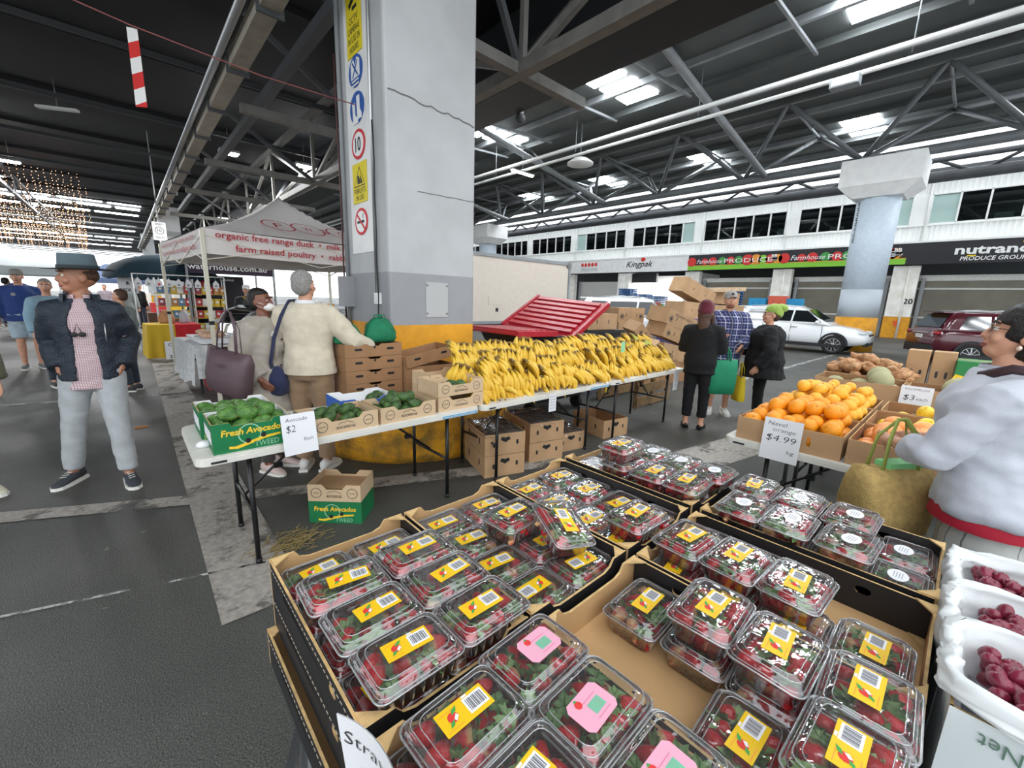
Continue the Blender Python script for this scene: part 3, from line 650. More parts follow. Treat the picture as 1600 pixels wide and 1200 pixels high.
# ---------------------------------------------------------------- strawberries
m_tape = mat('tray card', 'bd9768', .8, var=.06, scale=6)
TRW, TRD, TRH, TZ = .383, .594, .106, .795
def tray_mesh():
    b = MB(); th = .006; w_, d_, h_ = TRW, TRD, TRH
    ends = [(-w_ / 2, 0), (w_ / 2, 0), (w_ / 2, h_), (w_ / 2 - .06, h_), (w_ / 2 - .075, h_ - .02), (w_ / 2 - .1, h_ - .028), (-w_ / 2 + .1, h_ - .028), (-w_ / 2 + .075, h_ - .02), (-w_ / 2 + .06, h_), (-w_ / 2, h_)]
    for s in (1, -1): wall(b, frame((0, s * (d_ / 2 - th), 0), (-s, 0, 0), (0, 0, 1)), ends, th, 3, 1, 2)
    hs = [hole(-.16, .068, .034, .02), hole(.16, .068, .034, .02)]
    for s in (1, -1): wall(b, frame((s * (w_ / 2 - th), 0, 0), (0, s, 0), (0, 0, 1)), plainp(d_ - .014, h_ - .004), th, 1, 1, 2, hs)
    for sx in (-1, 1):                                    # folded corner gussets and top ledges
        for sy in (-1, 1):
            b.prism([(sx * (w_ / 2 - .004), sy * (d_ / 2 - .004)), (sx * (w_ / 2 - .05), sy * (d_ / 2 - .004)), (sx * (w_ / 2 - .004), sy * (d_ / 2 - .04))][::sx * sy], h_ - .004, h_, 2)
    b.box((0, 0, .003), (w_ - .004, d_ - .004, .006), 3); return b.data('tray_body', [m_card, m_cblk, m_edge, m_tape])
TRM = tray_mesh(); m_dash = mat('pale perforation', 'b8ab97', .8)
dsh = MB()
for k in range(34): dsh.box((-TRW / 2 - .0008, -TRD / 2 + .02 + k * .0172, .085), (.001, .009, .0025))
DSHM = dsh.data('perforation', [m_dash])
TX = [.397 + .3945 * i for i in range(3)] + [1.601]
TNAME = {('A'): 'far left', 'B': 'second', 'C': 'third', 'D': 'farthest right', 'H': 'near left', 'G': 'near middle half empty', 'F': 'right of the half empty one', 'E': 'right end'}
TPOS = {'A': (TX[0], .855), 'B': (TX[1], .855), 'C': (TX[2], .855), 'D': (TX[3], .855), 'H': (TX[0], .235), 'G': (TX[1], .235), 'F': (TX[2], .235), 'E': (TX[3], .235)}
TDESC = {'A': 'far left tray by the aisle', 'B': 'second tray in the back row', 'C': 'third tray in the back row', 'D': 'back row tray nearest the oranges',
         'H': 'near left tray with pink labels', 'G': 'half empty tray with bare card floor', 'F': 'part bare tray beside the half empty one', 'E': 'front row tray beside the woman in white'}
for k, (x, y) in TPOS.items():
    for lv in range(3):
        t = thing('fruit_tray', ('black card tray on top: ' + TDESC[k]) if lv == 0 else 'black card tray, %s, below the %s' % (('', 'middle of stack', 'lowest of stack')[lv], TDESC[k]), 'tray', (x - (.0, .0, .022)[lv], y + (0, 0, -.01)[lv], TZ - .0975 * lv), 0, 'black strawberry trays in stacks')
        obj('tray_body', TRM, t)
        if k in 'AH': obj('perforation', DSHM, t)
# table and cloth below
ct = thing('trestle_table', 'low trestle table hidden under the dark cloth of strawberries', 'table', (.26, -.55, 0))
b = MB(); b.box((.8, .83, .57), (1.6, 1.64, .04)); b.build('tabletop', m_table, ct)
for x in (.1, 1.5):
    for y in (.1, 1.55): b = MB(); b.tube([(x, y, 0), (x, y, .56)], .015, 8); b.build('leg', m_tube, ct)
m_cloth = mat('dark cloth', '2a3032', .85, var=.12, scale=25, bump=.15, bscale=120, sheen=.3)
b = MB(); b.box((1.06, .28, .5965), (1.64, 1.68, .004))
def skirt(pts, zt, zb, amp, wv):
    seg = []
    for (x0, y0), (x1, y1) in zip(pts, pts[1:]):
        n = max(6, int(sqrt((x1 - x0) ** 2 + (y1 - y0) ** 2) / .05))
        for i in range(n): seg.append((x0 + (x1 - x0) * i / n, y0 + (y1 - y0) * i / n, x1 - x0, y1 - y0))
    seg.append((*pts[-1], x1 - x0, y1 - y0)); N = len(seg) - 1
    def fn(u, v):
        x, y, dx, dy = seg[round(u * N)]; l = sqrt(dx * dx + dy * dy); nx, ny = dy / l, -dx / l; a = v * (amp * sin(u * N * wv) + .03)
        return (x - nx * a, y - ny * a, zt + (zb - zt) * v)
    b.grid(fn, N, 8)
skirt([(.24, -.56), (.24, 1.0), (.25, 1.1), (.36, 1.125), (1.88, 1.125)], .597, .09, .018, .9)
for s in (0,):                                           # loose corner of the cloth flaring out to the ground
    b.grid(lambda u, v: (.24 - .12 * v + .1 * u * (1 - .2 * v), 1.02 + .06 * v + .12 * u - .05 * v * sin(u * 3), .6 - .52 * v), 6, 8)
tag(b.build('table_cloth', m_cloth), 'dark grey cloth hanging over the strawberry table to near the ground', 'tablecloth')

m_clear = clear('clear plastic', (250, 252, 252), .07, 1.2, .06, .03, .35); m_clearlid = clear('clear lid plastic', (250, 252, 252), .09, 1.35, .085, .03, .5); m_rib = clear('plastic rib with painted highlight', (250, 252, 252), .12, 1.5, .22, .22)  # milk paints haze onto the plastic and a pale highlight onto its ribs
PWX, PWY, PH = .182, .134, .072
def punnet_meshes():
    def rr(wx, wy, z, r=.018): return [(x, y, z) for x, y in rrect(wx, wy, r, 3)]
    b = MB(); b.loft([rr(PWX - .034, PWY - .034, .001), rr(PWX - .026, PWY - .026, .006), rr(PWX - .012, PWY - .012, .044), rr(PWX, PWY, .046), rr(PWX, PWY, .049)], 0, True, False)
    b.add(rr(PWX - .034, PWY - .034, .001), [tuple(range(16))[::-1]], 0)
    for k in range(-3, 4):                               # flutes
        for s in (-1, 1): b.bar((k * .021, s * (PWY / 2 - .014), .008), (k * .021, s * (PWY / 2 - .006), .043), .003, .003, 1)
    base = b.data('punnet_base', [m_clear, m_rib])
    b = MB(); b.loft([rr(PWX + .002, PWY + .002, .049), rr(PWX + .003, PWY + .003, .053), rr(PWX - .008, PWY - .008, .054), rr(PWX - .014, PWY - .014, .064), rr(PWX - .02, PWY - .02, .068), rr(PWX - .030, PWY - .030, .0685), rr(PWX - .036, PWY - .036, .0705), rr(PWX - .042, PWY - .042, .0712)], 0, True, False)
    b.add(rr(PWX - .042, PWY - .042, .0712), [tuple(range(16))], 0)
    for e_, z_, q in ((.003, .0525, .0021), (-.009, .0545, .0011), (-.020, .0685, .0011), (-.040, .0712, .0009)): b.tube(rr(PWX + e_, PWY + e_, z_), q, 5, 1, False, closed=True)
    for sx in (-1, 1):
        for sy in (-1, 1): b.lathe([(.0001, .0714), (.0028, .0714)], 8, 2, T((sx * .062, sy * .04, 0)), False, False)
    return base, b.data('punnet_lid', [m_clearlid, m_rib, m_black])
PB, PL = punnet_meshes()
m_ly = mat('label yellow', 'e9bd10', .45); m_lp = mat('label pink', 'e4a3b8', .45); m_bar = mat('barcode grey', '6d6d72'); m_gbar = mat('barcode green', '58bf94')
def sticker_yellow():
    b = MB(); z = .0716; w_, h_ = .092, .044; b.prism([(-w_ / 2, -h_ / 2), (w_ / 2, -h_ / 2), (w_ / 2, h_ / 2), (-w_ / 2, h_ / 2)], z, z + .0006, 0)
    b.face([(.004, -.014, z + .0009), (.042, -.014, z + .0009), (.042, .016, z + .0009), (.004, .016, z + .0009)], 1)
    for k in range(11):
        x = .008 + k * .0029; b.face([(x, -.01, z + .0012), (x + .0012 + .0006 * (k % 3), -.01, z + .0012), (x + .0012 + .0006 * (k % 3), .012, z + .0012), (x, .012, z + .0012)], 2)
    b.add([(x, y, z + .001) for x, y in circ(.0095, 10, -.022, .001)], [tuple(range(10))], 3)
    b.face([(-.034, -.013, z + .0013), (-.026, -.011, z + .0013), (-.022, -.003, z + .0013), (-.030, -.005, z + .0013)], 4); b.face([(-.022, .004, z + .0013), (-.012, .008, z + .0013), (-.008, .016, z + .0013), (-.019, .012, z + .0013)], 4)
    b.face([(-.02, -.008, z + .0014), (-.013, -.002, z + .0014), (-.015, .004, z + .0014), (-.022, -.003, z + .0014)], 1)
    b.face([(.006, .017, z + .0013), (.016, .017, z + .0013), (.016, .021, z + .0013), (.006, .021, z + .0013)], 1)
    for y in (.014, -.017): stroke(b, [(-.042, y), (-.012, y)], .0014, 5, None, z + .001)
    return b.data('label', [m_ly, m_paper, m_bar, m_red, m_grn, m_orn])
def sticker_pink():
    b = MB(); z = .0716; P = []
    for sx, sy in ((1, 1), (-1, 1), (-1, -1), (1, -1)):
        q = [(.040, .020), (.032, .029)] ; q = q if sx * sy > 0 else q[::-1]; P += [(sx * a, sy * c) for a, c in q]
    b.prism(P, z, z + .0006, 0)
    for k in range(9):
        x = -.006 + k * .0032; b.face([(x, -.014, z + .001), (x + .0024, -.014, z + .001), (x + .0024, .006, z + .001), (x, .006, z + .001)], 1)
    b.add([(x, y, z + .001) for x, y in circ(.007, 10, -.016, .016)], [tuple(range(10))], 2); b.face([(-.02, .022, z + .0012), (-.016, .027, z + .0012), (-.012, .022, z + .0012)], 3)
    for y in (-.02, .012): stroke(b, [(-.01, y), (.024, y)], .0014, 4, None, z + .001)
    return b.data('label', [m_lp, m_gbar, m_red, m_grn, mat('pink print', 'd77a98')])
def sticker_oval():
    b = MB(); z = .0716; P = circ(.034, 22, 0, 0, .023); b.prism(P, z, z + .0006, 0)
    for k in range(4): stroke(b, [(-.018, -.009 + k * .006), (.018, -.009 + k * .006)], .002, 1, None, z + .001)
    return b.data('label', [m_paper, mat('pale grey print', 'a4a4aa')])
STK = {'y': sticker_yellow(), 'p': sticker_pink(), 'o': sticker_oval()}
# berries
def berry_mat(name, hue1, hue2):
    m = mat(name, hue1, .28, spec=.5); nt = m.node_tree; b = nt.nodes['Principled BSDF']; L = nt.links.new
    tc = nt.nodes.new('ShaderNodeTexCoord'); sx = nt.nodes.new('ShaderNodeSeparateXYZ'); L(tc.outputs['Object'], sx.inputs[0])
    mr = nt.nodes.new('ShaderNodeMapRange'); mr.inputs[1].default_value = .006; mr.inputs[2].default_value = .016; L(sx.outputs['Z'], mr.inputs[0])
    mx = nt.nodes.new('ShaderNodeMixRGB'); mx.inputs[1].default_value = lin(hue1); mx.inputs[2].default_value = lin(hue2); L(mr.outputs[0], mx.inputs[0])
    vo = nt.nodes.new('ShaderNodeTexVoronoi'); vo.inputs['Scale'].default_value = 210; L(tc.outputs['Object'], vo.inputs['Vector'])
    r = nt.nodes.new('ShaderNodeValToRGB'); r.color_ramp.elements[0].position = .12; r.color_ramp.elements[0].color = lin('d9b04a'); r.color_ramp.elements[1].position = .2; r.color_ramp.elements[1].color = (1, 1, 1, 1)
    L(vo.outputs['Distance'], r.inputs[0]); mm = nt.nodes.new('ShaderNodeMixRGB'); mm.blend_type = 'MULTIPLY'; mm.inputs[0].default_value = .8; L(mx.outputs[0], mm.inputs[1]); L(r.outputs[0], mm.inputs[2])
    L(mm.outputs[0], b.inputs['Base Color']); bp = nt.nodes.new('ShaderNodeBump'); bp.inputs['Strength'].default_value = .5; bp.inputs['Distance'].default_value = .002; L(vo.outputs['Distance'], bp.inputs['Height']); L(bp.outputs[0], b.inputs['Normal']); return m
m_b1 = berry_mat('ripe strawberry', 'c91a24', 'd23c34'); m_b2 = berry_mat('pale shouldered strawberry', 'd2262c', 'e2cc90'); m_b3 = mat('strawberry red', 'c41e28', .35, var=.25, scale=60)
m_lf = mat('strawberry leaf', '51763f', .55, col2='86a568', scale=40); m_lf2 = mat('fresh leaf', '7a9c5a', .55, col2='a3bf84', scale=40)
def berry_geo(b, m=0, M=None, s=1.0, nu=10):
    prof = [(.001, -.024), (.008, -.020), (.0135, -.011), (.0175, .001), (.0175, .010), (.012, .016), (.004, .0175)]
    b.lathe([(r * s, z * s) for r, z in prof], nu, m, M)
def calyx_geo(b, m=0, M=None, s=1.0, n=8, seed=0):
    rd = random.Random(seed)
    for k in range(n):
        a = 2 * pi * k / n + rd.uniform(-.2, .2); l = rd.uniform(.016, .024) * s; wd = rd.uniform(.0045, .007) * s; up = rd.uniform(-.004, .009) * s; ca, sa = cos(a), sin(a); z = .0178 * s
        P = [(0, 0, z), (l * .5, -wd, z + up * .7 + .002), (l, 0, z + up), (l * .5, wd, z + up * .7 + .002)]
        b.add([(x * ca - y * sa, x * sa + y * ca, zz) for x, y, zz in P] + [(l * .5 * ca, l * .5 * sa, z + up * .7)], [(0, 1, 4), (1, 2, 4), (2, 3, 4), (3, 0, 4)], m, False, M)
    b.tube([M @ V(q) if M is not None else q for q in ((0, 0, .017 * s), (.004 * s, 0, .03 * s))], .0012 * s, 5, m)
BERM = [];
for m_, sd in ((m_b1, 1), (m_b1, 2), (m_b2, 3)):
    b = MB(); berry_geo(b, 0, None, 1.0, 12); c = MB(); calyx_geo(c, 0, None, 1.15, 9, sd); BERM.append((b.data('berry', [m_]), c.data('calyx', [m_lf2 if sd == 3 else m_lf])))
Z1, Z2, Z3 = TZ + .007, TZ + .007 + PH, TZ + .007 + 2 * PH
PUN = []      # tray, x, y, z, rz, label, tilt
def pn(tr, x, y, lay, lab, rz=0.0, tilt=None): PUN.append((tr, x, y, (Z1, Z2, Z3)[lay], rz, lab, tilt))
for x in (.303, .492):
    for y in (1.065, .925, .785, .645): pn('A', x, y, 0, 'y')
for p in ((.308, .895), (.316, .758), (.325, .622), (.500, .897), (.504, .760), (.508, .624)): pn('A', *p, 1, 'y', random.uniform(-.05, .05))
for y in (1.065, .925, .785, .645): pn('B', .698, y, 0, 'y', pi if y < .7 else random.uniform(-.04, .04))
pn('B', .886, 1.065, 0, 'y'); pn('B', .886, .925, 0, 'y'); pn('B', .886, .645, 0, 'y', pi); pn('B', .838, .872, 1, 'y', .06)
pn('B', .886, .785, 0, 'y'); PUN.append(('B', .885, .735, Z2 + .026, 1.25, 'y', (.16, -.28)))
for x in (1.092, 1.282):
    for y in (1.065, .92, .775, .635): pn('C', x, y, 0, 'y', random.uniform(-.05, .05))
pn('C', 1.135, .618, 1, 'y', -.04)
for x in (1.507, 1.695):
    for y in (1.065, .925, .785, .645): pn('D', x, y, 0, 'o')
for p in ((1.507, .905, 'o'), (1.507, .765, 'y'), (1.517, .63, 'y'), (1.70, 1.02, 'o'), (1.695, .88, 'o'), (1.69, .74, 'o'), (1.695, .605, 'o')): pn('D', p[0], p[1], 1, p[2], random.uniform(-.06, .06))
pn('D', 1.50, .915, 2, 'y', .05)
for x in (1.507, 1.695):
    for y in (.44, .30, .16, .015): pn('E', x, y, 0, 'o', random.uniform(-.03, .03))
for p in ((1.69, .445, 'y'), (1.487, .42, 'o'), (1.68, .30, 'o'), (1.49, .285, 'o'), (1.68, .155, 'o'), (1.495, .135, 'o')): pn('E', p[0], p[1], 1, p[2], random.uniform(-.06, .06))
for x, y in ((1.092, .445), (1.092, .305), (1.092, .165), (1.275, .43), (1.275, .29), (1.13, .025)): pn('F', x, y, 0, 'y', pi / 2 * 0)
for p in ((1.137, .452), (1.142, .317), (1.150, .182)): pn('F', *p, 1, 'y', -.05)
for x, y in ((.872, .43), (.885, .285), (.885, .145), (.885, .005), (.70, .145), (.70, .005)): pn('G', x, y, 0, 'y', .03)
for p in ((.898, .285), (.888, .150), (.890, .010), (.735, .015)): pn('G', *p, 1, 'y', random.uniform(-.06, .06))
for x in (.303, .492):
    for y in (.455, .315, .175, .035): pn('H', x, y, 0, 'y')
for p in ((.335, .44, 'y'), (.507, .46, 'p'), (.505, .322, 'p'), (.34, .302, 'y'), (.50, .185, 'p'), (.335, .165, 'y')): pn('H', p[0], p[1], 1, p[2], random.uniform(-.05, .05))
LABN = {'y': 'yellow barcode label', 'p': 'pink label with green barcode', 'o': 'white oval label'}
ROWN = ('nearest row', 'second row', 'third row', 'fourth row')
order = sorted(range(len(PUN)), key=lambda i: (V(PUN[i][1:4]) - V((0, 0, 1.6))).length - (.25 if PUN[i][3] > Z1 + .01 else 0))
# hide-aware choice: lower punnets straight under another show least
def covered(i):
    p = PUN[i]; return any(q[3] > p[3] + .03 and abs(q[1] - p[1]) < .06 and abs(q[2] - p[2]) < .06 for q in PUN)
order.sort(key=lambda i: covered(i)); berries = 0; bst = MB()
for rank, i in enumerate(order):
    tr, x, y, z, rz, lab, tilt = PUN[i]; lay = 'top' if z > Z2 - .01 else 'bottom'
    same = sorted([q for q in PUN if q[0] == tr and (q[3] > Z2 - .01) == (lay == 'top') and abs(q[1] - x) < .1], key=lambda q: q[2]); r_ = same.index(PUN[i])
    side = 'left' if x < TPOS[tr][0] - .02 else 'right'
    nm = {'A': 'aisle end back', 'B': 'second back', 'C': 'third back', 'D': 'orange side back', 'H': 'near left', 'G': 'half empty', 'F': 'part bare', 'E': 'right end'}[tr]
    lb = '%s label punnet, %s layer, %s column, %s, %s tray' % ({'y': 'yellow', 'p': 'pink', 'o': 'oval'}[lab], lay, side, ROWN[min(r_, 3)], nm)
    if tilt: lb = 'tilted clear punnet lying askew on the second back tray'
    if z > Z2 + .05 and not tilt: lb = 'yellow label punnet stacked highest of all on the orange side tray'
    t = thing('strawberry_punnet', lb, 'punnet', (x, y, z), rz, 'strawberry punnets', (tilt[0], tilt[1], rz) if tilt else None)
    obj('base', PB, t); obj('lid', PL, t); o = obj('label', STK[lab], t, (random.uniform(-.012, .012), random.uniform(-.008, .008), 0), (0, 0, random.uniform(-.12, .12)))
    R_ = t.rotation_euler.to_matrix().to_4x4(); R_.translation = V((x, y, z)); rd = random.Random(i)
    cov = covered(i)
    spots = [(-.058 + .0387 * a + rd.uniform(-.005, .005), -.036 + .036 * c + rd.uniform(-.004, .004), rd.uniform(.033, .042)) for a in range(4) for c in range(3)]
    if cov: spots = [q for q in spots if q[0] < -.04 or q[1] < -.025]
    for k, q in enumerate(spots):
        s = rd.uniform(.82, 1.12); upr = rd.random() < .3; q = (q[0], q[1], .02) if upr else q; E_ = Euler((rd.uniform(-.35, .35), rd.uniform(-.35, .35), 0)) if upr else Euler((rd.uniform(1.25, 1.9), 0, atan2(-q[0], q[1]) + rd.uniform(-1, 1))); M = R_ @ Matrix.Translation(q) @ E_.to_matrix().to_4x4() @ Matrix.Scale(s, 4)
        if berries < 300 and not cov:
            me = BERM[rd.choice((0, 0, 1, 2))]; o = obj('strawberry', me[0]); o.matrix_world = M; obj('calyx', me[1], o)
            tag(o, 'strawberry in the ' + lb.replace('clear punnet of strawberries', 'punnet'), 'strawberry', 'strawberries in the ' + lb); berries += 1
        else:
            berry_geo(bst, rd.choice((0, 0, 0, 1)), M, 1.0, 7)
            if not cov: calyx_geo(bst, rd.choice((2, 2, 3)), M, 1.3, 6, k)
    # lower filling seen through the sides and loose leaves
    for k in range(10 if not cov else 5):
        q = (rd.uniform(-.066, .066), rd.choice((-1, 1)) * rd.uniform(.03, .046), rd.uniform(.016, .022)) if k % 2 else (rd.choice((-1, 1)) * rd.uniform(.055, .068), rd.uniform(-.042, .042), rd.uniform(.016, .022))
        M = R_ @ Matrix.Translation(q) @ Euler((rd.uniform(0, 6), rd.uniform(0, 6), 0)).to_matrix().to_4x4(); berry_geo(bst, rd.choice((0, 0, 1)), M, .75, 6)
    for k in range(6 if not cov else 2):
        M = R_ @ Matrix.Translation((rd.uniform(-.062, .062), rd.uniform(-.04, .04), rd.uniform(.036, .052))) @ Euler((rd.uniform(-.35, .35), rd.uniform(-.35, .35), rd.uniform(0, 6))).to_matrix().to_4x4()
        calyx_geo(bst, rd.choice((2, 3)), M @ Matrix.Translation((0, 0, -.018)), 1.2, 5, k + i)
tag(bst.build('strawberry_filling', [m_b3, mat('pale strawberry', 'c4504a', .4, col2='d9b27a', scale=60), m_lf, m_lf2]), 'strawberries and leaves filling the lower and farther punnets', 'strawberries', None, 'stuff')
# price card on the tray corner
def card(name, label, M, w_, h_, lines, pen=.004, group=None, curl=0.0):
    """paper card: lines = (text, x, y, height, width)"""
    t = thing(name, label, 'price card', (0, 0, 0), 0, group); t.matrix_world = M; b = MB()
    b.grid(lambda u, v: ((u - .5) * w_, (v - .5) * h_, curl * (4 * (u - .5) ** 2)), 8, 2, 0, True); bb = MB(); b.grid(lambda u, v: ((.5 - u) * w_, (v - .5) * h_, curl * (4 * (u - .5) ** 2) - .0012), 8, 2, 0, True); b.build('paper', m_paper, t)
    c = MB()
    for tx, x, y, h_2, wd in lines:
        n0 = len(c.v); put_text(c, tx, x, y, h_2, 0, None, .0015, wd, bold=-.012, shear=.12)
        for i in range(n0, len(c.v)): v = c.v[i]; c.v[i] = (v[0], v[1], v[2] + curl * (4 * (v[0] / w_) ** 2))
    c.build('handwriting', m_ink, t); return t
card('price_card', 'white handwritten strawberry price card leaning on the near left tray corner', frame((.192, .465, .905), (.22, -1, -.06), (-.10, -.05, 1)), .13, .21, (('Strawb', .0, .05, .028, .115), ('$2', -.015, -.035, .05, .05)), curl=.012)
# ---------------------------------------------------------------- bananas
random.seed(5)
m_ban = mat('banana yellow', 'd8aa2a', .5, col2='e8c650', scale=9, detail=2); m_btip = mat('banana tip', '75582a', .7); m_bst = mat('banana stalk', '9c8432', .6); m_bgr = mat('greenish banana', 'c3c04a', .5, col2='9fb04a', scale=12)
def banana_mesh(L=.19, bend=1.25, seed=0, body=None):
    """stalk end at the origin, first running along +y then drooping"""
    b = MB(); n = 9; pts = []; R0 = L / bend
    for i in range(n):
        a = bend * i / (n - 1); pts.append((0, R0 * sin(a), -R0 * (1 - cos(a))))
    rs = [.007, .0095, .0165, .0215, .0232, .0228, .0202, .014, .006]
    b.tube(pts[:2], rs[:2], 6, 1, False); b.tube(pts[1:], rs[1:], 6, 0, False, None, False)
    d = (V(pts[-1]) - V(pts[-2])).normalized(); b.tube([V(pts[-1]) - d * .003, V(pts[-1]) + d * .010], [.0072, .004], 6, 2)
    return b.data('banana', [body or m_ban, m_bst, m_btip])
BAN = [banana_mesh(.20, 1.25), banana_mesh(.215, 1.45), banana_mesh(.205, 1.05), banana_mesh(.19, 1.35)]; BANG = [banana_mesh(.19, 1.2, 0, m_bgr)]
b = MB(); b.tube([(-.075, -.004, .004), (0, -.008, .012), (.075, -.004, .004)], [.009, .015, .009], 7); b.tube([(0, -.01, .006), (0, -.03, .016)], [.009, .006], 6, 1); CRN = b.data('crown', [m_btip, m_btip])
def hand(loc, rot, label, group, meshes, n=7, rd=random):
    t = thing('banana_hand', label, 'bananas', loc, 0, group, rot); k_ = rd.uniform(1.0, 1.2); t.scale = (k_, k_, k_); o = obj('crown', CRN, t)
    for k in range(n):
        row = k % 2; u = (k - (n - 1) / 2) / ((n - 1) / 2)
        o = obj('banana', rd.choice(meshes), t, (u * .072, -.012 * row, .024 * row - .004), (rd.uniform(-.08, .08) - .10 * row, rd.uniform(-.1, .1), -u * .20 + rd.uniform(-.05, .05)))
    return t
ROWS = [(2.70, .805, .08), (2.75, .90, -.30), (2.84, 1.0, -.42), (2.96, 1.085, -.42), (3.09, 1.14, -.25)]
RN = ('front edge row', 'second row up', 'third row up', 'fourth row up', 'top back row')
bp = MB()
for ri, (y, z, tiltx) in enumerate(ROWS):
    x = 2.10 + (.06 if ri % 2 else 0)
    while x < 5.46:
        sec = int((x - 2.1) / .56); sn = ('left end', 'left part', 'left of the middle', 'right of the middle', 'right part', 'right end')[min(sec, 5)]
        zz = z + .02 - (.04 * ri / 5 if x > 4.6 else 0) + random.uniform(-.025, .03)
        rz = pi + random.choice((-.9, -.6, -.3, 0, .25, .6, .9)) + random.uniform(-.2, .2)
        green = ri >= 3 and x > 5.0
        hand((x, y + random.uniform(-.02, .02) + .05, zz), (random.uniform(-.15, .15) + tiltx * 1.1, random.uniform(-.3, .3), rz), 'hand of %s bananas in the %s, %s of the heap' % ('greenish yellow' if green else 'yellow', RN[ri], sn) if True else '', 'bananas, %s, %s' % (RN[ri], sn), BANG if green and random.random() < .5 else BAN, random.choice((6, 7, 7)))
        x += random.uniform(.165, .215)
for k in range(260):                                     # deeper bananas of the heap
    x = random.uniform(2.1, 5.45); u = random.random(); y = 2.68 + .5 * u; z = .775 + .30 * u * random.uniform(.5, 1)
    me = random.choice(BAN); M = T((x, y, z), random.uniform(-.5, .5), random.uniform(-.5, .5), random.uniform(0, 6.28))
    bp.add([v.co for v in me.vertices], [tuple(p.vertices) for p in me.polygons], 0, True, M)
tag(bp.build('banana_heap', [m_ban]), 'deeper yellow bananas inside the long heap on the tables', 'bananas', None, 'stuff')

# ---------------------------------------------------------------- generic cartons
GR = [m_card, m_card, m_edge]
def carton_thing(name, label, loc, rz, w_, d_, h_, mats=None, group=None, cat='carton', **kw):
    t = thing(name, label, cat, loc, rz, group); carton(t, w_, d_, h_, mats or GR, **kw); return t
def slots(t, w_, d_, h_, z=None, front=True, side=False, wd=.06, ht=.022, n=2, m=m_black, name='hand_hole'):
    z = z or h_ * .75; b = MB()
    for k in range(n):
        x = (k - (n - 1) / 2) * w_ * .56
        b.prism(rrect(wd, ht, ht * .45, 3, x, z), 0, .0015, 0, frame((0, -d_ / 2, 0), (1, 0, 0), (0, 0, 1)))
    return b.build(name, m, t)
m_gbox = mat('green avocado box', '0f7040', .5, var=.08, scale=8); m_lime2 = mat('pale green print', '8fc4a0'); m_gold = mat('gold print', 'e6bf2e')
m_av = mat('avocado skin', '3f6b2c', .4, col2='5d8a3c', scale=30, bump=.5, bscale=90); m_avd = mat('dark avocado skin', '2f4a24', .45, col2='4a6b32', scale=30, bump=.5, bscale=90)
def avocado(m, rd, L=.062, R_=.041):
    b = MB(); b.lathe([(.002, -L), (R_ * .55, -L * .88), (R_ * .92, -L * .5), (R_, -L * .1), (R_ * .86, L * .35), (R_ * .6, L * .72), (R_ * .3, L * .95), (.004, L)], 14); return b.data('avocado_body', [m, m_btip])
AVM = [avocado(m_av, 0), avocado(m_avd, 0, .058, .038)]
b = MB(); b.lathe([(.004, .06), (.006, .064), (.002, .068)], 6); STEM = b.data('stem', [m_btip])
def avos(spots, label, group, k, s=1.0):
    for p in spots:
        t = thing('avocado', label, 'avocado', p, 0, group, (random.uniform(.9, 2.2), random.uniform(-.4, .4), random.uniform(0, 6.28))); o = obj('body', AVM[k], t); o2 = obj('stem', STEM, t)
        o.scale = o2.scale = (s, s, s)
def avo_print(t, w_, d_):
    F = frame((0, -d_ / 2 - .001, 0), (1, 0, 0), (0, 0, 1)); b = MB()
    put_text(b, 'Fresh Avocados', 0, .093, .034, 0, F, .0005, w_ * .8, bold=.03, shear=.15)
    b.prism([(-.12, .035), (-.09, .03), (.04, .065), (.13, .072), (.13, .06), (.05, .05), (-.08, .015), (-.12, .02)], 0, .0006, 0, F); b.build('gold_lettering', m_gold, t)
    b = MB(); b.prism(circ(.014, 12, -.03, .052), 0, .0012, 0, F); b.prism(circ(.014, 12, .045, .072), 0, .0012, 0, F); b.build('air_hole', m_black, t)
    b = MB(); ring2(b, .05, .056, 0, F, .0004, 24, -.02, .09); put_text(b, 'TWEED', .06, .012, .03, 0, F, .0006, .12, shear=.1); b.build('pale_print', m_lime2, t)
    b = MB(); b.prism([(-.12, .05), (.12, .05), (.12, .12), (-.12, .12)], 0, .001, 0, frame((-w_ / 2 - .001, 0, 0), (0, -1, 0), (0, 0, 1))); b.build('address_label', m_paper, t)
GB = [m_paper, m_gbox, m_edge]
lp = [(-.19, 0), (.19, 0), (.19, .165), (.10, .165), (.09, .145), (-.10, .145), (-.11, .165), (-.19, .165)]
t = carton_thing('avocado_carton', 'green avocado carton in front, nearest the table corner', (.445, 2.715, .742), 0, .38, .30, .165, GB, None, pf=lp, pb=lp); avo_print(t, .38, .30)
t = carton_thing('avocado_carton', 'green avocado carton behind the front one at the table corner', (.43, 3.045, .742), 0, .38, .30, .165, GB, None, pf=lp, pb=lp); avo_print(t, .38, .30)
random.seed(9)
for (cx, cy), nm in (((.445, 2.715), 'front green carton'), ((.43, 3.045), 'rear green carton')):
    for z, nx, ny in ((.79, 4, 3), (.865, 4, 3), (.925, 3, 2)):
        if nm[0] == 'r' and z > .9: continue
        avos([(cx + (i - (nx - 1) / 2) * .088 + random.uniform(-.01, .01), cy + (j - (ny - 1) / 2) * .088 + random.uniform(-.01, .01), z) for i in range(nx) for j in range(ny)], 'bright green avocado heaped in the ' + nm, 'avocados in the ' + nm, 0)
# garlic-like crumpled paper on the table corner
b = MB(); b.ell((0, 0, .018), (.04, .025, .02), 0, 10, 7); me = b.data('paper_scrap', [m_paper])
for v in me.vertices: v.co *= 1 + .25 * noise.noise(v.co * 60)
tag(obj('paper_scrap', me, None, (.235, 2.74, .742)), 'small crumpled white paper beside the green avocado carton', 'paper')
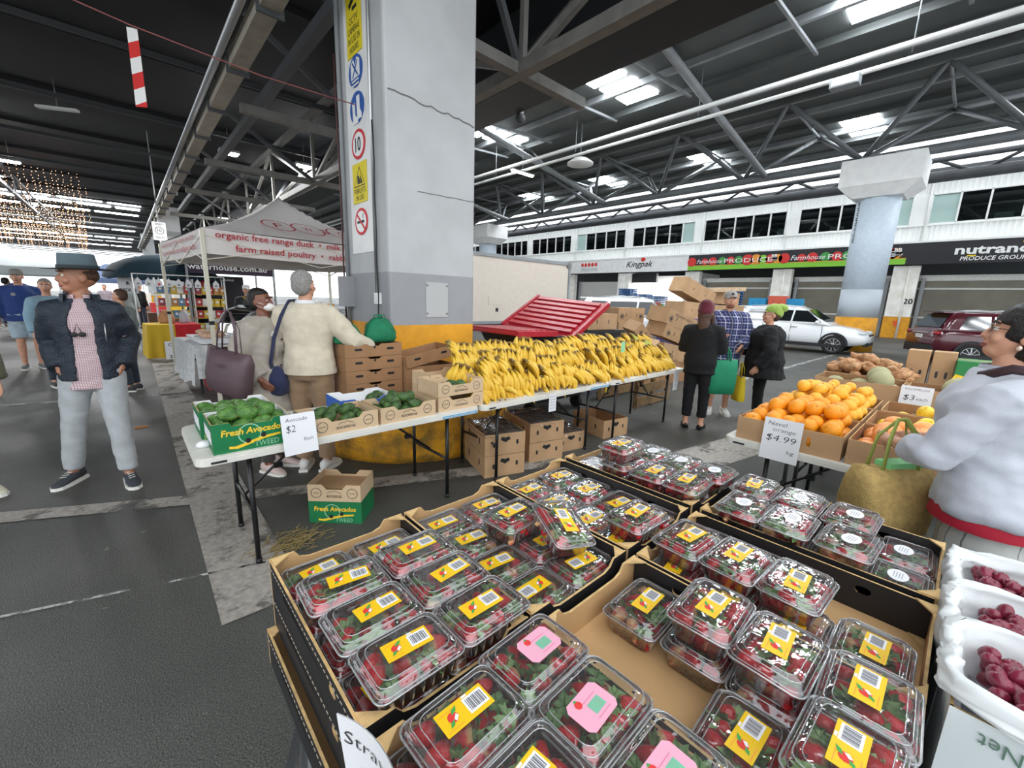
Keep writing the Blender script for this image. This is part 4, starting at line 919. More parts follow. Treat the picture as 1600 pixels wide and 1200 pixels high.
# printed pale trays
def rocky(t, w_, d_, h_, low):
    F = frame((0, -d_ / 2 - .001, 0), (1, 0, 0), (0, 0, 1)); b = MB()
    for x in (-w_ * .34, w_ * .34): ring2(b, h_ * .27, h_ * .30, 0, F, .0005, 20, x, h_ * .5); stroke(b, [(x - .02, h_ * .46), (x - .01, h_ * .52), (x, h_ * .47), (x + .01, h_ * .54), (x + .02, h_ * .46)], .003, 0, F, .0005)
    put_text(b, 'ROCKRIDGE', 0, h_ * .24, h_ * .15, 0, F, .0005, w_ * .28, bold=.01); stroke(b, [(-.05, h_ * .5), (-.025, h_ * .62), (-.012, h_ * .55), (.004, h_ * .68), (.025, h_ * .55), (.05, h_ * .5)], .003, 0, F, .0005); b.build('print', m_ink, t)
RK = [m_cardL, m_cardL, m_edge]
def rtray(loc, label, rz=0, w_=.43, d_=.30, h_=.112):
    pf = stepp(w_, h_, h_ * .72, .10); t = carton_thing('produce_tray', label, loc, rz, w_, d_, h_, RK, None, 'tray', pf=pf, pb=pf); rocky(t, w_, d_, h_, h_ * .72); return t
rtray((.94, 2.70, .742), 'pale printed avocado tray beside the price card, first of the row', .03); rtray((1.39, 2.71, .742), 'pale printed avocado tray second in the row, heaped with avocados', .02)
rtray((1.86, 2.735, .742), 'lower pale printed tray of the two stacked at the table join'); rtray((1.86, 2.74, .856), 'upper pale printed tray stacked at the table join'); rtray((1.98, 3.04, .742), 'pale tray behind the two stacked trays, lower', .0); rtray((1.98, 3.04, .856), 'pale tray under the banana end behind the stacked trays')
random.seed(4)
avos([(.80, 2.66, .80), (.90, 2.70, .82), (.98, 2.64, .80), (.86, 2.77, .83), (1.02, 2.74, .84), (.95, 2.79, .83), (1.10, 2.66, .79), (1.09, 2.78, .79)], 'dark green avocado in the first pale tray', 'avocados in the first pale tray', 1)
avos([(1.24 + .075 * i + random.uniform(-.01, .01), 2.63 + .075 * j, .795 + .03 * (i % 2)) for i in range(5) for j in range(3)] + [(1.33, 2.7, .87), (1.42, 2.68, .875), (1.49, 2.73, .87), (1.38, 2.77, .87)], 'dark green avocado heaped in the second pale tray', 'avocados in the second pale tray', 1)
avos([(1.80, 2.72, .90), (1.88, 2.76, .905), (1.95, 2.71, .90)], 'dark avocado in the upper stacked tray', 'avocados in the upper stacked tray', 1)
m_blue = mat('blue printed box', '2b5fb8', .5, var=.05); pf = stepp(.40, .10, .08, .08)
t = carton_thing('blue_carton', 'blue printed low carton with white lining and two avocados', (1.27, 3.10, .742), 0, .42, .30, .10, [m_paper, m_blue, m_paper], None, pf=stepp(.42, .10, .08, .1), pb=stepp(.42, .10, .08, .1))
b = MB(); ring2(b, .016, .02, 0, frame((.12, -.152, 0), (1, 0, 0), (0, 0, 1)), 0, 16, 0, .03); b.prism([(-.19, .01), (-.06, .01), (-.06, .022), (-.19, .022)], 0, .001, 0, frame((0, -.151, 0), (1, 0, 0), (0, 0, 1))); b.build('white_print', m_wht, t)
avos([(1.36, 3.10, .80), (1.43, 3.14, .80)], 'avocado lying in the blue carton', 'avocados in the blue carton', 1); avos([(1.15, 3.13, .772)], 'single small dark avocado at the left of the blue carton', None, 1, .7)
# cards
card('price_card', 'white handwritten avocado price card leaning on the first pale tray', frame((.66, 2.505, .80), (1, .06, 0), (.10, .16, 1)), .185, .235, (('Avocado', -.01, .075, .022, .12), ('$2', -.045, .015, .04, .05), ('Each', .045, -.045, .02, .05)), curl=.004)
card('price_card', 'small white price list hanging from the middle banana table', frame((2.86, 2.524, .655), (1, 0, 0), (0, 0, 1)), .10, .17, tuple(('banana', 0, .055 - .028 * k, .012, .07) for k in range(5)))
card('price_card', 'long thin white price list hanging at the far banana table', frame((5.30, 2.524, .60), (1, 0, 0), (0, 0, 1)), .13, .26, tuple(('banana', 0, .09 - .03 * k, .014, .08) for k in range(7)))
t = thing('price_ticket', 'small green price ticket stuck among the bananas', 'ticket', (4.28, 2.72, 1.02)); b = MB(); b.box((0, 0, .06), (.07, .004, .12)); b.build('card', mat('pale green card', '8fcfa0'), t); b = MB(); b.tube([(0, .004, -.1), (0, .004, .05)], .002, 5); b.build('stick', m_cardL, t)

# ---------------------------------------------------------------- cartons behind and under the tables
SL = [m_cardD, m_cardD, m_edge]; dy_ = .32
for k in range(5):
    t = carton_thing('carton', 'brown flat carton, %s of the stack beside the man in the cream jumper' % ('lowest', 'second', 'third', 'fourth', 'topmost')[k], (1.62, 3.76, .575 + .118 * k), .02, .54, dy_, .115, SL, 'brown cartons beside the cream jumper', pf=stepp(.54, .115, .095, .2)); slots(t, .54, dy_, .115, .068, wd=.07)
    b = MB(); b.prism(circ(.011, 10, 0, .085), 0, .0015, 0, frame((0, -dy_ / 2, 0), (1, 0, 0), (0, 0, 1))); b.build('notch', m_black, t)
b = MB()
for k in range(4):
    t = carton_thing('carton', 'brown flat carton, %s of the shorter stack before the pillar' % ('lowest', 'second', 'third', 'topmost and tilted')[k], (2.18, 3.70, .575 + .118 * k + (.03 if k == 3 else 0)), -.05, .55, dy_, .115, SL, 'brown cartons before the pillar'); slots(t, .55, dy_, .115, .068, wd=.07)
    if k == 3: t.rotation_euler = (0, -.16, .02)
mat('rough timber', '8a6f4c', .8, var=.2, scale=10)
m_bag = mat('green bag cloth', '08704a', .75, var=.12, scale=14, bump=.3, bscale=50)
def bag_lump(name, label, loc, s, rz, seed, m=None, handles=True):
    b = MB(); b.loft([[((.5 + .04 * sin(k * 2.1)) * sx * cos(a), (.34 + .05 * cos(k * 3.3)) * sx * sin(a), z) for k, a in enumerate([2 * pi * i / 18 for i in range(18)])] for sx, z in ((.85, 0), (1.02, .12), (.98, .4), (.8, .7), (.55, .9), (.38, 1.0))])
    me = b.data('cloth_body', [m or m_bag])
    for v in me.vertices:
        n_ = noise.noise(v.co * 3.1 + V((seed, 0, 0))); v.co += V((v.co.x, v.co.y, 0)) * .25 * n_; v.co.z *= 1 + .08 * n_
        v.co = V((v.co.x * s[0], v.co.y * s[1], v.co.z * s[2]))
    t = thing(name, label, 'bag', loc, rz); obj('cloth_body', me, t)
    if handles:
        for q in (-1, 1): b = MB(); b.tube([(-s[0] * .18, q * .02, s[2] * .9), (-s[0] * .12, q * .03, s[2] * 1.1), (s[0] * .1, q * .03, s[2] * 1.12), (s[0] * .2, q * .02, s[2] * .9)], .008, 6, flat=.4); b.build('handle', m or m_bag, t)
    return t
bag_lump('shopping_bag', 'dark green cloth shopping bag standing on the carton stack', (1.76, 3.78, 1.163), (.34, .32, .22), .3, 2.0); bag_lump('shopping_bag', 'slumped green cloth bag under the cream jumper arm', (1.45, 3.76, 1.163), (.26, .3, .16), .1, 5.0)
# ground box with two trays
t = carton_thing('avocado_carton', 'green avocado carton on the ground under the first table', (1.02, 2.90, 0), -.74, .37, .27, .165, GB); avo_print(t, .37, .27)
t = rtray((1.02, 2.90, .166), 'empty pale printed tray on the ground avocado carton', -.74, .37, .27, .125); b = MB(); b.box((0, .03, .07), (.35, .2, .012)); b.build('liner', m_card, t)
# cling-wrapped cartons
def hcarton(loc, rz, label, group, w_=.40, d_=.55, h_=.20, film=False, fill=True):
    t = carton_thing('carton', label, loc, rz, w_, d_, h_, [m_cardD, m_card, m_edge], group)
    F = frame((0, -d_ / 2, 0), (1, 0, 0), (0, 0, 1)); b = MB()
    for x, z, w1, h1 in ((-w_ * .28, h_ * .5, .022, .045), (w_ * .3, h_ * .55, .022, .045)): b.prism(rrect(w1, h1, .01, 3, x, z), 0, .0015, 0, F)
    b.prism([(0, h_ * .58), (.05, h_ * .72), (.035, h_ * .85), (0, h_ * .8), (-.035, h_ * .85), (-.05, h_ * .72)], 0, .0015, 0, F)
    FSd = frame((-w_ / 2, 0, 0), (0, -1, 0), (0, 0, 1))
    for x in (-d_ * .25, d_ * .25): b.prism(rrect(.02, .06, .009, 3, x, h_ * .55), 0, .0015, 0, FSd)
    b.build('hand_hole', m_black, t)
    if film:
        fb = MB(); fb.grid(lambda u, v: ((u - .5) * (w_ + .012), (v - .5) * (d_ + .012), h_ + .004 + .03 * noise.noise(V((u * 6, v * 8, 3))) - (.03 if u in (0, 1) or v in (0, 1) else 0)), 14, 16); fb.build('cling_film', clear('cling film', (245, 245, 245), .08, 1.2, .06, .05, .8), t)
    if fill: fb = MB(); fb.grid(lambda u, v: ((u - .5) * (w_ - .02), (v - .5) * (d_ - .02), h_ * .8 + .02 * noise.noise(V((u * 7, v * 7, 1)))), 8, 8); fb.build('packing', m_cardD, t)
    return t
gu = 'cartons under the middle table'
hcarton((2.49, 2.93, 0), -.3, 'lower open-topped carton of the left pair under the middle table', gu); hcarton((2.49, 2.93, .205), -.3, 'cling-wrapped upper carton of the left pair under the middle table', gu, film=True)
hcarton((3.05, 2.95, 0), -.25, 'lower carton of the second pair under the middle table', gu); hcarton((3.05, 2.95, .205), -.25, 'upper carton with plastic of the second pair under the middle table', gu, film=True); hcarton((3.46, 2.98, 0), -.2, 'single carton right of the second pair under the middle table', gu, film=True)
hcarton((4.25, 2.95, 0), -.18, 'empty open carton alone under the far banana table', gu, fill=False, h_=.22)
# wooden pallet crate and cartons behind, far end
t = thing('timber_crate', 'dark wooden crate stack under the far end of the banana tables', 'crate', (6.1, 3.6, 0))
for z in (.1, .3, .5, .7):
    for y in (-.35, .35): b = MB(); b.box((0, y, z), (1.0, .03, .14)); b.build('slat', MATS['rough timber'], t)
for x in (-.48, 0, .48):
    for y in (-.32, .32): b = MB(); b.box((x, y, .4), (.05, .05, .8)); b.build('post', MATS['rough timber'], t)
# ---------------------------------------------------------------- red-lidded bin
m_rlid = mat('red bin lid', 'b0202f', .4, var=.06); m_bin = mat('black bin plastic', '1a1b20', .45)
t = thing('wheelie_bin', 'large black four wheeled bin with red ribbed lid propped half open', 'bin', (4.45, 4.25, 0))
b = MB(); b.loft([[(x, y, z) for x, y in rrect(w1, d1, .08, 3)] for w1, d1, z in ((1.15, .85, .2), (1.32, 1.02, 1.0), (1.42, 1.1, 1.12))], 0, False); b.build('tub', m_bin, t)
for sx in (-.5, .5):
    for sy in (-.35, .35): b = MB(); b.tube([(sx - .025, sy, .1), (sx + .025, sy, .1)], .1, 14, smooth=False); b.build('wheel', m_black, t)
b = MB(); b.bar((-.7, -.57, 1.0), (.7, -.57, 1.0), .04, .06); b.build('lip', m_bin, t)
def lidm(w_, d_):
    b = MB(); b.prism(rrect(w_, d_, .05, 3), 0, .03)
    for k in range(7): b.box(((k - 3) * w_ / 7.6, 0, .045), (w_ / 14, d_ * .88, .035))
    b.bar((-w_ / 2, -d_ / 2, .02), (w_ / 2, -d_ / 2, .02), .05, .07); b.bar((-w_ / 2, d_ / 2, .02), (w_ / 2, d_ / 2, .02), .05, .07); return b
o = lidm(.72, 1.12).build('lid', m_rlid, t); o.location = (-.62, 0, 1.15); o.rotation_euler = (0, .02, 0)
o = lidm(.95, 1.3).build('lid', m_rlid, t); o.location = (.30, .0, 1.36); o.rotation_euler = (.08, -.5, .06)
# ---------------------------------------------------------------- heap of cartons behind the bananas
def closed(loc, rot, label, d, m=m_card, prints=None, group='tipped cartons behind the bananas', words=None):
    t = thing('carton', label, 'carton', loc, 0, group, rot); w_, d_, h_ = d; b = MB(); b.prism(rrect(w_, d_, .006, 1), 0, h_); b.build('carton_body', m, t)
    F = frame((0, -d_ / 2 - .001, 0), (1, 0, 0), (0, 0, 1)); b = MB()
    if words: put_text(b, words, .02, h_ * .66, h_ * .16, 0, F, 0, w_ * .6)
    for x in (-w_ * .36, w_ * .36) if prints else ():
        for k in range(8): a = k * pi / 4; stroke(b, [(x, h_ * .4), (x + h_ * .24 * cos(a), h_ * .4 + h_ * .24 * sin(a))], h_ * .05, 0, F)
    for x in (-w_ * .2, w_ * .2): b.prism(rrect(.02, .07, .009, 2, x, h_ * .5), 0, .001, 0, F)
    b.prism([(-.02, h_ * .3), (.02, h_ * .3), (.03, h_ * .42), (0, h_ * .36), (-.03, h_ * .42)], 0, .001, 0, frame((w_ / 2 + .001, 0, 0), (0, 1, 0), (0, 0, 1)))
    b.build('print', m_ink, t); b = MB(); b.box((0, 0, h_ + .001), (w_, .05, .001)); b.build('packing_tape', m_tape, t); return t
closed((6.1, 4.55, 1.12), (0, 0, -.1), 'printed carton on the black tub right of the red lid', (.75, .5, .27)); 
t = thing('black_tub', 'black plastic tub under the printed carton right of the red lid', 'tub', (6.1, 4.55, .75), -.1); b = MB(); b.loft([[(x, y, z) for x, y in rrect(w1, d1, .04, 2)] for w1, d1, z in ((.85, .55, 0), (.95, .62, .33), (.99, .66, .36))], 0, False); b.build('tub_body', m_bin, t); b = MB(); b.bar((-.5, -.335, .34), (.5, -.335, .34), .02, .05); b.build('rim', m_black, t)
t = thing('grey_tub', 'grey plastic crate below the black tub behind the bananas', 'tub', (6.1, 4.55, 0), -.1); b = MB(); b.loft([[(x, y, z) for x, y in rrect(w1, d1, .04, 2)] for w1, d1, z in ((.85, .55, 0), (.95, .62, .7), (.99, .66, .745))], 0, False); b.build('tub_body', mat('grey plastic', '8f8f9c', .5), t); b = MB(); b.bar((-.5, -.335, .72), (.5, -.335, .72), .02, .05); b.build('rim', MATS['grey plastic'], t)
closed((8.2, 5.3, 1.18), (0, 0, -.2), 'upper printed carton on the pile left of the tipped cartons', (.8, .55, .3), prints=True); closed((8.2, 5.3, .9), (0, 0, -.15), 'lower carton on the pile left of the tipped cartons', (.8, .55, .28)); closed((8.2, 5.3, 0), (0, 0, -.2), 'tall base carton under the pile left of the tipped cartons', (.8, .6, .9), m_cardD)
closed((7.35, 4.3, .78), (.2, .75, -.25), 'long carton tipped steeply in front of the others', (.95, .4, .22), prints=True, words='FRESH'); closed((8.3, 4.2, 1.12), (.1, .28, -.2), 'carton printed premium north tilted on the heap', (1.0, .5, .3), prints=True, words='PREMIUM NORTH')
closed((8.3, 4.2, .84), (.1, .3, -.25), 'tilted carton second in the heap under the premium north one', (1.0, .5, .26), prints=True); closed((8.3, 4.2, .45), (.0, .2, -.2), 'bottom tilted carton of the heap behind the bananas', (1.0, .5, .3)); closed((7.0, 4.0, .62), (.1, -.3, .3), 'plain small carton leaning low behind the bananas', (.6, .4, .25))
closed((8.3, 4.3, 0), (0, 0, -.1), 'big plain carton at the bottom of the heap', (1.1, .7, .48), m_cardD); closed((7.1, 4.1, 0), (0, 0, .1), 'plain base carton low behind the bananas', (.7, .5, .6), m_cardD)
closed((12.0, 5.6, 1.75), (.05, .38, -.4), 'large empty carton tilted on top, left of the grey cap', (1.15, .6, .42)); closed((12.0, 5.6, 1.2), (0, .05, -.3), 'carton under the large tilted one left of the grey cap', (1.1, .7, .45)); closed((12.0, 5.6, 0), (0, 0, -.3), 'tall purple printed bin carton behind the plaid shirt', (1.2, 1.0, 1.2), mat('purple print card', '54508c', .6, var=.1))
closed((14.8, 5.7, 1.62), (0, .05, -.3), 'carton on top of the pile just above the grey cap', (.8, .5, .4)); closed((14.8, 5.7, 2.05), (0, -.06, -.2), 'flattened carton lying on the topmost pile above the grey cap', (1.2, .7, .12), m_cardL); closed((14.8, 5.7, 0), (0, 0, -.3), 'tall carton stack base above the grey cap', (1.0, .8, 1.6))
for k, (x, y, z, lb, m) in enumerate(((23.4, 7.35, 1.5, 'blue topped carton left of two on the pallet beyond the white car', mat('cyan print', '2a9bd0')), (23.6, 5.9, 1.5, 'blue topped carton right of two on the pallet beyond the white car', MATS['cyan print']), (23.5, 6.5, 1.62, 'red carton between the blue ones beyond the white car', mat('coral print', 'e2674f')))):
    closed((x, y, z), (0, 0, -pi / 2), lb, (.75, .55, .5), m, group='display cartons beyond the white car')
for k, (x, y, lb) in enumerate(((23.4, 7.35, 'left'), (23.5, 6.55, 'middle'), (23.6, 5.8, 'right'))):
    closed((x, y, 0), (0, 0, -pi / 2), 'pale printed carton pallet, %s one beyond the white car' % lb, (.78, .7, 1.48), m_cardL, True, group='pale cartons beyond the white car')

# ---------------------------------------------------------------- oranges, grapefruit, lemons, melons, sweet potatoes
m_or = mat('orange peel', 'f49a13', .38, var=.07, scale=3, bump=.25, bscale=160); m_or2 = mat('yellow orange peel', 'f2ae2c', .38, var=.06, bump=.25, bscale=160); m_gf = mat('grapefruit peel', 'ee8a4e', .4, col2='efa94e', scale=14, bump=.2, bscale=160); m_lem = mat('lemon peel', 'efc836', .4, bump=.2, bscale=160); m_mel = mat('melon netting', 'b9b58c', .75, col2='a3a27a', scale=60, bump=.4, bscale=130)
def fruit_mesh(m, sq=.94, nav=True):
    b = MB(); b.ell((0, 0, 0), (1, 1, sq), 0, 16, 11)
    b.lathe([(.001, sq * .985), (.09, sq * 1.0), (.05, sq * .97)] if not nav else [(.16, sq * .985), (.11, sq * 1.012), (.05, sq * .98), (.001, sq * .99)], 9, 1); return b.data('fruit_body', [m, mat('stem end', '8a7a30', .7) if not nav else mat('navel', 'c9771a', .6)])
FM = {'o': fruit_mesh(m_or), 'y': fruit_mesh(m_or2, .92), 'g': fruit_mesh(m_gf, .92, False), 'l': fruit_mesh(m_lem, 1.12), 'm': fruit_mesh(m_mel, .93, False)}
def fruits(name, kind, r, spots, label, group, jit=.06):
    for p in spots:
        if len(spots) > 2: p = (p[0] + random.uniform(-.012, .012), p[1] + random.uniform(-.014, .014), p[2] + random.uniform(-.012, .012))
        o = obj(name, FM[kind], None, p, (random.uniform(-1.2, 1.2), random.uniform(-1.2, 1.2), random.uniform(0, 6))); s = r * random.uniform(1 - jit, 1 + jit); o.scale = (s, s, s); tag(o, label, name.replace('_', ' ').split()[-1], group)
def fbox(loc, label, w_, d_, h_, print_=None, ov=True, mats=None):
    t = carton_thing('fruit_carton', label, loc, -pi / 2, w_, d_, h_, mats or [m_cardD, m_card, m_edge], None, holes_f=[hole(.12, h_ * .52, .022, .06)] if ov else (), holes_s=())
    return t
random.seed(13); h_ = .145
fbox((3.165, .655, .742), 'card fruit carton of navel oranges at the table corner', .56, .50, h_); fbox((3.165, .075, .742), 'card fruit carton of pink grapefruit nearest the woman', .56, .50, h_)
fbox((3.70, .655, .742), 'card carton of oranges behind the navel orange carton', .56, .50, h_); fbox((3.70, .075, .742), 'card carton of lemons behind the grapefruit', .56, .50, h_); fbox((4.22, .06, .742), 'card carton of yellow lemons second behind the grapefruit', .56, .44, h_); fbox((4.22, .655, .742), 'card carton of mandarins at the back of the orange heap', .56, .46, h_)
pts = [(2.98 + .095 * i + .03 * (j % 2), .45 + .1 * j, .805) for i in range(5) for j in range(5)]; top = [(2.99 + .1 * i, .46 + .1 * j, .89) for i in range(5) for j in range(5) if i or j < 4]; top2 = [(3.16 + .1 * i, .48 + .1 * j, .965) for i in range(3) for j in range(4)]
fruits('navel_orange', 'o', .05, pts + top + top2, 'bright navel orange in the front corner carton', 'oranges in the front carton'); fruits('navel_orange', 'o', .052, [(2.985, .87, .86)], 'big navel orange resting high at the left corner of its carton', None)
fruits('navel_orange', 'y', .046, [(3.5 + .09 * i, .45 + .1 * j, .81 + .0 * i) for i in range(5) for j in range(5)] + [(3.5 + .1 * i, .44 + .1 * j, .895) for i in range(5) for j in range(5)] + [(3.52 + .1 * i, .46 + .1 * j, .97) for i in range(4) for j in range(4)] + [(3.6 + .1 * i, .54 + .1 * j, 1.03) for i in range(2) for j in range(3)], 'yellowish orange heaped in the second carton from the front', 'oranges in the second carton')
fruits('mandarin', 'y', .042, [(4.05 + .085 * i, .46 + .095 * j, .82) for i in range(4) for j in range(5)] + [(4.05 + .09 * i, .44 + .1 * j, .90) for i in range(4) for j in range(5)] + [(4.07 + .1 * i, .48 + .1 * j, .975) for i in range(3) for j in range(4)], 'small mandarin at the back of the orange heap', 'mandarins at the back')
fruits('pink_grapefruit', 'g', .066, [(2.99 + .125 * i, -.13 + .135 * j, .82) for i in range(4) for j in range(4)] + [(3.04 + .13 * i, -.06 + .135 * j, .915) for i in range(3) for j in range(3)], 'pink blushed grapefruit in the carton nearest the woman', 'grapefruit in the near carton')
fruits('lemon', 'l', .046, [(3.52 + .1 * i, -.12 + .1 * j, .80) for i in range(4) for j in range(5)] + [(3.6 + .12 * i, -.02 + .12 * j, .86) for i in range(3) for j in range(2)], 'yellow lemon in the carton behind the grapefruit', 'lemons behind the grapefruit'); fruits('lemon', 'l', .055, [(4.08 + .11 * i, -.1 + .11 * j, .80) for i in range(3) for j in range(4)] + [(4.12, .0, .88), (4.2, .1, .885), (4.16, -.08, .88)], 'yellow lemon in the second carton behind the grapefruit', 'lemons in the second carton')
fbox((5.05, .62, .742), 'card carton of pale melons with round red stamp', .62, .44, .22, ov=False); fbox((5.05, -.03, .742), 'card carton of pale melons behind the rockmelon price card', .62, .44, .22, ov=False)
t = [o for o in COL.objects if o.get('label') == 'card carton of pale melons with round red stamp'][0]; F = frame((0, -.2215, 0), (1, 0, 0), (0, 0, 1)); b = MB(); b.prism(circ(.05, 18, -.12, .11), 0, .001, 0, F); ring2(b, .056, .062, 0, F, 0, 18, -.12, .11); o = b.build('red_stamp', mat('dull red print', 'a04038'), t); b = MB(); b.prism(circ(.016, 10, .12, .1), 0, .001, 0, F); b.build('air_hole', m_black, t)
fruits('rockmelon', 'm', .095, [(4.98 + .17 * i, .42 + .2 * j, .85) for i in range(2) for j in range(3)], 'pale netted melon inside the stamped carton', 'melons in the stamped carton'); fruits('rockmelon', 'm', .095, [(4.95, .46, .97)], 'pale netted melon rising highest above the stamped carton, nearer one', None); fruits('rockmelon', 'm', .09, [(5.13, .50, 1.0)], 'pale netted melon just behind the highest one', None); fruits('rockmelon', 'm', .095, [(4.98, -.2 + .2 * j, .86) for j in range(3)], 'pale melon in the carton behind the rockmelon price card', 'melons behind the card'); fruits('rockmelon', 'm', .098, [(5.08, -.02, .97)], 'pale melon on top beside the shoulder of the woman in white', None); fruits('rockmelon', 'm', .09, [(4.94, -.1, .95)], 'lower pale melon by the rockmelon price card', None)
fbox((5.75, .66, .742), 'card carton heaped with brown sweet potatoes', .66, .5, .2, ov=False)
m_sp = mat('sweet potato skin', 'a5714a', .75, col2='c39a70', scale=25, bump=.5, bscale=60); SPM = []
for sd in range(4):
    b = MB(); rd = random.Random(sd); b.tube([(-.105 + .03 * i, .01 * sin(i + sd), .008 * cos(i * 1.4 + sd)) for i in range(8)], [.008, .028, .04 + .004 * sd, .043, .045, .038, .026, .01], 9); SPM.append(b.data('sweet_potato', [m_sp]))
for i in range(46):
    u = random.uniform(-1, 1); v = random.uniform(-1, 1); o = obj('sweet_potato', SPM[i % 4], None, (5.75 + .22 * u, .66 + .3 * v, .95 + .15 * (1 - max(abs(u), abs(v))) + random.uniform(-.02, .03)), (random.uniform(-.5, .5), random.uniform(-.5, .5), random.uniform(0, 6))); tag(o, 'brown sweet potato heaped in the carton behind the melons', 'sweet potato', 'sweet potatoes in the heap')
closed((6.15, .12, .742), (0, 0, -pi / 2), 'plain carton standing behind the sweet potatoes, right one', (.17, .25, .46), group='plain cartons behind the sweet potatoes'); closed((6.15, .31, .742), (0, 0, -pi / 2), 'plain carton standing behind the sweet potatoes, left one', (.17, .25, .46), group='plain cartons behind the sweet potatoes')
t = closed((6.1, -.21, .742), (0, 0, -pi / 2), 'green carton with big yellow banana print behind the melons', (.48, .4, .40), mat('green banana carton', '1d7a3e', .5), group=None)
F = frame((-.01, -.203, .12), (.85, 0, 0), (0, 0, 1)); b = MB(); b.prism([(-.24, .10), (-.2, .06), (-.05, .04), (.12, .05), (.24, .12), (.26, .2), (.2, .24), (.12, .2), (0, .2), (-.14, .13), (-.22, .15)], 0, .002, 0, F); ring2(b, .13, .136, 0, F, 0, 28, .03, .14); b.build('banana_print', m_gold, t)
card('price_card', 'white handwritten navel orange price card on the front fruit carton', frame((2.868, .665, .80), (0, -1, 0), (.10, 0, 1)), .205, .26, (('Navel', -.03, .085, .026, .1), ('orange', .01, .05, .024, .12), ('$4.99', -.0, -.01, .04, .16), ('kg', .06, -.075, .022, .04)), curl=.003)
card('price_card', 'white handwritten rockmelon price card on the melon carton', frame((4.80, .21, .885), (0, -1, 0), (.12, 0, 1)), .2, .20, (('ROCKMELON', 0, .065, .016, .15), ('$3', -.04, -.02, .045, .07), ('each', .04, -.015, .025, .07)))

# ---------------------------------------------------------------- grapes in lined crates at the right
m_liner = mat('white liner', 'd8dcdc', .45, spec=.4); m_grape = mat('red grape', '6e1c2e', .3, col2='8a2b42', scale=30, coat=.15); m_gst = mat('grape stem', 'a58a4a', .7)
GX = [(1.085, .25, .99), (1.355, .235, .95), (1.61, .235, .93)]; random.seed(8)
for k, (x, wd, zt) in enumerate(GX):
    nm = ('nearest', 'middle', 'farthest')[k]; y0, y1 = -.085, -.62
    t = carton_thing('grape_carton', '%s white grape carton with spilling plastic liner at the right' % nm, (x, (y0 + y1) / 2, .60), -pi / 2, abs(y1 - y0), wd, zt - .60 - .045, [m_paper, mat('white carton', 'd3dadb', .6), m_edge], 'grape cartons')
    b = MB(); wy = abs(y1 - y0)
    def lf(u, v):
        a = 2 * pi * u; ca, sa = cos(a), sin(a); q = (abs(ca) ** 6 + abs(sa) ** 6) ** (-1 / 6); ex, ey = ca * q, sa * q
        n_ = noise.noise(V((ca * 2.2, sa * 2.2, k * 3.1))); n2 = noise.noise(V((ca * 5, sa * 5, v * 4 + k))); n3 = noise.noise(V((ca * 11, sa * 11, v * 9 + k)))
        r = .012 + .004 * n_; n3 = n3 + .8 * abs(noise.noise(V((ca * 8, sa * 8, v * 2.5 + k))))
        if v < .3: w2 = v / .3; d = .018 + .011 * n3; dr = .035 if k == 0 else .10; h = zt - dr + (dr - r) * w2 + .014 * n2 * (dr * 10)
        elif v < .6: th = pi * (v - .3) / .3; d = .018 - r + r * cos(th) + .011 * n3; h = zt - r + r * sin(th) * 1.2 + .016 * n_ + .012 * n2
        else: w2 = (v - .6) / .4; d = .018 - 2 * r - .02 * w2 + .014 * n2 + .011 * n3 * (1 - w2); h = zt - r - (.095 - r) * w2 + .01 * n2 + .016 * n_ + .002 * n2
        return (x + ex * (wd / 2 + d), (y0 + y1) / 2 + ey * (wy / 2 + d), h)
    b.grid(lf, 60, 26); o = b.build('plastic_liner', m_liner, t); o.matrix_parent_inverse = T((x, (y0 + y1) / 2, .60), 0, 0, -pi / 2).inverted()
    if k == 0:
        F = frame((x - wd / 2 - .001, (y0 + y1) / 2, .60), (0, -1, 0), (0, 0, 1)); b = MB(); put_text(b, '4.5 Kg Net', -.16, .325, .026, 0, F, .003, .14, rot=pi); o = b.build('lettering', mat('green grey print', '5d7a6a'), t); o.matrix_parent_inverse = T((x, (y0 + y1) / 2, .60), 0, 0, -pi / 2).inverted()
        b = MB(); b.prism([(-.22, .25), (-.16, .28), (-.12, .25), (-.17, .23)], .003, .004, 0, F); b.prism([(-.09, .27), (-.04, .28), (-.01, .24), (-.06, .24)], .003, .004, 0, F); o = b.build('leaf_print', m_grn, t); o.matrix_parent_inverse = T((x, (y0 + y1) / 2, .60), 0, 0, -pi / 2).inverted()
    gb = MB(); gb.ell((0, 0, 0), (.0145, .0145, .019), 0, 9, 7); gm = gb.data('grape', [m_grape])
    for i in range(99):
        o = obj('grape', gm, None, (x + random.uniform(-.5, .5) * (wd - .08), y0 - .045 - abs(random.gauss(0, .11)) % (wy - .12), zt - .075 + random.uniform(-.015, .05)), (random.uniform(-1, 1), random.uniform(-1, 1), 0)); tag(o, 'dark red grape in the %s white lined carton' % nm, 'grape', 'grapes in the %s carton' % nm)
    sb = MB()
    for i in range(5):
        px, py = x + random.uniform(-.3, .3) * wd, y0 - .1 - .09 * i; sb.tube([(px, py, zt - .07), (px + .03, py - .03, zt - .045), (px + .02, py - .08, zt - .05)], .0018, 5)
    tag(sb.build('grape_stem', m_gst), 'thin tan grape stalks on the grapes of the %s carton' % nm, 'stalks', None, 'stuff')
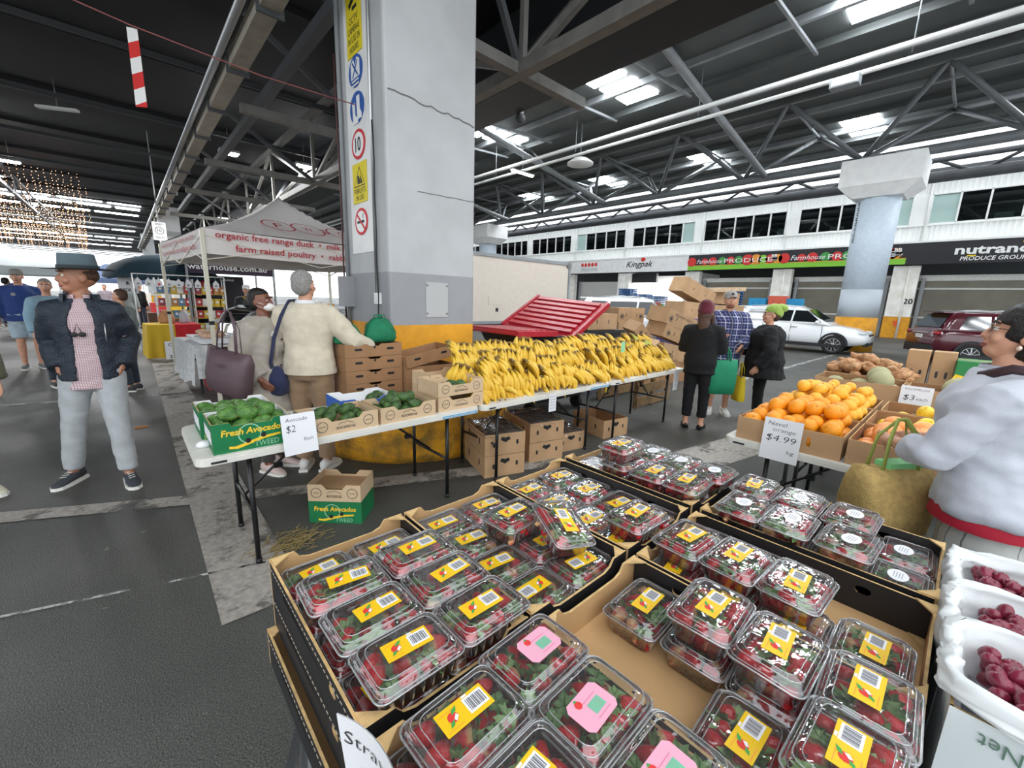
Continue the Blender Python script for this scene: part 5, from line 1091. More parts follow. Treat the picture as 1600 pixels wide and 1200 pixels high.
# litter on the asphalt
t = tag(obj('leaf_litter', None) if False else MB().box((-.02, 6.3, .006), (.12, .03, .012), 0, None).build('leaf_litter', mat('orange leaf', 'c77a3a', .8)), 'orange dead leaf on the asphalt right of the man in the hat', 'leaf')
random.seed(2); sb = MB()
for k in range(160):
    x, y = .62 + random.gauss(0, .1), 2.72 + random.gauss(0, .07); a = random.uniform(-.6, 1.2); l = random.uniform(.02, .09); sb.bar((x, y, .006 + random.random() * .012), (x + l * cos(a), y + l * sin(a), .006 + random.random() * .02), .003, .003)
tag(sb.build('straw_litter', mat('straw', '8d7a4c', .8)), 'scattered straw on the ground under the first table', 'straw', None, 'stuff')
# ================================================================ PEOPLE
def pattern(name, base, lines, rough=.8):
    """woven stripes: lines = (axis 'u'/'z', period, width fraction, offset, colour, strength)"""
    m = mat(name, base, rough); nt = m.node_tree; b = nt.nodes['Principled BSDF']; L = nt.links.new
    tc = nt.nodes.new('ShaderNodeTexCoord'); sp = nt.nodes.new('ShaderNodeSeparateXYZ'); L(tc.outputs['Object'], sp.inputs[0])
    def mth(op, a, c=None):
        n = nt.nodes.new('ShaderNodeMath'); n.operation = op
        for i, v in enumerate((a, c)):
            if v is None: continue
            if isinstance(v, (int, float)): n.inputs[i].default_value = v
            else: L(v, n.inputs[i])
        return n.outputs[0]
    u = mth('ADD', sp.outputs[0], mth('MULTIPLY', sp.outputs[1], .8)); cur = None; base_ = nt.nodes.new('ShaderNodeRGB'); base_.outputs[0].default_value = lin(base); cur = base_.outputs[0]
    for ax, per, wf, off, col, st in lines:
        f = mth('FRACT', mth('ADD', mth('MULTIPLY', u if ax == 'u' else sp.outputs[2], 1 / per), off + 20)); k = mth('MULTIPLY', mth('LESS_THAN', f, wf), st)
        mx = nt.nodes.new('ShaderNodeMixRGB'); L(k, mx.inputs[0]); L(cur, mx.inputs[1]); mx.inputs[2].default_value = lin(col); cur = mx.outputs[0]
    L(cur, b.inputs['Base Color']); return m
def cloth(name, c, **k): return mat(name, c, k.pop('rough', .85), var=k.pop('var', .06), scale=14, bump=k.pop('bump', .25), bscale=k.pop('bscale', 220), sheen=.2, **k)
def skin(name, c): return mat(name, c, .5, var=.06, scale=18)
SK1 = skin('fair skin', 'c99478'); SK2 = skin('tanned skin', 'a8745a'); SK3 = skin('brown skin', '7d4f3a')
m_eyew = mat('eye white', 'e8e4de', .3); m_eyed = mat('dark iris', '2a1a12', .3); m_lip = mat('lips', '9a5148', .5); m_hairb = mat('black hair', '17130f', .5, var=.3, scale=60, bump=.4, bscale=160); m_hairg = mat('grey hair', '8f8c88', .6, var=.25, scale=70, bump=.5, bscale=160); m_hairbr = mat('brown hair', '4a3020', .55, var=.3, scale=60, bump=.4, bscale=160)
m_sole = mat('white sole', 'dedcd4', .6)
def el(c, rx, ry, n=18): return [(c[0] + rx * cos(2 * pi * i / n), c[1] + ry * sin(2 * pi * i / n), c[2]) for i in range(n)]
DEF = dict(sh=(.178, 0, 1.395), el=(.235, -.02, 1.15), wr=(.25, .05, .90), hip=(.09, 0, .93), kn=(.10, .02, .49), an=(.10, 0, .085), toe=0.0)
class Person:
    def __init__(s, label, loc, heading, Ht, girth=1.0, pose=None, head=(0, 0), skinm=SK1, lean=0.0, sc_head=1.0, bust=0.0, vox=.015, group=None):
        """heading in degrees, world; pose maps joint names with R or L prefix to local positions at 1.75 m"""
        s.k = Ht / 1.75; s.g = girth; s.rz = radians(heading - 90); s.loc = V((loc[0], loc[1], 0)); s.skin = skinm; s.lean = lean; s.bust = bust; s.vox = vox
        s.t = thing('person', label, 'person', s.loc, s.rz, group)
        J = {}
        for sd, sx in (('R', 1), ('L', -1)):
            for j, p in DEF.items():
                if j == 'toe': J[sd + j] = -sx * .18; continue
                J[sd + j] = V((p[0] * sx, p[1], p[2]))
            J[sd + 'sh'].x *= (.6 + .4 * girth); J[sd + 'el'].x *= (.5 + .5 * girth); J[sd + 'wr'].x *= (.5 + .5 * girth)
        for a, p in (pose or {}).items(): J[a] = V(p) if isinstance(p, (tuple, list)) else p
        s.J = J; hy, hp = head
        s.HM = Matrix.Translation((0, s.sway(1.53), 1.53)) @ Euler((hp, 0, hy)).to_matrix().to_4x4() @ Matrix.Diagonal((sc_head, sc_head, sc_head, 1)) @ Matrix.Translation((0, 0, -1.53)); s.hy = hy
        s.S = Matrix.Diagonal((s.k, s.k, s.k, 1))
    def sway(s, z): return s.lean * max(0, z - .95)
    def feet_world(s, R_, L_):
        q = Matrix.Rotation(-s.rz, 3, 'Z')
        for sd, w_ in (('R', R_), ('L', L_)):
            v = q @ (V((w_[0], w_[1], 0)) - s.loc) / s.k; a = s.J[sd + 'an']; s.J[sd + 'an'] = V((v.x, v.y, .085)); h = s.J[sd + 'hip']; s.J[sd + 'kn'] = (h + s.J[sd + 'an']) / 2 + V((0, .03, .0))
        return s
    def rings(s, spec, ex=0.0, n=20):
        o = []
        for z, rx, ry, cy in spec:
            bu = s.bust if 1.18 < z < 1.36 else 0
            o.append(el((0, cy + s.sway(z) + bu * .5, z), rx * s.g + ex, ry * (s.g * 1.1 - .1 if s.g > 1 else s.g) + ex + bu * .5, n))
        return o
    TORSO = [(.86, .150, .105, 0), (.95, .168, .118, -.005), (1.03, .162, .112, 0), (1.12, .146, .100, .005), (1.24, .160, .108, .008), (1.34, .170, .108, .004), (1.40, .150, .094, -.004), (1.445, .10, .074, -.008), (1.485, .055, .058, -.006)]
    def finish(s, me, name, m, parent=None):
        me.transform(s.S); me.materials.append(m); me.name = name; return obj(name, me, parent or s.t)
    def hand_mb(s, sd):
        J = s.J; w_ = J[sd + 'wr']; d = (J.get(sd + 'hd') or (w_ - J[sd + 'el'])).normalized(); sx = 1 if sd == 'R' else -1
        n_ = J.get(sd + 'pn'); n_ = V(n_) if n_ is not None else V((-sx, .1, 0)); n_ = (n_ - d * n_.dot(d)).normalized(); tv = d.cross(n_) * (-sx)        # thumb side
        curl = J.get(sd + 'curl', .35); b = MB(); p = lambda a, c, e: w_ + d * a + tv * c + n_ * e
        def sec(a, wd, th):
            return [tuple(p(a, wd * cos(2 * pi * i / 10), th * sin(2 * pi * i / 10))) for i in range(10)]
        b.loft([sec(-.03, .027, .021), sec(.0, .029, .019), (sec(.04, .039, .017)), sec(.085, .041, .014), sec(.092, .036, .010)])
        for k, (off, ln) in enumerate(((.030, .068), (.010, .078), (-.011, .072), (-.030, .056))):
            pts = [p(.075, off, 0)]; a = curl * .5; cur = V(pts[0]); dirv = d.copy()
            for q, f in enumerate((.46, .3, .26)):
                dirv = d * cos(a) + n_ * sin(a); cur = cur + dirv * ln * f; pts.append(cur.copy()); a += curl * (.8 + .1 * k)
            b.tube(pts, [.0088, .0082, .0074, .0058], 7)
        b.tube([p(.015, .026, .004), p(.045, .052, .010), p(.072, .058, .016), p(.092, .055, .022)], [.012, .0105, .009, .0065], 7); return b
    def body(s):
        J = s.J; b = MB(); b.loft(s.rings(s.TORSO, -.012))
        b.tube([(0, s.sway(1.42) - .012, 1.42), (0, s.sway(1.5) - .004, 1.5), tuple(s.HM @ V((0, .005, 1.57)))], [.062, .054, .052], 14)
        for sd in 'RL':
            b.tube([J[sd + 'sh'] + V((-.03 if sd == 'R' else .03, 0, .0)), J[sd + 'sh'], (J[sd + 'sh'] + J[sd + 'el']) / 2, J[sd + 'el'], J[sd + 'el'].lerp(J[sd + 'wr'], .35), J[sd + 'wr'], J[sd + 'wr'].lerp(J[sd + 'el'], -.12)], [.05, .052, .044, .037, .039, .027, .026], 12)
            h, k_, a = J[sd + 'hip'], J[sd + 'kn'], J[sd + 'an']
            b.tube([h + V((0, 0, .04)), h.lerp(k_, .3), k_, k_.lerp(a, .3) + V((0, -.012, 0)), k_.lerp(a, .7), a], [.088, .082, .055, .056, .042, .036], 14)
            ft = V((sin(J[sd + 'toe']) * -1, cos(J[sd + 'toe']), 0)); b.tube([a + V((0, 0, -.03)) - ft * .05, a + V((0, 0, -.035)) + ft * .06, a + V((0, 0, -.055)) + ft * .15], [.036, .034, .022], 10)
        main = remesh(b, s.vox, 2, 'body')
        hb = MB(); M = s.HM
        hb.ell((0, -.012, 1.652), (.076, .096, .094), 0, 18, 12, M); hb.ell((0, .022, 1.612), (.064, .072, .098), 0, 16, 12, M); hb.ell((0, .045, 1.553), (.044, .044, .034), 0, 12, 8, M); hb.ell((0, .078, 1.575), (.026, .018, .018), 0, 10, 6, M)
        hb.loft([[tuple(M @ V(q)) for q in ring] for ring in ([(x * .6, .088 + y, 1.640) for x, y in circ(.010, 8)], [(x, .098 + y * 1.1, 1.612) for x, y in circ(.014, 8)], [(x * 1.25, .098 + y * 1.3, 1.596) for x, y in circ(.014, 8)], [(x * .8, .090 + y, 1.588) for x, y in circ(.012, 8)])])
        hb.ell((0, .082, 1.663), (.052, .014, .012), 0, 12, 6, M)
        for sx in (-1, 1): hb.ell((sx * .077, -.004, 1.622), (.010, .020, .031), 0, 8, 8, M); hb.ell((sx * .036, .068, 1.60), (.026, .02, .024), 0, 10, 8, M)
        hb.tube([(0, s.sway(1.47), 1.47), tuple(M @ V((0, .0, 1.57)))], [.056, .05], 14)
        far = s.vox > .02; head = remesh(hb, .013 if far else .0072, 2, 'head'); parts = [main, head]
        for sd in 'RL': parts.append(remesh(s.hand_mb(sd), .0075 if far else .0048, 1, 'hand'))
        vs = []; fs = []
        for me in parts:
            o = len(vs); vs += [tuple(v.co) for v in me.vertices]; fs += [tuple(o + i for i in p.vertices) for p in me.polygons]; bpy.data.meshes.remove(me)
        me = bpy.data.meshes.new('body'); me.from_pydata(vs, [], fs); me.polygons.foreach_set('use_smooth', [True] * len(fs)); s.bodyo = s.finish(me, 'body', s.skin)
        return s
    def part(s, b, name, mats, parent=None):
        me = b.data(name, mats if isinstance(mats, list) else [mats]); me.transform(s.S); return obj(name, me, parent or s.t)
    def face(s, brow=None, mouth=True):
        M = s.HM; brow = brow or m_hairb
        for sx in (-1, 1):
            b = MB(); b.ell((sx * .031, .082, 1.634), (.0135, .009, .0085), 0, 10, 8, M); o = s.part(b, 'eye', m_eyew); b = MB(); b.ell((sx * .031, .0885, 1.634), (.0055, .004, .006), 0, 8, 6, M); s.part(b, 'iris', m_eyed, o)
            b = MB(); b.tube([M @ V((sx * .014, .096, 1.656)), M @ V((sx * .032, .094, 1.662)), M @ V((sx * .05, .082, 1.655))], [.004, .005, .003], 6); s.part(b, 'eyebrow', brow)
        if mouth: b = MB(); b.tube([M @ V((-.024, .084, 1.568)), M @ V((0, .094, 1.571)), M @ V((.024, .084, 1.568))], [.003, .0055, .003], 6); b.tube([M @ V((-.018, .085, 1.562)), M @ V((0, .093, 1.561)), M @ V((.018, .085, 1.562))], [.003, .006, .003], 6); s.part(b, 'mouth', m_lip)
        return s
    def glasses(s, m=None):
        M = s.HM; b = MB()
        for sx in (-1, 1): b.tube([M @ V((sx * .032 + .022 * cos(2 * pi * i / 14), .100 - .006 * abs(cos(2 * pi * i / 14)), 1.632 + .017 * sin(2 * pi * i / 14))) for i in range(14)], .0018, 5, closed=True); b.tube([M @ V((sx * .054, .094, 1.636)), M @ V((sx * .078, .0, 1.64)), M @ V((sx * .078, -.02, 1.63))], .0018, 5)
        b.tube([M @ V((-.011, .102, 1.634)), M @ V((.011, .102, 1.634))], .0016, 5); s.part(b, 'glasses', m or m_black); return s
    def hair(s, m, kind='short', name='hair'):
        M = s.HM; b = MB(); z0 = 1.655
        b.ell((0, -.018, 1.668), (.083, .100, .093), 0, 18, 12, M)
        if kind == 'short': b.ell((0, -.045, 1.625), (.078, .070, .075), 0, 14, 10, M)
        if kind == 'cap': b = MB(); b.ell((0, -.022, 1.648), (.081, .092, .066), 0, 14, 10, M)
        if kind == 'bun': b.ell((0, -.04, 1.63), (.08, .078, .08), 0, 14, 10, M); b.ell((0, -.125, 1.625), (.045, .04, .045), 0, 12, 8, M)
        if kind == 'long':
            b.ell((0, -.05, 1.60), (.086, .07, .10), 0, 14, 10, M); b.tube([M @ V((0, -.06, 1.6)), M @ V((0, -.085, 1.48)), M @ V((0, -.085, 1.38))], [.085, .075, .04], 12, flat=.6); b.tube([M @ V((.072, .0, 1.66)), M @ V((.085, .02, 1.56)), M @ V((.08, .03, 1.42))], [.02, .03, .018], 8)
        if kind == 'bob': b.ell((0, -.02, 1.665), (.097, .118, .105), 0, 18, 12, M); b.ell((0, -.045, 1.60), (.092, .09, .085), 0, 14, 10, M)
        cut = MB()
        me = remesh(b, .016 if s.vox > .02 else .010, 1, name, None, .004, 40)
        # keep the face free: pull points that fall in front of the hairline back inside the head
        Mi = M.inverted()
        for v in me.vertices:
            q = Mi @ v.co
            lim = .075 if q.z > 1.69 else (.02 if kind in ('long', 'bob') else .0)
            if kind == 'bob': lim = .13 if q.z > 1.655 else (.055 if q.z > 1.6 else .0)
            if q.y > lim and abs(q.x) < .2 and q.z < 1.70: q.y = lim - .3 * (q.y - lim); q.x *= .93; v.co = M @ q
        s.finish(me, name, m); return s
    def top(s, m, name='jumper', ex=.02, hem=.84, sleeve=1.0, vox=.015, wr=.007, arm=1.0, seed=0, flare=0.0, gap=None, neck=1.485, parent=None, ws=9.0):
        J = s.J; b = MB(); spec = [(z, rx + (flare * max(0, 1.05 - z)), ry + flare * max(0, 1.05 - z) * .8, cy) for z, rx, ry, cy in s.TORSO if z >= hem and z <= neck]
        spec = [(hem, s_rx(s, hem) + flare * max(0, 1.05 - hem), s_ry(s, hem) + flare * max(0, 1.05 - hem) * .8, 0)] + [q for q in spec if q[0] > hem + .03]
        if gap is None: b.loft(s.rings(spec, ex))
        else:
            R2 = []
            for z, rx, ry, cy in spec:
                g0 = gap * (1.0 if z < 1.40 else .75); A = [pi / 2 + g0 + (2 * pi - 2 * g0) * i / 24 for i in range(25)]
                o = [((rx * s.g + ex) * cos(a), cy + s.sway(z) + (ry * s.g + ex) * sin(a), z) for a in A]; i_ = [((rx * s.g + ex - .028) * cos(a), cy + s.sway(z) + (ry * s.g + ex - .028) * sin(a), z) for a in A[::-1]]; R2.append(o + i_)
            b.loft(R2)
        for sd in 'RL':
            S_, E_, W_ = J[sd + 'sh'], J[sd + 'el'], J[sd + 'wr']
            inn = S_ + V((-.10 if sd == 'R' else .10, -.004, .026))
            if sleeve >= .99: b.tube([inn, S_, S_.lerp(E_, .5), E_, E_.lerp(W_, .5), E_.lerp(W_, .96)], [(.040 + ex) * arm, (.053 + ex) * arm, (.052 + ex) * arm, (.046 + ex) * arm, (.040 + ex) * arm, (.034 + ex) * arm], 14)
            elif sleeve > .5: b.tube([inn, S_, S_.lerp(E_, .5), E_, E_.lerp(W_, sleeve - .5)], [(.040 + ex) * arm, (.053 + ex) * arm, (.052 + ex) * arm, (.046 + ex) * arm, (.042 + ex) * arm], 14)
            else: b.tube([inn, S_, S_.lerp(E_, sleeve * 2)], [(.040 + ex) * arm, (.054 + ex) * arm, (.056 + ex) * arm], 14)
        me = remesh(b, vox, 3, name, None, wr, ws, seed); return s.finish(me, name, m, parent)
    def trousers(s, m, name='trousers', ex=.014, end=.96, vox=.016, wr=.006, wide=1.0, top=1.02, seed=3):
        J = s.J; b = MB(); b.loft(s.rings([(.84, .13, .10, -.005), (.90, .158, .112, -.006), (.97, .166, .116, -.004), (top, .158, .108, 0)], ex))
        for sd in 'RL':
            h, k_, a = J[sd + 'hip'], J[sd + 'kn'], J[sd + 'an']; q = lambda t: h.lerp(k_, t * 2) if t < .5 else k_.lerp(a, t * 2 - 1); n = 7; ts = [end * i / (n - 1) for i in range(n)]
            b.tube([h + V((0, 0, .03))] + [q(t) for t in ts[1:]], [((.088 - .032 * min(1, t * 2) if t < .5 else .056 - .010 * (t - .5) * 2) + ex) * (wide if t > .1 else 1) for t in ts], 14)
        me = remesh(b, vox, 3, name, None, wr, 11, seed); return s.finish(me, name, m)
    def shoes(s, m, sole=None, flat=False):
        J = s.J
        for sd in 'RL':
            a = J[sd + 'an']; an = J[sd + 'toe']; M = Matrix.Translation((a.x, a.y, 0)) @ Matrix.Rotation(an, 4, 'Z'); b = MB()
            def rg(y, w_, z0, z1): return [tuple(M @ V((w_ * cos(2 * pi * i / 12), y, (z0 + z1) / 2 + (z1 - z0) / 2 * sin(2 * pi * i / 12)))) for i in range(12)]
            b.loft([rg(-.085, .022, .025, .08), rg(-.07, .036, .018, .105 if not flat else .06), rg(-.02, .040, .018, .115 if not flat else .05), rg(.05, .042, .016, .09 if not flat else .045), rg(.11, .047, .015, .066 if not flat else .04), rg(.16, .041, .015, .052), rg(.19, .02, .018, .036)])
            o = s.part(b, 'shoe', m); b = MB(); b.prism([(tuple(M @ V((x, y, 0))))[:2] for x, y in [(-.036, -.09), (.036, -.09), (.044, 0), (.052, .1), (.044, .17), (.015, .2), (-.015, .2), (-.044, .17), (-.052, .1), (-.044, 0)]], .0, .024 if not flat else .01); s.part(b, 'sole', sole or m_sole, o)
            if not flat:
                b = MB()
                for k in range(4): b.tube([M @ V((-.02, .02 + .024 * k, .104 - .009 * k)), M @ V((.02, .032 + .024 * k, .103 - .009 * k))], .003, 5)
                s.part(b, 'lace', sole or m_sole, o)
        return s
    def collar(s, m, r=.072, h=.05, name='collar', z=1.462, th=.008, open_=0.0):
        b = MB(); n = 26; A = [pi / 2 + open_ + (2 * pi - 2 * open_) * i / (n - 1) for i in range(n)]
        for rr, sg_ in ((r, 1), (r + th, -1)): b.grid(lambda u, v: ((rr + .012 * (1 - v)) * cos(pi / 2 + open_ + (2 * pi - 2 * open_) * u), -.008 + s.sway(z) + (rr + .012 * (1 - v)) * sin(pi / 2 + open_ + (2 * pi - 2 * open_) * u), z + h * v), n, 3)
        return s.part(b, name, m)
def s_rx(s, z):
    T_ = s.TORSO
    if z <= T_[0][0]: return T_[1][1]
    for a, b in zip(T_, T_[1:]):
        if a[0] <= z <= b[0]: t = (z - a[0]) / (b[0] - a[0]); return a[1] + (b[1] - a[1]) * t
    return T_[-1][1]
def s_ry(s, z):
    T_ = s.TORSO
    if z <= T_[0][0]: return T_[1][2]
    for a, b in zip(T_, T_[1:]):
        if a[0] <= z <= b[0]: t = (z - a[0]) / (b[0] - a[0]); return a[2] + (b[2] - a[2]) * t
    return T_[-1][2]

# ---- 1 the man in the hat
P = Person('man in navy quilted jacket, checked shirt and grey bush hat, hands in pockets', (-.25, 4.66), -96, 1.77, .93, dict(Rsh=(.165, 0, 1.39), Lsh=(-.165, 0, 1.39), Rel=(.21, -.10, 1.16), Rwr=(.165, .05, .95), Lel=(-.225, -.10, 1.16), Lwr=(-.175, .05, .95), Rcurl=.4, Lcurl=.4, Rhd=V((-.35, .0, -1)), Lhd=V((.35, .0, -1))), (-1.15, .06), SK2, sc_head=1.10)
P.feet_world((-.47, 4.80), (-.13, 4.50)); P.J['Rtoe'] = -.5; P.J['Ltoe'] = .25
P.body().face(m_hairbr).hair(m_hairbr, 'cap'); P.trousers(cloth('pale grey jeans', 'a9adaf', bump=.3), 'jeans', .016, wide=1.05); P.shoes(mat('dark grey suede', '34383d', .8))
o = P.top(pattern('gingham check', 'd8cfd0', [('u', .012, .5, 0, '8e4a56', .55), ('z', .012, .5, 0, '8e4a56', .55)]), 'shirt', .024, .79, wr=.004, sleeve=.4); P.collar(MATS['gingham check'], .066, .045, 'shirt_collar', 1.465, .006, .35)
P.top(mat('navy quilted cloth', '1c2632', .6, var=.1, scale=10, bump=.5, bscale=70), 'jacket', .040, .86, arm=.98, gap=.36, wr=.008, seed=4, ws=12); P.collar(MATS['navy quilted cloth'], .092, .075, 'jacket_collar', 1.44, .018, .75)
b = MB(); b.tube([(-.13, .148, 1.30), (-.128, .154, 1.17)], .004, 5); P.part(b, 'zip', m_alu)
b = MB()
for sx in (-1, 1): b.ell((.02 + sx * .022, .150, 1.22), (.022, .008, .018), 0, 10, 6)
b.tube([(.0, .15, 1.235), (.02, .155, 1.30), (.04, .15, 1.235)], .003, 5); P.part(b, 'sunglasses', m_black)
M = P.HM @ T((0, -.008, 1.682), -.08, 0, 0); m_hat = mat('grey felt hat', '55646a', .85, var=.1, scale=6); b = MB()
def hatp(u, v):
    a = 2 * pi * u
    if v < .5: w2 = v / .5; r = .165 - (.165 - .092) * w2; return M @ V((r * cos(a), r * 1.12 * sin(a), -.004 + .012 * (1 - w2) * abs(cos(a))))
    w2 = (v - .5) / .5
    if w2 < .7: q = w2 / .7; return M @ V(((.092 - .012 * q) * cos(a), (.092 - .012 * q) * 1.15 * sin(a), .105 * q))
    q = (w2 - .7) / .3; return M @ V((.08 * (1 - q) * cos(a), .08 * 1.15 * (1 - q) * sin(a), .105 - .018 * q))
b.grid(hatp, 32, 20); o = P.part(b, 'hat', m_hat); b = MB(); b.loft([[tuple(M @ V((.0945 * cos(2 * pi * i / 24), .0945 * 1.15 * sin(2 * pi * i / 24), z))) for i in range(24)] for z in (.004, .028)], 0, True, False); P.part(b, 'hat_band', mat('dark hat band', '2c3538', .8), o)
# ---- 2 blue hoodie
P = Person('big man in bright navy hooded top, pale shorts and cap far down the aisle', (-1.42, 12.0), -80, 1.84, 1.28, dict(Rwr=(.30, .06, .93), Lwr=(-.30, .06, .93)), (-.25, 0), SK1, vox=.014)
P.body().face().hair(m_hairg, 'cap'); P.trousers(cloth('pale blue shorts', 'a8b9c4'), 'shorts', .03, .42, wide=1.15); P.shoes(mat('grey trainer', '6a6d70', .7)); P.top(cloth('navy hooded cloth', '233f7c'), 'hooded_top', .03, .86, arm=1.1, wr=.008)
b = MB(); b.ell((0, -.07, 1.47), (.13, .08, .06), 0, 14, 8); P.part(b, 'hood', MATS['navy hooded cloth']); b = MB(); b.prism(circ(.03, 12), 0, .004, 0, frame((.09, .178, 1.33), (-1, 0, 0), (0, 0, 1))); P.part(b, 'badge', m_steel)
def cap(P, m, back=False, badge=None):
    M = P.HM; b = MB(); b.loft([[tuple(M @ V((r * cos(2 * pi * i / 20), -.01 + r * 1.16 * sin(2 * pi * i / 20), z))) for i in range(20)] for r, z in ((.083, 1.672), (.085, 1.70), (.078, 1.735), (.05, 1.762), (.004, 1.768))], 0, True, False)
    sg = -1 if back else 1; b.grid(lambda u, v: M @ V(((u - .5) * .15 * (1 - .25 * v * v), sg * (.075 + .075 * v) - .01 * (2 * (u - .5)) ** 2 * sg * 3, 1.676 + .004 - .014 * (2 * (u - .5)) ** 2 - .012 * v)), 8, 4); o = P.part(b, 'cap', m)
    if badge: b = MB(); b.prism([(-.02, -.012), (.0, -.02), (.02, -.012), (.012, .012), (0, .02), (-.012, .012)], 0, .004, 0, M @ frame((0, .09, 1.712), (-1, 0, 0), (0, -.25, 1))); P.part(b, 'cap_badge', badge, o)
cap(P, mat('grey cap cloth', '8a8780', .85))
# ---- 3 woman in trench coat
P = Person('woman in beige trench coat and white face mask carrying a plum tote bag', (.86, 4.08), -52, 1.62, 1.08, dict(Rel=(.25, -.08, 1.13), Rwr=(.22, .10, .95), Lel=(-.24, .02, 1.14), Lwr=(-.16, .2, 1.0)), (.1, .12), SK3, bust=.03)
P.body().face(mouth=False).hair(m_hairb, 'bun').glasses(mat('pink glasses frame', '9a5a58', .4)); P.trousers(cloth('dark trousers', '3a3634'), 'trousers', .014); P.shoes(mat('pale pink trainer', 'c9b4ae', .7))
m_tr = cloth('beige trench cloth', 'a39a8e', bump=.2); P.top(m_tr, 'trench_coat', .045, .52, arm=1.12, flare=.10, wr=.010, seed=9, ws=8); P.collar(m_tr, .085, .06, 'coat_collar', 1.44, .02, .5)
b = MB(); b.grid(lambda u, v: ((u - .5) * .38, -.145 - .01 * v - .02 * cos((u - .5) * 3), 1.43 - .14 * v), 8, 4); P.part(b, 'storm_flap', m_tr)
b = MB()
for k in range(5): b.ell((.045, .175 + .03 * (k in (0, 1)), 1.30 - .12 * k), (.012, .006, .012), 0, 10, 6)
P.part(b, 'button', mat('brown button', '4a3a2e', .4)); b = MB(); b.tube([(.10, .16, 1.36), (.09, .19, 1.24), (.10, .17, 1.10)], .008, 6); P.part(b, 'placket', m_tr)
M = P.HM; b = MB(); b.ell((0, .066, 1.578), (.056, .052, .042), 0, 14, 10, M); o = P.part(b, 'face_mask', mat('white face mask', 'e6e2de', .7)); b = MB()
for sx in (-1, 1): b.tube([M @ V((sx * .052, .07, 1.595)), M @ V((sx * .079, .0, 1.63))], .0018, 5); b.tube([M @ V((sx * .05, .06, 1.56)), M @ V((sx * .078, -.005, 1.60))], .0018, 5)
P.part(b, 'ear_loop', m_paper, o)
def tote(name, label, M, w_, d_, h_, m, mh=None, hl=.22, sag=.02, taper=.85, text=None, parentless=True):
    """soft bag hanging from its handles; M puts its local base-centre frame in the world"""
    t = thing(name, label, 'bag'); t.matrix_world = M; n = 22; rings = []
    for z, sx, sy in ((0, taper, .8), (.02, taper + .04, 1.0), (.35, taper + .07, 1.1), (.75, .98, .8), (1.0, 1.0, .35)):
        ring = []
        for i in range(n):
            a = 2 * pi * i / n; ca, sa = cos(a), sin(a); q = (abs(ca) ** 4 + abs(sa) ** 4) ** -.25; x, y = ca * q * w_ / 2 * sx, sa * q * d_ / 2 * sy; nn = noise.noise(V((x * 9, y * 9, z * 3)))
            ring.append((x + .01 * nn, y + .015 * nn, h_ * z - (sag * (1 - (2 * x / w_) ** 2) if z == 1 else 0)))
        rings.append(ring)
    b = MB(); b.loft(rings); b.build('bag_body', m, t)
    for s_ in (-1, 1): b = MB(); b.tube([(-w_ * .24, s_ * d_ * .16, h_ * .93), (-w_ * .2, s_ * d_ * .12, h_ + hl * .6), (-.02, 0, h_ + hl), (.02, 0, h_ + hl), (w_ * .2, s_ * d_ * .12, h_ + hl * .6), (w_ * .24, s_ * d_ * .16, h_ * .93)], .011, 6, flat=.35); b.build('handle', mh or m, t)
    if text: b = MB(); put_text(b, text, 0, h_ * .62, .03, 0, frame((0, -d_ / 2 - .012, 0), (1, 0, 0), (0, 0, 1))); b.build('lettering', mat('dark plum print', '2c1f24'), t)
    return t
def at(P, p, rz=0.0, rx=0.0, ry=0.0): return Matrix.Translation(P.loc) @ Matrix.Rotation(P.rz, 4, 'Z') @ Matrix.Translation(V(p) * P.k) @ Euler((rx, ry, rz)).to_matrix().to_4x4()
tote('tote_bag', 'plum coloured tote bag hanging on the shoulder of the trench coat woman', at(P, (.33, -.12, .84), 1.35, .0, .12), .48, .14, .36, mat('plum leather', '57454a', .5, var=.08), None, .30, text='LI NC')
# ---- 4 man in cream jumper
P = Person('grey haired man in cream jumper seen from behind with navy shoulder bag', (1.14, 3.86), 50, 1.775, 1.12, dict(Rel=(.37, .05, 1.17), Rwr=(.46, .22, 1.10), Lel=(-.28, .06, 1.16), Lwr=(-.16, .24, 1.03), Rcurl=.8), (-.15, .1), SK1)
P.body().face(m_hairg).hair(m_hairg, 'short').glasses(); P.trousers(cloth('tan chinos', '8f7357'), 'trousers', .018, wide=1.08); P.shoes(mat('white trainer', 'd8d6d2', .6)); m_cr = cloth('cream knit', 'cfc4ae', bump=.35); P.top(m_cr, 'jumper', .028, .90, arm=1.14, wr=.008, seed=2); P.collar(mat('white shirt cloth', 'dcdde0', .8), .064, .045, 'shirt_collar', 1.468)
b = MB(); b.loft(P.rings([(.895, .166, .116, 0), (.945, .166, .116, 0)], .036), 0, True, False); P.part(b, 'hem_rib', m_cr)
b = MB(); m_nv = cloth('navy bag cloth', '23294a'); b.tube([(-.10, .06, 1.50), (-.12, -.04, 1.497), (-.145, -.135, 1.38), (-.20, -.165, 1.2), (-.245, -.16, 1.0), (-.25, -.13, .93)], .019, 6, flat=.22)
t = thing('shoulder_bag', 'small navy cloth bag hanging at the left hip of the cream jumper man', 'bag'); t.matrix_world = at(P, (0, 0, 0)); me = b.data('strap', [m_nv]); me.transform(P.S); obj('strap', me, t)
b = MB(); b.loft([[(-.255 + r1 * cos(a), -.10 + r2 * sin(a), z) for a in [2 * pi * i / 18 for i in range(18)]] for r1, r2, z in ((.05, .04, .70), (.095, .07, .73), (.115, .085, .82), (.095, .07, .90), (.06, .04, .95), (.03, .02, .965))]); me = b.data('bag_body', [m_nv])
for v in me.vertices: v.co += .012 * V((noise.noise(v.co * 14), noise.noise(v.co * 14 + V((3, 0, 0))), 0))
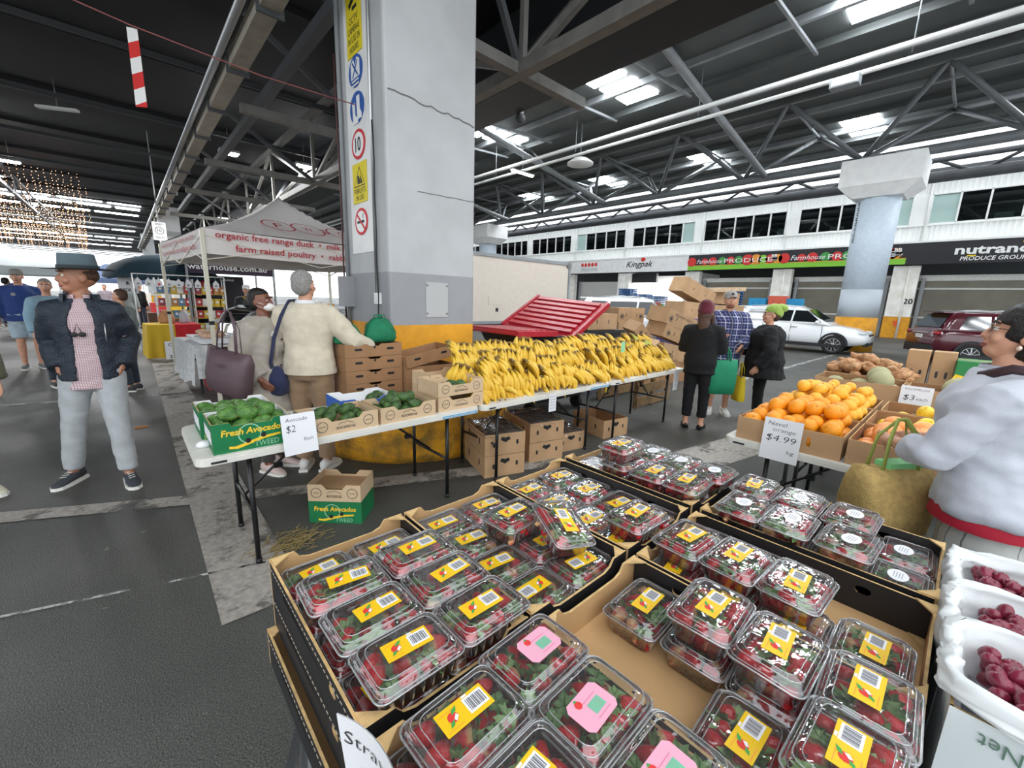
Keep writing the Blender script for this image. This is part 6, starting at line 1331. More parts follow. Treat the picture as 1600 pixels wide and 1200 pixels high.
me.transform(P.S); obj('bag_body', me, t); b = MB(); b.bar((-.19, -.172, 1.26), (-.205, -.172, 1.22), .045, .008); me = b.data('buckle', [m_alu]); me.transform(P.S); obj('buckle', me, t)
# ---- 5 woman with maroon beanie
P = Person('woman in black with maroon beanie and long brown hair, back to us', (5.36, 2.26), 20, 1.60, 1.12, dict(Rel=(.25, .06, 1.14), Rwr=(.16, .26, 1.16), Lel=(-.24, .08, 1.14), Lwr=(-.10, .28, 1.20), Rcurl=.7, Lcurl=.7), (-.12, -.05), SK1, sc_head=1.1, bust=.03)
m_bc = mat('black cloth', '09090b', .9, bump=.2, bscale=200); P.body().face().hair(m_hairbr, 'long'); P.trousers(m_bc, 'trousers', .016, .90, wide=1.05); P.shoes(mat('black flat', '151515', .4), m_black, True); P.top(m_bc, 'cardigan', .03, .80, arm=1.12, wr=.008, seed=6)
def beanie(P, m, slouch=0.0):
    b = MB(); b.ell((0, -.02, 1.695), (.093, .110, .092), 0, 18, 12, P.HM); b.ell((0, -.05 - slouch, 1.735), (.075, .08, .06), 0, 14, 8, P.HM); b.ell((0, -.05, 1.655), (.092, .085, .075), 0, 16, 10, P.HM); me = remesh(b, .008, 2, 'beanie', None, .003, 30); M = P.HM; Mi = M.inverted()
    for v in me.vertices:
        q = Mi @ v.co; lo = 1.668 - .55 * max(0, -q.y)
        if q.z < lo: q.z = lo + (q.z - lo) * .1; v.co = M @ q
    P.finish(me, 'beanie', m)
beanie(P, cloth('maroon knit', '5c1526', bump=.5, bscale=90))
tote('shopping_bag', 'bright green cloth shopping bag hanging from the arm of the maroon beanie woman', at(P, (.27, .12, .53), .5), .40, .22, .44, mat('bright green bag cloth', '0d7a55', .8, var=.05), None, .18)
# ---- 6 plaid shirt man
P = Person('bearded man in navy and white plaid shirt, grey cap and black shorts', (6.42, 2.38), 208, 1.79, 1.15, dict(Rel=(.28, .05, 1.13), Rwr=(.10, .26, 1.12), Lel=(-.27, .02, 1.14), Lwr=(-.18, .20, 1.02), Rhd=V((-.5, .7, .2)), Rpn=(0, .2, 1), Rcurl=.5), (.12, .1), SK1)
P.body().face(m_hairbr).hair(m_hairbr, 'cap'); b = MB(); b.ell((0, .048, 1.548), (.05, .046, .034), 0, 14, 8, P.HM); P.part(b, 'beard', mat('short beard', '7a5640', .9, var=.3, scale=90)); P.trousers(m_bc, 'shorts', .03, .46, wide=1.15); P.shoes(mat('white trainer', 'd8d6d2', .6))
P.top(pattern('navy plaid', '262b5a', [('u', .085, .16, 0, 'c9cbe0', .75), ('z', .085, .16, .1, 'c9cbe0', .75), ('u', .085, .08, .45, '8890c0', .6), ('z', .085, .08, .55, '8890c0', .6), ('u', .17, .3, .6, '14163a', .6)]), 'shirt', .035, .80, arm=1.12, wr=.008, seed=8); P.collar(MATS['navy plaid'], .072, .05, 'shirt_collar', 1.458, .012, .45); cap(P, mat('light grey cap', '9c9894', .85), False, m_black)
# ---- 7 green beanie
P = Person('stout person in long black coat and lime green beanie turned away', (6.56, 1.88), 112, 1.58, 1.85, dict(Rsh=(.21, 0, 1.39), Lsh=(-.23, 0, 1.39), Rel=(.36, .10, 1.12), Rwr=(.2, .30, 1.05), Lel=(-.40, -.02, 1.12), Lwr=(-.38, .12, .88)), (.25, .08), SK1, sc_head=1.14)
P.body().face().hair(m_hairbr, 'short').glasses(); P.trousers(m_bc, 'trousers', .016); P.shoes(mat('black flat', '151515', .4), m_black); P.top(m_bc, 'coat', .035, .70, arm=1.2, flare=.10, wr=.012, seed=7); P.collar(m_bc, .08, .05, 'coat_collar', 1.45, .015); beanie(P, cloth('lime knit', '93b04c', bump=.5, bscale=90), .05)
tote('shopping_bag', 'yellow shopping bag held low behind the black coat and white trainers', at(P, (-.16, .30, .30), .4), .24, .12, .36, mat('yellow bag', 'd9bb1e', .6), None, .18)
# ---- 8 woman in white
P = Person('woman in white linen shirt and striped skirt reaching for grapefruit, seen from behind', (2.40, -.20), 66, 1.64, 1.28, dict(Lel=(-.29, .12, 1.14), Lwr=(-.06, .40, 1.09), Rel=(.30, .16, 1.16), Rwr=(.22, .40, 1.08), Lcurl=.8), (.45, .22), SK1, lean=.16, bust=.02)
P.body().face().hair(m_hairb, 'bob').glasses(mat('brown glasses frame', '5a4636', .4)); m_wl = cloth('white linen', 'b4b7c0', bump=.2, bscale=300, var=.03); P.top(m_wl, 'linen_shirt', .032, .91, arm=.92, flare=.16, wr=.012, seed=5, sleeve=.92, ws=9); P.collar(m_wl, .082, .055, 'shirt_collar', 1.45, .015)
P.trousers(pattern('striped linen', 'c4c5c0', [('u', .05, .09, 0, '55585c', .8)]), 'striped_trousers', .012, .95, wide=1.45, wr=.006, top=.97)
b = MB(); b.loft(P.rings([(.87, .184, .135, 0), (.90, .184, .13, 0), (.94, .175, .12, 0)], .026), 0, True, False); P.part(b, 'red_top', mat('crimson cloth', 'a5122c', .8)); P.shoes(m_bc)
b = MB(); M = P.HM
for sx in (-1, 1): b.ell((sx * .084, .002, 1.580), (.009, .009, .011), 0, 10, 8, M)
P.part(b, 'pearl_earring', mat('pearl', 'd8bfae', .2, .3)); b = MB(); b.tube([(-.12, .12, 1.46), (-.15, .02, 1.505), (-.12, -.07, 1.50), (.05, -.10, 1.50), (.2, -.12, 1.38)], .018, 6, flat=.3); P.part(b, 'bag_strap', mat('dark plum strap', '3a2227', .6))
t = tote('straw_bag', 'woven straw tote with green handles hanging from the arm of the woman in white', Matrix.Translation((2.42, .13, .64)) @ Matrix.Rotation(-.6, 4, 'Z'), .36, .22, .30, mat('woven straw', 'bfa062', .8, var=.12, scale=40, bump=.6, bscale=150), mat('olive green strap', '8f9a4a', .6), .20)
b = MB(); b.box((.05, 0, .295), (.20, .07, .03)); b.build('green_lining', mat('mint lining', '7fca86', .6), t)
b = MB()
for k in range(9): b.tube([(-.2, -.1 + .02 * k, .05 + .02 * (k % 3)), (-.24, -.1 + .022 * k, .02 + .03 * (k % 2))], .003, 5)
b.build('fringe', MATS['woven straw'], t)
# ---- 9.. others far back
def simple(label, loc, heading, Ht, topc, legc, hairm, girth=1.0, extra=None, sk=SK1, hat=None, kind='short', shoes='3a3a3c', hy=0.0):
    P = Person(label, loc, heading, Ht, girth, {}, (hy, 0), sk, vox=.026); P.body().face().hair(hairm, kind if not hat else 'cap'); P.trousers(cloth(legc[0], legc[1]), 'trousers', .016, vox=.026); P.top(cloth(topc[0], topc[1]), 'top', .028, .84, arm=1.08, vox=.024); P.shoes(mat('shoe ' + shoes, shoes, .7))
    if hat: cap(P, hat)
    return P
P = simple('stall keeper in peaked white cap, dark coat and yellow scarf behind the fridge', (2.25, 12.2), -110, 1.72, ('dark coat cloth', '1d1e22'), ('black cloth', '09090b'), m_hairg, 1.05, hat=m_white); b = MB(); b.tube([(-.06, .10, 1.47), (0, .13, 1.40), (.06, .10, 1.47)], [.02, .03, .02], 8); b.tube([(0, .14, 1.40), (-.02, .16, 1.25), (-.03, .155, 1.12)], [.03, .035, .03], 8, flat=.4); P.part(b, 'scarf', mat('mustard scarf', 'b99a2e', .8))
simple('boy with short brown hair looking left behind the hat man shoulder', (-.05, 8.7), 150, 1.56, ('grey green top', '7d8c86'), ('dark denim', '2c3340'), m_hairbr, .9)
simple('man with pale blue collar half hidden behind the hat man face', (-.88, 9.7), -60, 1.68, ('pale blue cloth', '86a5b5'), ('dark denim', '2c3340'), m_hairg, 1.0, hy=-.5)
simple('person in grey jumper and dark jeans with back turned beside the snack stall', (.10, 19.6), 60, 1.70, ('grey jumper cloth', '7d8682'), ('dark denim', '2c3340'), m_hairbr, 1.05, shoes='c8c8c8')
simple('dark dressed shopper bending at the snack stall behind the marquee pole', (1.62, 15.2), 80, 1.66, ('black cloth', '09090b'), ('black cloth', '09090b'), m_hairb, 1.1)
simple('person in black beside the grey jumper, farther down the aisle', (.45, 21.5), 30, 1.72, ('black cloth', '09090b'), ('dark denim', '2c3340'), m_hairb)
for k, (x, y, h, c, hd, lb) in enumerate(((-1.2, 24, 1.7, '6b5a5a', -80, 'reddish top'), (-.6, 26, 1.66, '8a7f86', -100, 'mauve top'), (-2.6, 20, 1.75, '33363c', 60, 'charcoal jacket'), (-3.4, 24, 1.7, '4d5a6a', -60, 'slate blue top'), (-1.9, 30, 1.72, '3b3f47', 90, 'dark jacket'))):
    simple('distant shopper in %s in the crowd at the end of the aisle' % lb, (x, y), hd, h, ('crowd cloth %d' % k, c), ('dark denim', '2c3340'), m_hairb)
P = simple('person cut off at the left edge with olive patterned sleeve and black trousers', (-1.03, 4.88), -70, 1.68, ('olive patterned cloth', '57573f'), ('black cloth', '09090b'), m_hairbr, 1.0, shoes='c9c4ae')
# ================================================================ VEHICLES AND THE STALLS BEYOND
m_glassd = mat('dark car glass', '14181b', .06, spec=.8); m_tyre = mat('tyre rubber', '141415', .8); m_rim = mat('alloy', 'b4b6b8', .3, .7); m_clad2 = mat('black cladding', '1c1d1f', .6)
def car(label, loc, heading, paint, rails=True, plate=None, cat='car'):
    """nose along local +y"""
    t = thing('car', label, cat, loc, radians(heading - 90)); mp = mat('car paint ' + paint, paint, .25, coat=.6, spec=.6)
    ST = [(-2.24, .50, .80, .70), (-2.20, .40, 1.02, .82), (-1.95, .32, 1.10, .90), (-1.2, .27, 1.08, .925), (0, .25, 1.04, .93), (.95, .25, 1.0, .925), (1.35, .28, .985, .91), (1.85, .33, .90, .86), (2.18, .40, .76, .76), (2.28, .46, .66, .60)]
    b = MB(); rg = []
    for y, z0, z1, hw in ST:
        half = [(hw * .80, z0), (hw * .97, z0 + (z1 - z0) * .2), (hw, z0 + (z1 - z0) * .5), (hw * .985, z0 + (z1 - z0) * .78), (hw * .93, z1 - .02), (hw * .6, z1 + .015), (hw * .25, z1 + .025)]
        rg.append([(x, y, z) for x, z in half] + [(-x, y, z) for x, z in half[::-1]])
    b.loft(rg); b.build('body_shell', mp, t)
    def gh(z, y0, y1, hw, r=.16): return [(x, y, z) for x, y in rrect(hw * 2, y1 - y0, r, 4, 0, (y0 + y1) / 2)]
    b = MB(); b.loft([gh(.99, -2.12, 1.22, .865), gh(1.1, -2.08, 1.06, .86), gh(1.35, -1.96, .62, .77), gh(1.56, -1.82, .28, .68, .2), gh(1.63, -1.66, .1, .58, .25), gh(1.655, -1.4, -.2, .4, .25)]); b.build('cabin', mp, t)
    def xs(z): return .868 - (z - 1.1) * (.868 - .685) / .46 + .006
    for s in (-1, 1):
        for (ya0, ya1, yb0, yb1) in ((.02, .92, .04, .42), (-.92, -.04, -.90, -.02), (-1.72, -1.0, -1.52, -.98)):
            b = MB(); z0, z1 = 1.10, 1.50; q = [(s * xs(z0), ya0, z0), (s * xs(z0), ya1, z0), (s * (xs(z1) + .012), yb1, z1), (s * (xs(z1) + .012), yb0, z1)]; b.face(q if s > 0 else q[::-1]); b.build('side_window', m_glassd, t)
        b = MB(); b.ell((s * .98, .82, 1.10), (.11, .07, .075), 0, 12, 8); b.build('mirror', mp, t)
        for y in (.1, -.85): b = MB(); b.box((s * .925, y, .90), (.03, .2, .03)); b.build('door_handle', m_alu, t)
        b = MB()
        for y in (.98, 0.0, -.95): b.box((s * .921, y, .68), (.012, .012, .62))
        b.build('door_gap', m_black, t)
        b = MB(); b.box((s * .90, 0, .30), (.09, 3.2, .12)); b.build('sill_cladding', m_clad2, t)
        if rails: b = MB(); b.tube([(s * .60, -1.55, 1.62), (s * .60, -.6, 1.68), (s * .60, .05, 1.64)], .018, 6); b.build('roof_rail', m_alu, t)
        b = MB(); b.ell((s * .66, 2.06, .78), (.15, .16, .06), 0, 12, 6, None); b.build('headlamp', mat('headlamp glass', 'c9d2d8', .1), t)
        b = MB(); b.ell((s * .74, -2.16, .96), (.16, .08, .07), 0, 12, 6); b.build('tail_lamp', mat('tail lamp red', '8e1218', .2), t)
        for y in (-1.36, 1.36):
            M = frame((s * .80, y, .345), (0, 1, 0), (0, 0, 1)) if s > 0 else frame((s * .80, y, .345), (0, -1, 0), (0, 0, 1))
            b = MB(); b.lathe([(.20, -.11), (.33, -.11), (.345, -.06), (.345, .06), (.33, .125), (.235, .13), (.225, .10)], 26, 0, M, True, False); o = b.build('wheel', m_tyre, t)
            b = MB(); b.lathe([(.225, .10), (.23, .125), (.215, .12)], 26, 0, M, True, False)
            for k in range(10):
                a = 2 * pi * k / 10; b.bar(M @ V((.05 * cos(a), .05 * sin(a), .115)), M @ V((.215 * cos(a + .25), .215 * sin(a + .25), .11)), .03, .02, 0)
            b.lathe([(.06, .10), (.06, .125), (.01, .13)], 12, 0, M); b.build('alloy_rim', m_rim, o); b = MB(); b.lathe([(.01, .06), (.22, .06)], 20, 0, M, False, False); b.build('brake_disc', m_black, o)
            b = MB(); A = [pi * k / 14 for k in range(15)]
            b.loft([[(s * (.935 - d), y + r * cos(a), .345 + r * sin(a)) for r, d in ((.43, .03), (.43, -.012), (.36, -.012), (.36, .03))] for a in A], 0, False); b.build('wheel_arch', m_clad2, t)
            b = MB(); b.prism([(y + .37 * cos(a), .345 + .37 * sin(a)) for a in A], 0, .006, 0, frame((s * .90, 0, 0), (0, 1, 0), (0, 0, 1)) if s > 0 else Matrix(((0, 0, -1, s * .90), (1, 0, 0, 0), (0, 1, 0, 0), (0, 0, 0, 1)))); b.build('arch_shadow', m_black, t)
    for name, ys, zs, hw in (('windscreen', (1.02, .40), (1.12, 1.53), (.74, .58)), ('rear_window', (-2.085, -1.86), (1.14, 1.52), (.70, .56))):
        b = MB(); o_ = .014 * (1 if ys[0] > 0 else -1); q = [(-hw[0], ys[0] + o_, zs[0]), (hw[0], ys[0] + o_, zs[0]), (hw[1], ys[1] + o_, zs[1] + .01), (-hw[1], ys[1] + o_, zs[1] + .01)]; b.face(q if ys[0] < 0 else q[::-1]); b.build(name, m_glassd, t)
    b = MB(); b.box((0, -2.19, .46), (1.5, .12, .26)); b.build('rear_bumper', m_clad2, t); b = MB(); b.box((0, 2.2, .46), (1.2, .14, .24)); b.build('front_bumper', m_clad2, t); b = MB(); b.box((0, 2.25, .66), (.8, .05, .16)); b.build('grille', m_black, t)
    b = MB(); b.box((0, -1.90, 1.60), (1.1, .26, .04)); b.build('spoiler', mp, t)
    b = MB(); b.box((0, -2.245, .84), (.37, .012, .11)); o = b.build('number_plate', m_paper, t)
    if plate: b = MB(); put_text(b, plate, 0, .81, .06, 0, frame((0, -2.252, 0), (1, 0, 0), (0, 0, 1)), 0, .3); b.build('lettering', m_ink, o)
    b = MB(); b.box((0, -2.235, .96), (.9, .02, .03)); b.build('chrome_strip', m_alu, t); return t
car('white parked SUV beyond the three talking people', (19.25, 4.55, 0), -90, 'e9ebed'); car('dark maroon SUV seen from the rear at the right edge', (20.0, -.9, 0), -62, '4a0f1c', plate='318 GYT')
car('white car half hidden behind the red bin lid and cartons', (12.9, 7.6, .12), -70, 'e6e8ea')
# box truck
t = thing('box_truck', 'cream white truck box parked behind the pillar and bananas', 'truck', (5.2, 9.0, 0)); m_tr2 = mat('cream truck panel', 'd5cabd', .5, var=.02)
b = MB(); b.prism(rrect(5.5, 2.2, .04, 2, 2.75, 1.1), .93, 2.72); b.build('box_body', m_tr2, t); b = MB(); b.box((2.75, -.01, 2.73), (5.52, .06, .09)); b.box((2.75, -.01, .93), (5.52, .05, .08)); b.box((5.47, -.01, 1.83), (.08, .05, 1.8)); b.build('edge_trim', m_steel, t)
b = MB(); b.box((5.42, -.03, 2.68), (.17, .06, .14)); b.build('corner_casting', mat('grey casting', '777775', .5), t); b = MB(); b.box((2.42, -.008, 1.53), (.55, .012, .24)); b.build('cover_plate', MATS['cream truck panel'], t)
b = MB(); b.box((2.45, -.008, 1.28), (.09, .012, .1)); b.build('data_sticker', m_ink, t); b = MB(); b.box((2.75, 1.1, .78), (5.3, 1.0, .25)); b.build('chassis', m_black, t)
for x in (1.0, 4.3):
    for y in (.25, 1.95): b = MB(); b.lathe([(.2, -.13), (.42, -.12), (.44, 0), (.42, .12), (.2, .13)], 22, 0, frame((x, y, .44), (1, 0, 0), (0, 0, 1))); b.build('wheel', m_tyre, t)
# ---- marquee with red lettering
TM = (.84, 6.95, 0); TRZ = radians(5.0); t = thing('market_marquee', 'white peaked marquee lettered in red with free range poultry wording', 'marquee', TM, TRZ)
m_canv = mat('white canvas', 'dcd6d2', .8, var=.04, scale=2, bump=.15, bscale=12); m_rt = mat('marquee red print', 'b5303a', .7); m_leg = mat('cream marquee pole', 'd5d0bd', .4); S3 = 3.0; ZV0, ZV1, ZP = 2.06, 2.38, 3.22
def sag(u, v):
    x, y = (u - .5) * 2, (v - .5) * 2; q = max(abs(x), abs(y)); h = (1 - q); return ((u) * S3, v * S3, ZV1 + (ZP - ZV1) * (.62 * h + .38 * h ** 2.6) - .05 * (1 - q) * q * abs(abs(x) - abs(y)))
b = MB(); b.grid(sag, 32, 32); b.build('roof_canvas', m_canv, t)
for nm, p, q in (('front', (0, 0), (S3, 0)), ('left', (0, S3), (0, 0)), ('right', (S3, 0), (S3, S3)), ('back', (S3, S3), (0, S3))):
    b = MB(); b.grid(lambda u, v: (p[0] + (q[0] - p[0]) * u + .008 * sin(u * 24) * (1 - v) * (q[1] - p[1]) / S3, p[1] + (q[1] - p[1]) * u - .01 * sin(u * 21) * (1 - v) * (q[0] - p[0]) / S3, ZV0 + (ZV1 - ZV0) * v - .02 * sin(pi * u)), 30, 3); b.build('valance', m_canv, t)
FM_ = frame((0, -.03, 0), (1, 0, 0), (0, 0, 1)); b = MB(); put_text(b, 'organic free range duck  •  milk fed veal  •  venison', .14, 2.275, .085, 0, FM_, 0, 2.75, bold=.012, center=False); put_text(b, 'farm raised poultry  •  rabbit  •  charcuterie', .36, 2.115, .085, 0, FM_, 0, 2.45, bold=.012, center=False); b.build('lettering', m_rt, t)
FL_ = frame((-.03, S3, 0), (0, -1, 0), (0, 0, 1)); b = MB(); put_text(b, 'specialising in free range poultry', .3, 2.27, .06, 0, FL_, 0, 2.4, center=False, shear=.2); put_text(b, 'farm fresh smallgoods', .3, 2.13, .075, 0, FL_, 0, 2.4, center=False); b.build('lettering', m_rt, t)
sl = frame((1.5, -.02, ZV1 + .035), (1, 0, 0), (0, 1.5, .56)); b = MB()
for x, r, ch in ((-.44, .22, 'F'), (.0, .24, 'W'), (.26, .2, 'S'), (.56, .24, 'C')):
    if ch != 'S': ring2(b, r - .012, r + .012, 0, sl, .03, 30, x, .40, 1.25)
    put_text(b, ch, x, .28, .25, 0, sl, .03, .15, shear=.1)
b.build('emblem', m_rt, t)
for x, y in ((0, 0), (S3, 0), (S3, S3), (0, S3)):
    b = MB(); b.bar((x, y, 0), (x, y, 2.36), .045, .045); o = b.build('leg', m_leg, t); b = MB(); b.box((x, y, .01), (.1, .1, .02)); b.build('foot_plate', m_steel, o); b = MB(); b.box((x, y, 1.15), (.055, .055, .05)); b.build('lock_collar', m_black, o)
for (p, q) in (((0, 0), (S3, 0)), ((0, S3), (S3, S3)), ((0, 0), (0, S3)), ((S3, 0), (S3, S3))):
    b = MB()
    for k in range(2):
        a0, a1 = V((*p, 0)).lerp(V((*q, 0)), k * .5), V((*p, 0)).lerp(V((*q, 0)), k * .5 + .5); b.bar(a0 + V((0, 0, 1.98)), a1 + V((0, 0, 2.3)), .025, .012); b.bar(a0 + V((0, 0, 2.3)), a1 + V((0, 0, 1.98)), .025, .012)
    b.build('scissor_frame', m_leg, t)
# ---- deli cases
m_gl = clear('case glass', (225, 232, 230), .03, 1.0, .05); m_meat = mat('pale meat', 'c9a184', .6, var=.2, scale=12); m_st = mat('brushed steel', 'aeb2b4', .3, .7)
def deli(label, loc, rz):
    t = thing('display_fridge', label, 'fridge', loc, rz); L = 1.3
    b = MB(); b.box((0, 0, .4), (L, .9, .8)); b.build('base', m_st, t); b = MB(); b.box((0, .22, 1.28), (L, .5, .05)); b.build('top_shelf', m_st, t)
    prof = [(-.45, .8), (-.44, .95), (-.36, 1.12), (-.22, 1.22), (-.03, 1.27)]
    b = MB(); b.loft([[(s * L / 2, y, z) for y, z in prof] for s in (-1, 1)], 0, True, False); b.v = b.v; b.f = [[i, i + 1, 6 + i, 5 + i] for i in range(4)]; b.m = [0] * 4; b.sm = [True] * 4; b.build('curved_glass', m_gl, t)
    for s in (-1, 1): b = MB(); b.tube([(s * L / 2, y, z) for y, z in prof], .018, 6); b.build('end_frame', m_alu, t); b = MB(); b.add([(s * L / 2, y, z) for y, z in prof] + [(s * L / 2, .45, 1.27), (s * L / 2, .45, .8)], [tuple(range(7))]); b.build('end_glass', m_gl, t)
    b = MB(); b.box((0, .44, 1.03), (L, .02, .46)); b.build('rear_panel', m_st, t); b = MB(); b.box((0, -.05, .99), (L - .1, .5, .015)); b.build('glass_shelf', m_gl, t)
    for k in range(6): b = MB(); b.ell((-.5 + .2 * k, -.12 + .08 * (k % 2), .86), (.08, .1, .05), 0, 10, 7); o = b.build('meat', m_meat, None); o.location = loc; o.rotation_euler = (0, 0, rz); tag(o, 'pale cut of meat inside the %s' % label, 'meat', 'meat in the %s' % label)
    return t
deli('far curved glass display fridge under the marquee', (1.98, 9.35, 0), radians(-62)); deli('near curved glass display fridge behind the trench coat woman', (2.05, 7.78, 0), radians(-62))
t = thing('stall_table', 'stall table with white printed cloth and open trays at the marquee corner', 'table', (.98, 8.55, 0), radians(5)); b = MB(); b.box((0, 0, .74), (.7, 1.5, .03)); b.build('tabletop', m_table, t)
for x in (-.3, .3):
    for y in (-.65, .65): b = MB(); b.bar((x, y, 0), (x, y, .73), .03, .03); b.build('leg', m_black, t)
b = MB(); b.grid(lambda u, v: (-.355 - .02 * sin(u * 30) * v - .05 * v, -.76 + 1.52 * u, .765 - .62 * v + .05 * sin(u * 9) * v), 30, 6); b.grid(lambda u, v: (-.355 + .71 * u, -.755 + 1.51 * v, .762 + .006 * noise.noise(V((u * 5, v * 7, 0)))), 8, 8); b.grid(lambda u, v: (-.355 + .35 * u, -.762 - .02 * sin(u * 14) * v - .04 * v, .765 - .5 * v), 12, 5); tag(b.build('table_cloth', mat('white printed cloth', 'cfcfcd', .7, col2='b5b8ba', scale=16)), 'white printed plastic cloth hanging off the stall table', 'tablecloth'); COL.objects['table_cloth.001'].location = (.98, 8.55, 0); COL.objects['table_cloth.001'].rotation_euler = (0, 0, radians(5))
b = MB(); b.loft([[(x, y, z) for x, y in rrect(.5 + e, .9 + e, .04, 2)] for e, z in ((0, 0), (.06, .08))], 0, False); t = thing('meat_tray', 'shallow white tray of tan cuts on the stall table', 'tray', (1.0, 8.3, .772), radians(5)); b.build('tray_body', m_paper, t); b = MB(); b.box((0, 0, .085), (.5, .02, .01)); b.build('rib', m_steel, t)
for k in range(7): b = MB(); b.ell((0, 0, 0), (.1, .08, .05), 0, 10, 7); tag(obj('meat', b.data('meat', [m_meat]), None, (.9 + .16 * (k % 2), 8.0 + .1 * k, .89), (0, .2, k)), 'tan cut of meat heaped in the white tray on the stall table', 'meat', 'meat in the white tray')
t = thing('red_tub', 'red plastic tub under the stall table', 'tub', (1.05, 8.4, 0)); b = MB(); b.loft([[(x, y, z) for x, y in rrect(w_, d_, .05, 2)] for w_, d_, z in ((.4, .7, 0), (.5, .85, .6))], 0, False); b.build('tub_body', mat('red plastic', 'b81a24', .5), t); b = MB(); b.loft([[(x, y, z) for x, y in rrect(w_, d_, .05, 2)] for w_, d_, z in ((.53, .88, .56), (.53, .88, .61))], 0, False, False); b.build('rim', MATS['red plastic'], t)
# ---- yellow and red clothed table, snack racks, umbrella
t = thing('stall_table', 'table with yellow and red cloths in front of the snack stall', 'table', (.75, 12.6, 0), radians(4)); b = MB(); b.box((0, 0, .76), (.95, .8, .03)); b.build('tabletop', m_table, t)
for x0, x1, m, nm in ((-.48, .02, mat('yellow cloth', 'd8b22c', .8), 'yellow_cloth'), (.0, .48, mat('red cloth', 'c41f2b', .8), 'red_cloth')):
    b = MB(); b.grid(lambda u, v: (x0 + (x1 - x0) * u - (.06 * v if x0 < -.1 and u < .3 else 0), -.41 - .03 * sin(u * 18) * v, .785 - .74 * v), 16, 5); b.grid(lambda u, v: (x0 + (x1 - x0) * u, -.41 + .82 * v, .785), 4, 4)
    if x0 < -.1: b.grid(lambda u, v: (-.48 - .05 * v - .02 * sin(u * 16) * v, .41 - .82 * u, .785 - .74 * v), 14, 4)
    b.build(nm, m, t)
def board(name, label, loc, w_, h_, lines, rz=0, tilt=0):
    t = thing(name, label, 'sign', loc, rz); t.rotation_euler = (tilt, 0, rz); b = MB(); b.box((0, .008, h_ / 2), (w_, .014, h_)); b.build('board', m_paper, t); b = MB(); n = len(lines)
    for k, s in enumerate(lines): put_text(b, s, 0, h_ * (1 - (k + .8) / n), h_ / n * .48, 0, frame((0, -.003, 0), (1, 0, 0), (0, 0, 1)), 0, w_ * (.8 if len(s) > 3 else .2), bold=.02)
    b.build('lettering', m_ink, t); return t
board('sign_board', 'white sign board leaning before the red cloth table', (.85, 11.95, .03), .62, .40, ('CLEARANCE', '$', '2 FOR 10'), radians(-8), -.1); board('sign_board', 'white hanging sign board under the left of the dark umbrella', (.12, 16.0, 1.42), .42, .58, ('RETAIL', '&', '3 FOR 10'), radians(-10))
b = MB(); b.tube([(.12, 16.0, 2.0), (.3, 16.0, 2.2)], .006, 5)
t = thing('market_umbrella', 'big dark navy market umbrella over the snack stall', 'umbrella', (.95, 16.0, 0)); m_umb = mat('navy canvas', '16323f', .8, var=.06, scale=2); b = MB(); b.loft([[(r * cos(2 * pi * i / 32) * (1 + .012 * cos(8 * 2 * pi * i / 32)), r * sin(2 * pi * i / 32), z - .03 * (1 - cos(8 * 2 * pi * i / 32)) * (r > 1.2)) for i in range(32)] for r, z in ((1.32, 1.86), (1.28, 1.98), (1.1, 2.2), (.8, 2.36), (.45, 2.46), (.03, 2.52))], 0, True, False); b.build('canopy', m_umb, t)
b = MB(); b.tube([(0, 0, 0), (0, 0, 2.5)], .024, 8); b.build('pole', m_white, t); b = MB(); b.lathe([(.3, 0), (.28, .06), (.04, .1)], 16); b.build('base', m_black, t)
for k in range(8): a = pi * k / 4; b = MB(); b.tube([(0, 0, 2.44), (1.22 * cos(a), 1.22 * sin(a), 1.93)], .009, 5); b.build('rib', m_steel, t)
PK = ('c43a3f', 'd9b63a', 'e4e0d8', '5f87a8', 'c98a4a', 'a33a55'); random.seed(6)
for r_, (x0, lb) in enumerate(((.62, 'left'), (1.42, 'right'))):
    t = thing('snack_rack', 'wire snack rack stacked with bright packets, %s one' % lb, 'rack', (x0, 14.4, 0))
    for sx in (0, .7):
        for sy in (0, .35): b = MB(); b.tube([(sx, sy, 0), (sx, sy, 1.85)], .016, 6); b.build('post', m_white, t)
    for k, z in enumerate((.45, .8, 1.12, 1.45)):
        b = MB(); b.box((.35, .17, z), (.74, .38, .02)); b.build('shelf', mat('yellow shelf', 'c9a63a'), t)
        for j in range(5):
            c = random.choice(PK); p = thing('snack_packet', 'bright snack packet on the %s shelf of the %s wire rack' % (('lowest', 'second', 'third', 'top')[k], lb), 'packet', (x0 + .06 + .14 * j, 14.4 + .1, z + .012), random.uniform(-.1, .1), 'packets on the %s shelf of the %s rack' % (('lowest', 'second', 'third', 'top')[k], lb)); q = MB(); q.prism(rrect(.13, .16, .02, 2, .035, 0), 0, .2); q.build('packet_body', mat('packet ' + c, c, .35), p); q = MB(); q.prism(circ(.035, 10, .035, .11), 0, .003, 0, frame((0, -.081, 0), (1, 0, 0), (0, 0, 1))); q.build('packet_print', m_wht, p)
for k in range(9):
    x = .3 + .2 * k; t = thing('price_tag', 'white house shaped price tag hanging along the front of the snack stall', 'price tag', (x, 14.15 + .02 * (k % 2), 1.62), 0, 'white price tags along the snack stall'); b = MB(); b.prism([(-.07, 0), (.07, 0), (.07, .12), (0, .22), (-.07, .12)], 0, .006, 0, FX); b.build('card', m_paper, t); b = MB(); b.prism(circ(.03, 8, 0, .06), .006, .008, 0, FX); b.build('print', m_red if k == 2 else m_steel, t); b = MB(); b.tube([(0, -.01, .21), (0, 0, .30)], .003, 5); b.build('string', m_steel, t)
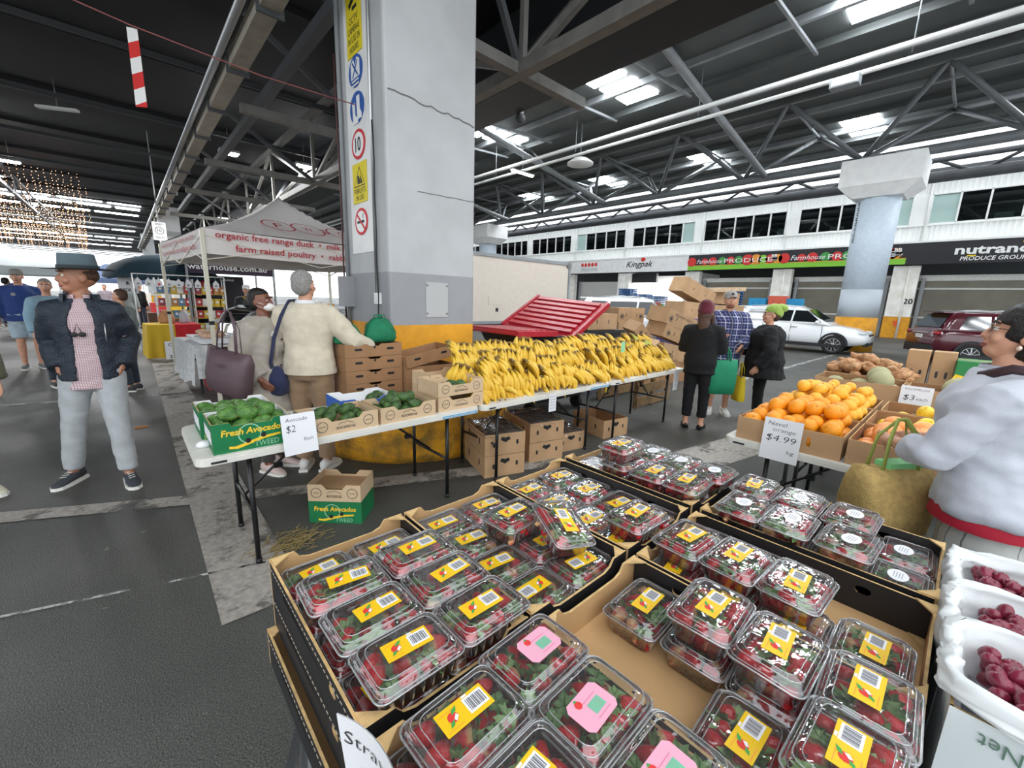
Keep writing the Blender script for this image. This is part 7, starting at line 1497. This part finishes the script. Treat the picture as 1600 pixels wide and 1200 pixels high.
t = thing('tag_rail', 'thin white rail carrying the price tags of the snack stall', 'rail', (.2, 14.17, 1.92)); b = MB(); b.tube([(0, 0, 0), (1.9, 0, 0)], .012, 6); b.build('rail', m_white, t); b = MB(); b.tube([(0, 0, 0), (0, 0, -1.92)], .014, 6); b.tube([(1.9, 0, 0), (1.9, 0, -1.92)], .014, 6); b.build('post', m_white, t)
bag_lump('paper_bag', 'tan furry looking bag standing on the yellow and red clothed table', (.68, 12.7, .79), (.30, .26, .30), .2, 7.0, mat('tan bag', 'b98a62', .9, var=.15, scale=20), False)
bag_lump('plastic_bag', 'grey and white plastic bag right of the tan bag on the clothed table', (1.02, 12.75, .79), (.26, .24, .28), .8, 3.0, mat('pale plastic bag', 'b9bec4', .4), True)
# ---- purple gazebo stall
t = thing('purple_gazebo', 'dark purple stall banner with white web address behind the marquee', 'gazebo', (1.3, 14.2, 0)); m_pur = mat('dark purple canvas', '35273a', .7)
b = MB(); b.box((1.02, 0, 2.19), (2.1, .03, .36)); b.build('banner', m_pur, t); b = MB(); put_text(b, 'waterhouse.com.au', .95, 2.12, .15, 0, frame((0, -.02, 0), (1, 0, 0), (0, 0, 1)), 0, 1.85, bold=.012); b.build('lettering', m_wht, t)
b = MB(); b.loft([[(x, y, z) for x, y in ((1.02 - s, 1.2 - s), (1.02 + s, 1.2 - s), (1.02 + s, 1.2 + s), (1.02 - s, 1.2 + s))] for s, z in ((1.06, 2.36), (.05, 2.9))], 0, False); b.build('roof_canvas', m_pur, t)
for x in (0, 2.05):
    for y in (0, 2.3): b = MB(); b.bar((x, y, 0), (x, y, 2.36), .05, .05); b.build('leg', m_steel, t)
b = MB(); b.box((.8, 1.6, 1.45), (1.5, .03, 1.1)); o = b.build('back_panel', mat('dark poster', '231d26', .6), t); b = MB(); put_text(b, 'DEBONED & FREE RANGE', .85, 1.86, .06, 0, frame((0, 1.58, 0), (1, 0, 0), (0, 0, 1)), 0, .9, bold=.02); b.build('lettering', m_wht, o); b = MB(); b.prism(circ(.14, 14, .5, 1.7), 0, .004, 0, frame((0, 1.582, 0), (1, 0, 0), (0, 0, 1))); b.build('red_picture', m_red, o)
t = thing('feather_flag', 'black and yellow feather flag beside the big pillar', 'flag', (3.05, 7.4, 0)); m_fy = mat('flag yellow', 'd9c32a', .7); b = MB(); b.tube([(0, 0, 0), (0, 0, 2.0), (.06, 0, 2.3)], .012, 6); b.build('pole', m_black, t); b = MB(); b.box((.14, 0, 1.6), (.26, .01, 1.2)); o = b.build('flag_cloth', m_black, t); b = MB(); b.box((.03, -.004, 1.6), (.06, .012, 1.2)); b.box((.25, -.004, 1.35), (.05, .012, .6)); b.build('yellow_edge', m_fy, o); b = MB(); put_text(b, 'O', .14, 1.78, .13, 0, frame((0, -.009, 0), (1, 0, 0), (0, 0, 1)), 0, bold=.03); put_text(b, 'H', .14, 1.58, .13, 0, frame((0, -.009, 0), (1, 0, 0), (0, 0, 1)), 0, bold=.03); b.build('lettering', m_wht, o)
b = MB(); b.box((0, 0, .02), (.4, .4, .04)); b.build('base', m_black, t)
# pale gazebos far down the aisle on the left
for k, (x, y, z, c, lb) in enumerate(((-2.9, 21, 2.1, 'b9c2c4', 'pale grey gazebo roof behind the hat at the end of the aisle'), (-6.2, 19.5, 2.15, '2c5a6a', 'teal gazebo roof at the far left above the blue hooded man'), (-.5, 33, 2.0, '4a5a78', 'small blue gazebo far down the aisle'))):
    t = thing('far_gazebo', lb, 'gazebo', (x, y, 0)); b = MB(); b.loft([[(xx, yy, zz) for xx, yy in ((-s, -s), (s, -s), (s, s), (-s, s))] for s, zz in ((1.5, z - .25), (1.5, z), (.8, z + .35), (.05, z + .8))], 0, False, False); b.build('roof_canvas', mat('gazebo cloth ' + c, c, .8), t)
    for sx in (-1.45, 1.45):
        for sy in (-1.45, 1.45): b = MB(); b.bar((sx, sy, 0), (sx, sy, z), .05, .05); b.build('leg', m_white, t)
# stall wares along the far aisle
for k, (x, y, c) in enumerate(((1.3, 18.2, '7a5a4a'), (1.6, 21, '4a5a66'), (1.2, 25, '86706a'), (-4.2, 16.5, '50565c'), (-4.5, 22.5, '6a5a58'), (-3.9, 27.5, '5c6672'), (3.2, 17.2, '4c4650'), (3.9, 12.5, '5a4f56'), (4.8, 15.5, '6d6a66'), (6.3, 13.2, '77736e'))):
    t = thing('market_stall', 'distant market stall of boxed wares, number %s along the hall' % ('one', 'two', 'three', 'four', 'five', 'six', 'seven', 'eight', 'nine', 'ten')[k], 'stall', (x, y, 0)); b = MB(); b.box((0, 0, .4), (1.6, 1.1, .8), 0, None, 1.0); b.build('counter', mat('stall cloth ' + c, c, .8), t)
    for j in range(3): b = MB(); b.prism(rrect(.4, .5, .03, 2, -.5 + .5 * j, .1), .8, 1.1 + .12 * ((j + k) % 3)); b.build('ware_box', mat('packet ' + PK[(j + k) % 6], PK[(j + k) % 6], .5), t)
# fairy lights, string and hazard tape
m_fairy = emis('fairy light', 'ffb98a', 5.0); b = MB(); random.seed(12)
for y in (24, 27, 30, 33.5, 37, 41, 45, 50):
    x = -13.0
    while x < -.6 - (y - 24) * .04:
        zt = 5.75; n = random.randint(6, 15)
        for k in range(n): z = zt - .12 * k - random.random() * .05; s = .004 + y * .00022; px = x + random.uniform(-.03, .03); b.add([(px, y, z + s), (px + s, y, z), (px, y + s, z), (px - s, y, z), (px, y - s, z), (px, y, z - s)], [(0, 1, 2), (0, 2, 3), (0, 3, 4), (0, 4, 1), (5, 2, 1), (5, 3, 2), (5, 4, 3), (5, 1, 4)])
        x += random.uniform(.12, .2)
tag(b.build('fairy_light_curtain', m_fairy), 'curtain of warm fairy lights hanging from the far left roof', 'fairy lights', None, 'stuff')
t = thing('bunting_string', 'thin red string stretched from the pillar across the aisle', 'string', (0, 0, 0)); b = MB(); b.tube([(1.90, 4.45, 3.42), (1.1, 4.5, 3.42), (.27, 4.58, 3.5), (-.9, 4.62, 3.66)], .005, 5); b.build('string', mat('red string', '8a4a4a', .7), t)
t = thing('hazard_tape', 'strip of red and white striped hazard tape hanging from the string', 'tape', (.27, 4.58, 3.5), radians(-140)); L_ = .56
for k in range(6):
    b = MB(); z0, z1 = -L_ * k / 5.4, -L_ * min(k + 1, 5.4) / 5.4; tw = lambda z: .25 * z
    def q_(s, z): zz = z - .03 * s; return (s * .042 * cos(tw(zz)), s * .042 * sin(tw(zz)) + .01 * z, max(zz, -L_) if zz < 0 else 0)
    b.face([q_(-1, z1), q_(1, z1), q_(1, z0), q_(-1, z0)]); b.face([tuple(V(p) + V((0, .001, 0))) for p in (q_(-1, z0), q_(1, z0), q_(1, z1), q_(-1, z1))]); b.build('stripe', m_red if k % 2 else m_wht, t)
if TSC is not None: bpy.data.scenes.remove(TSC)
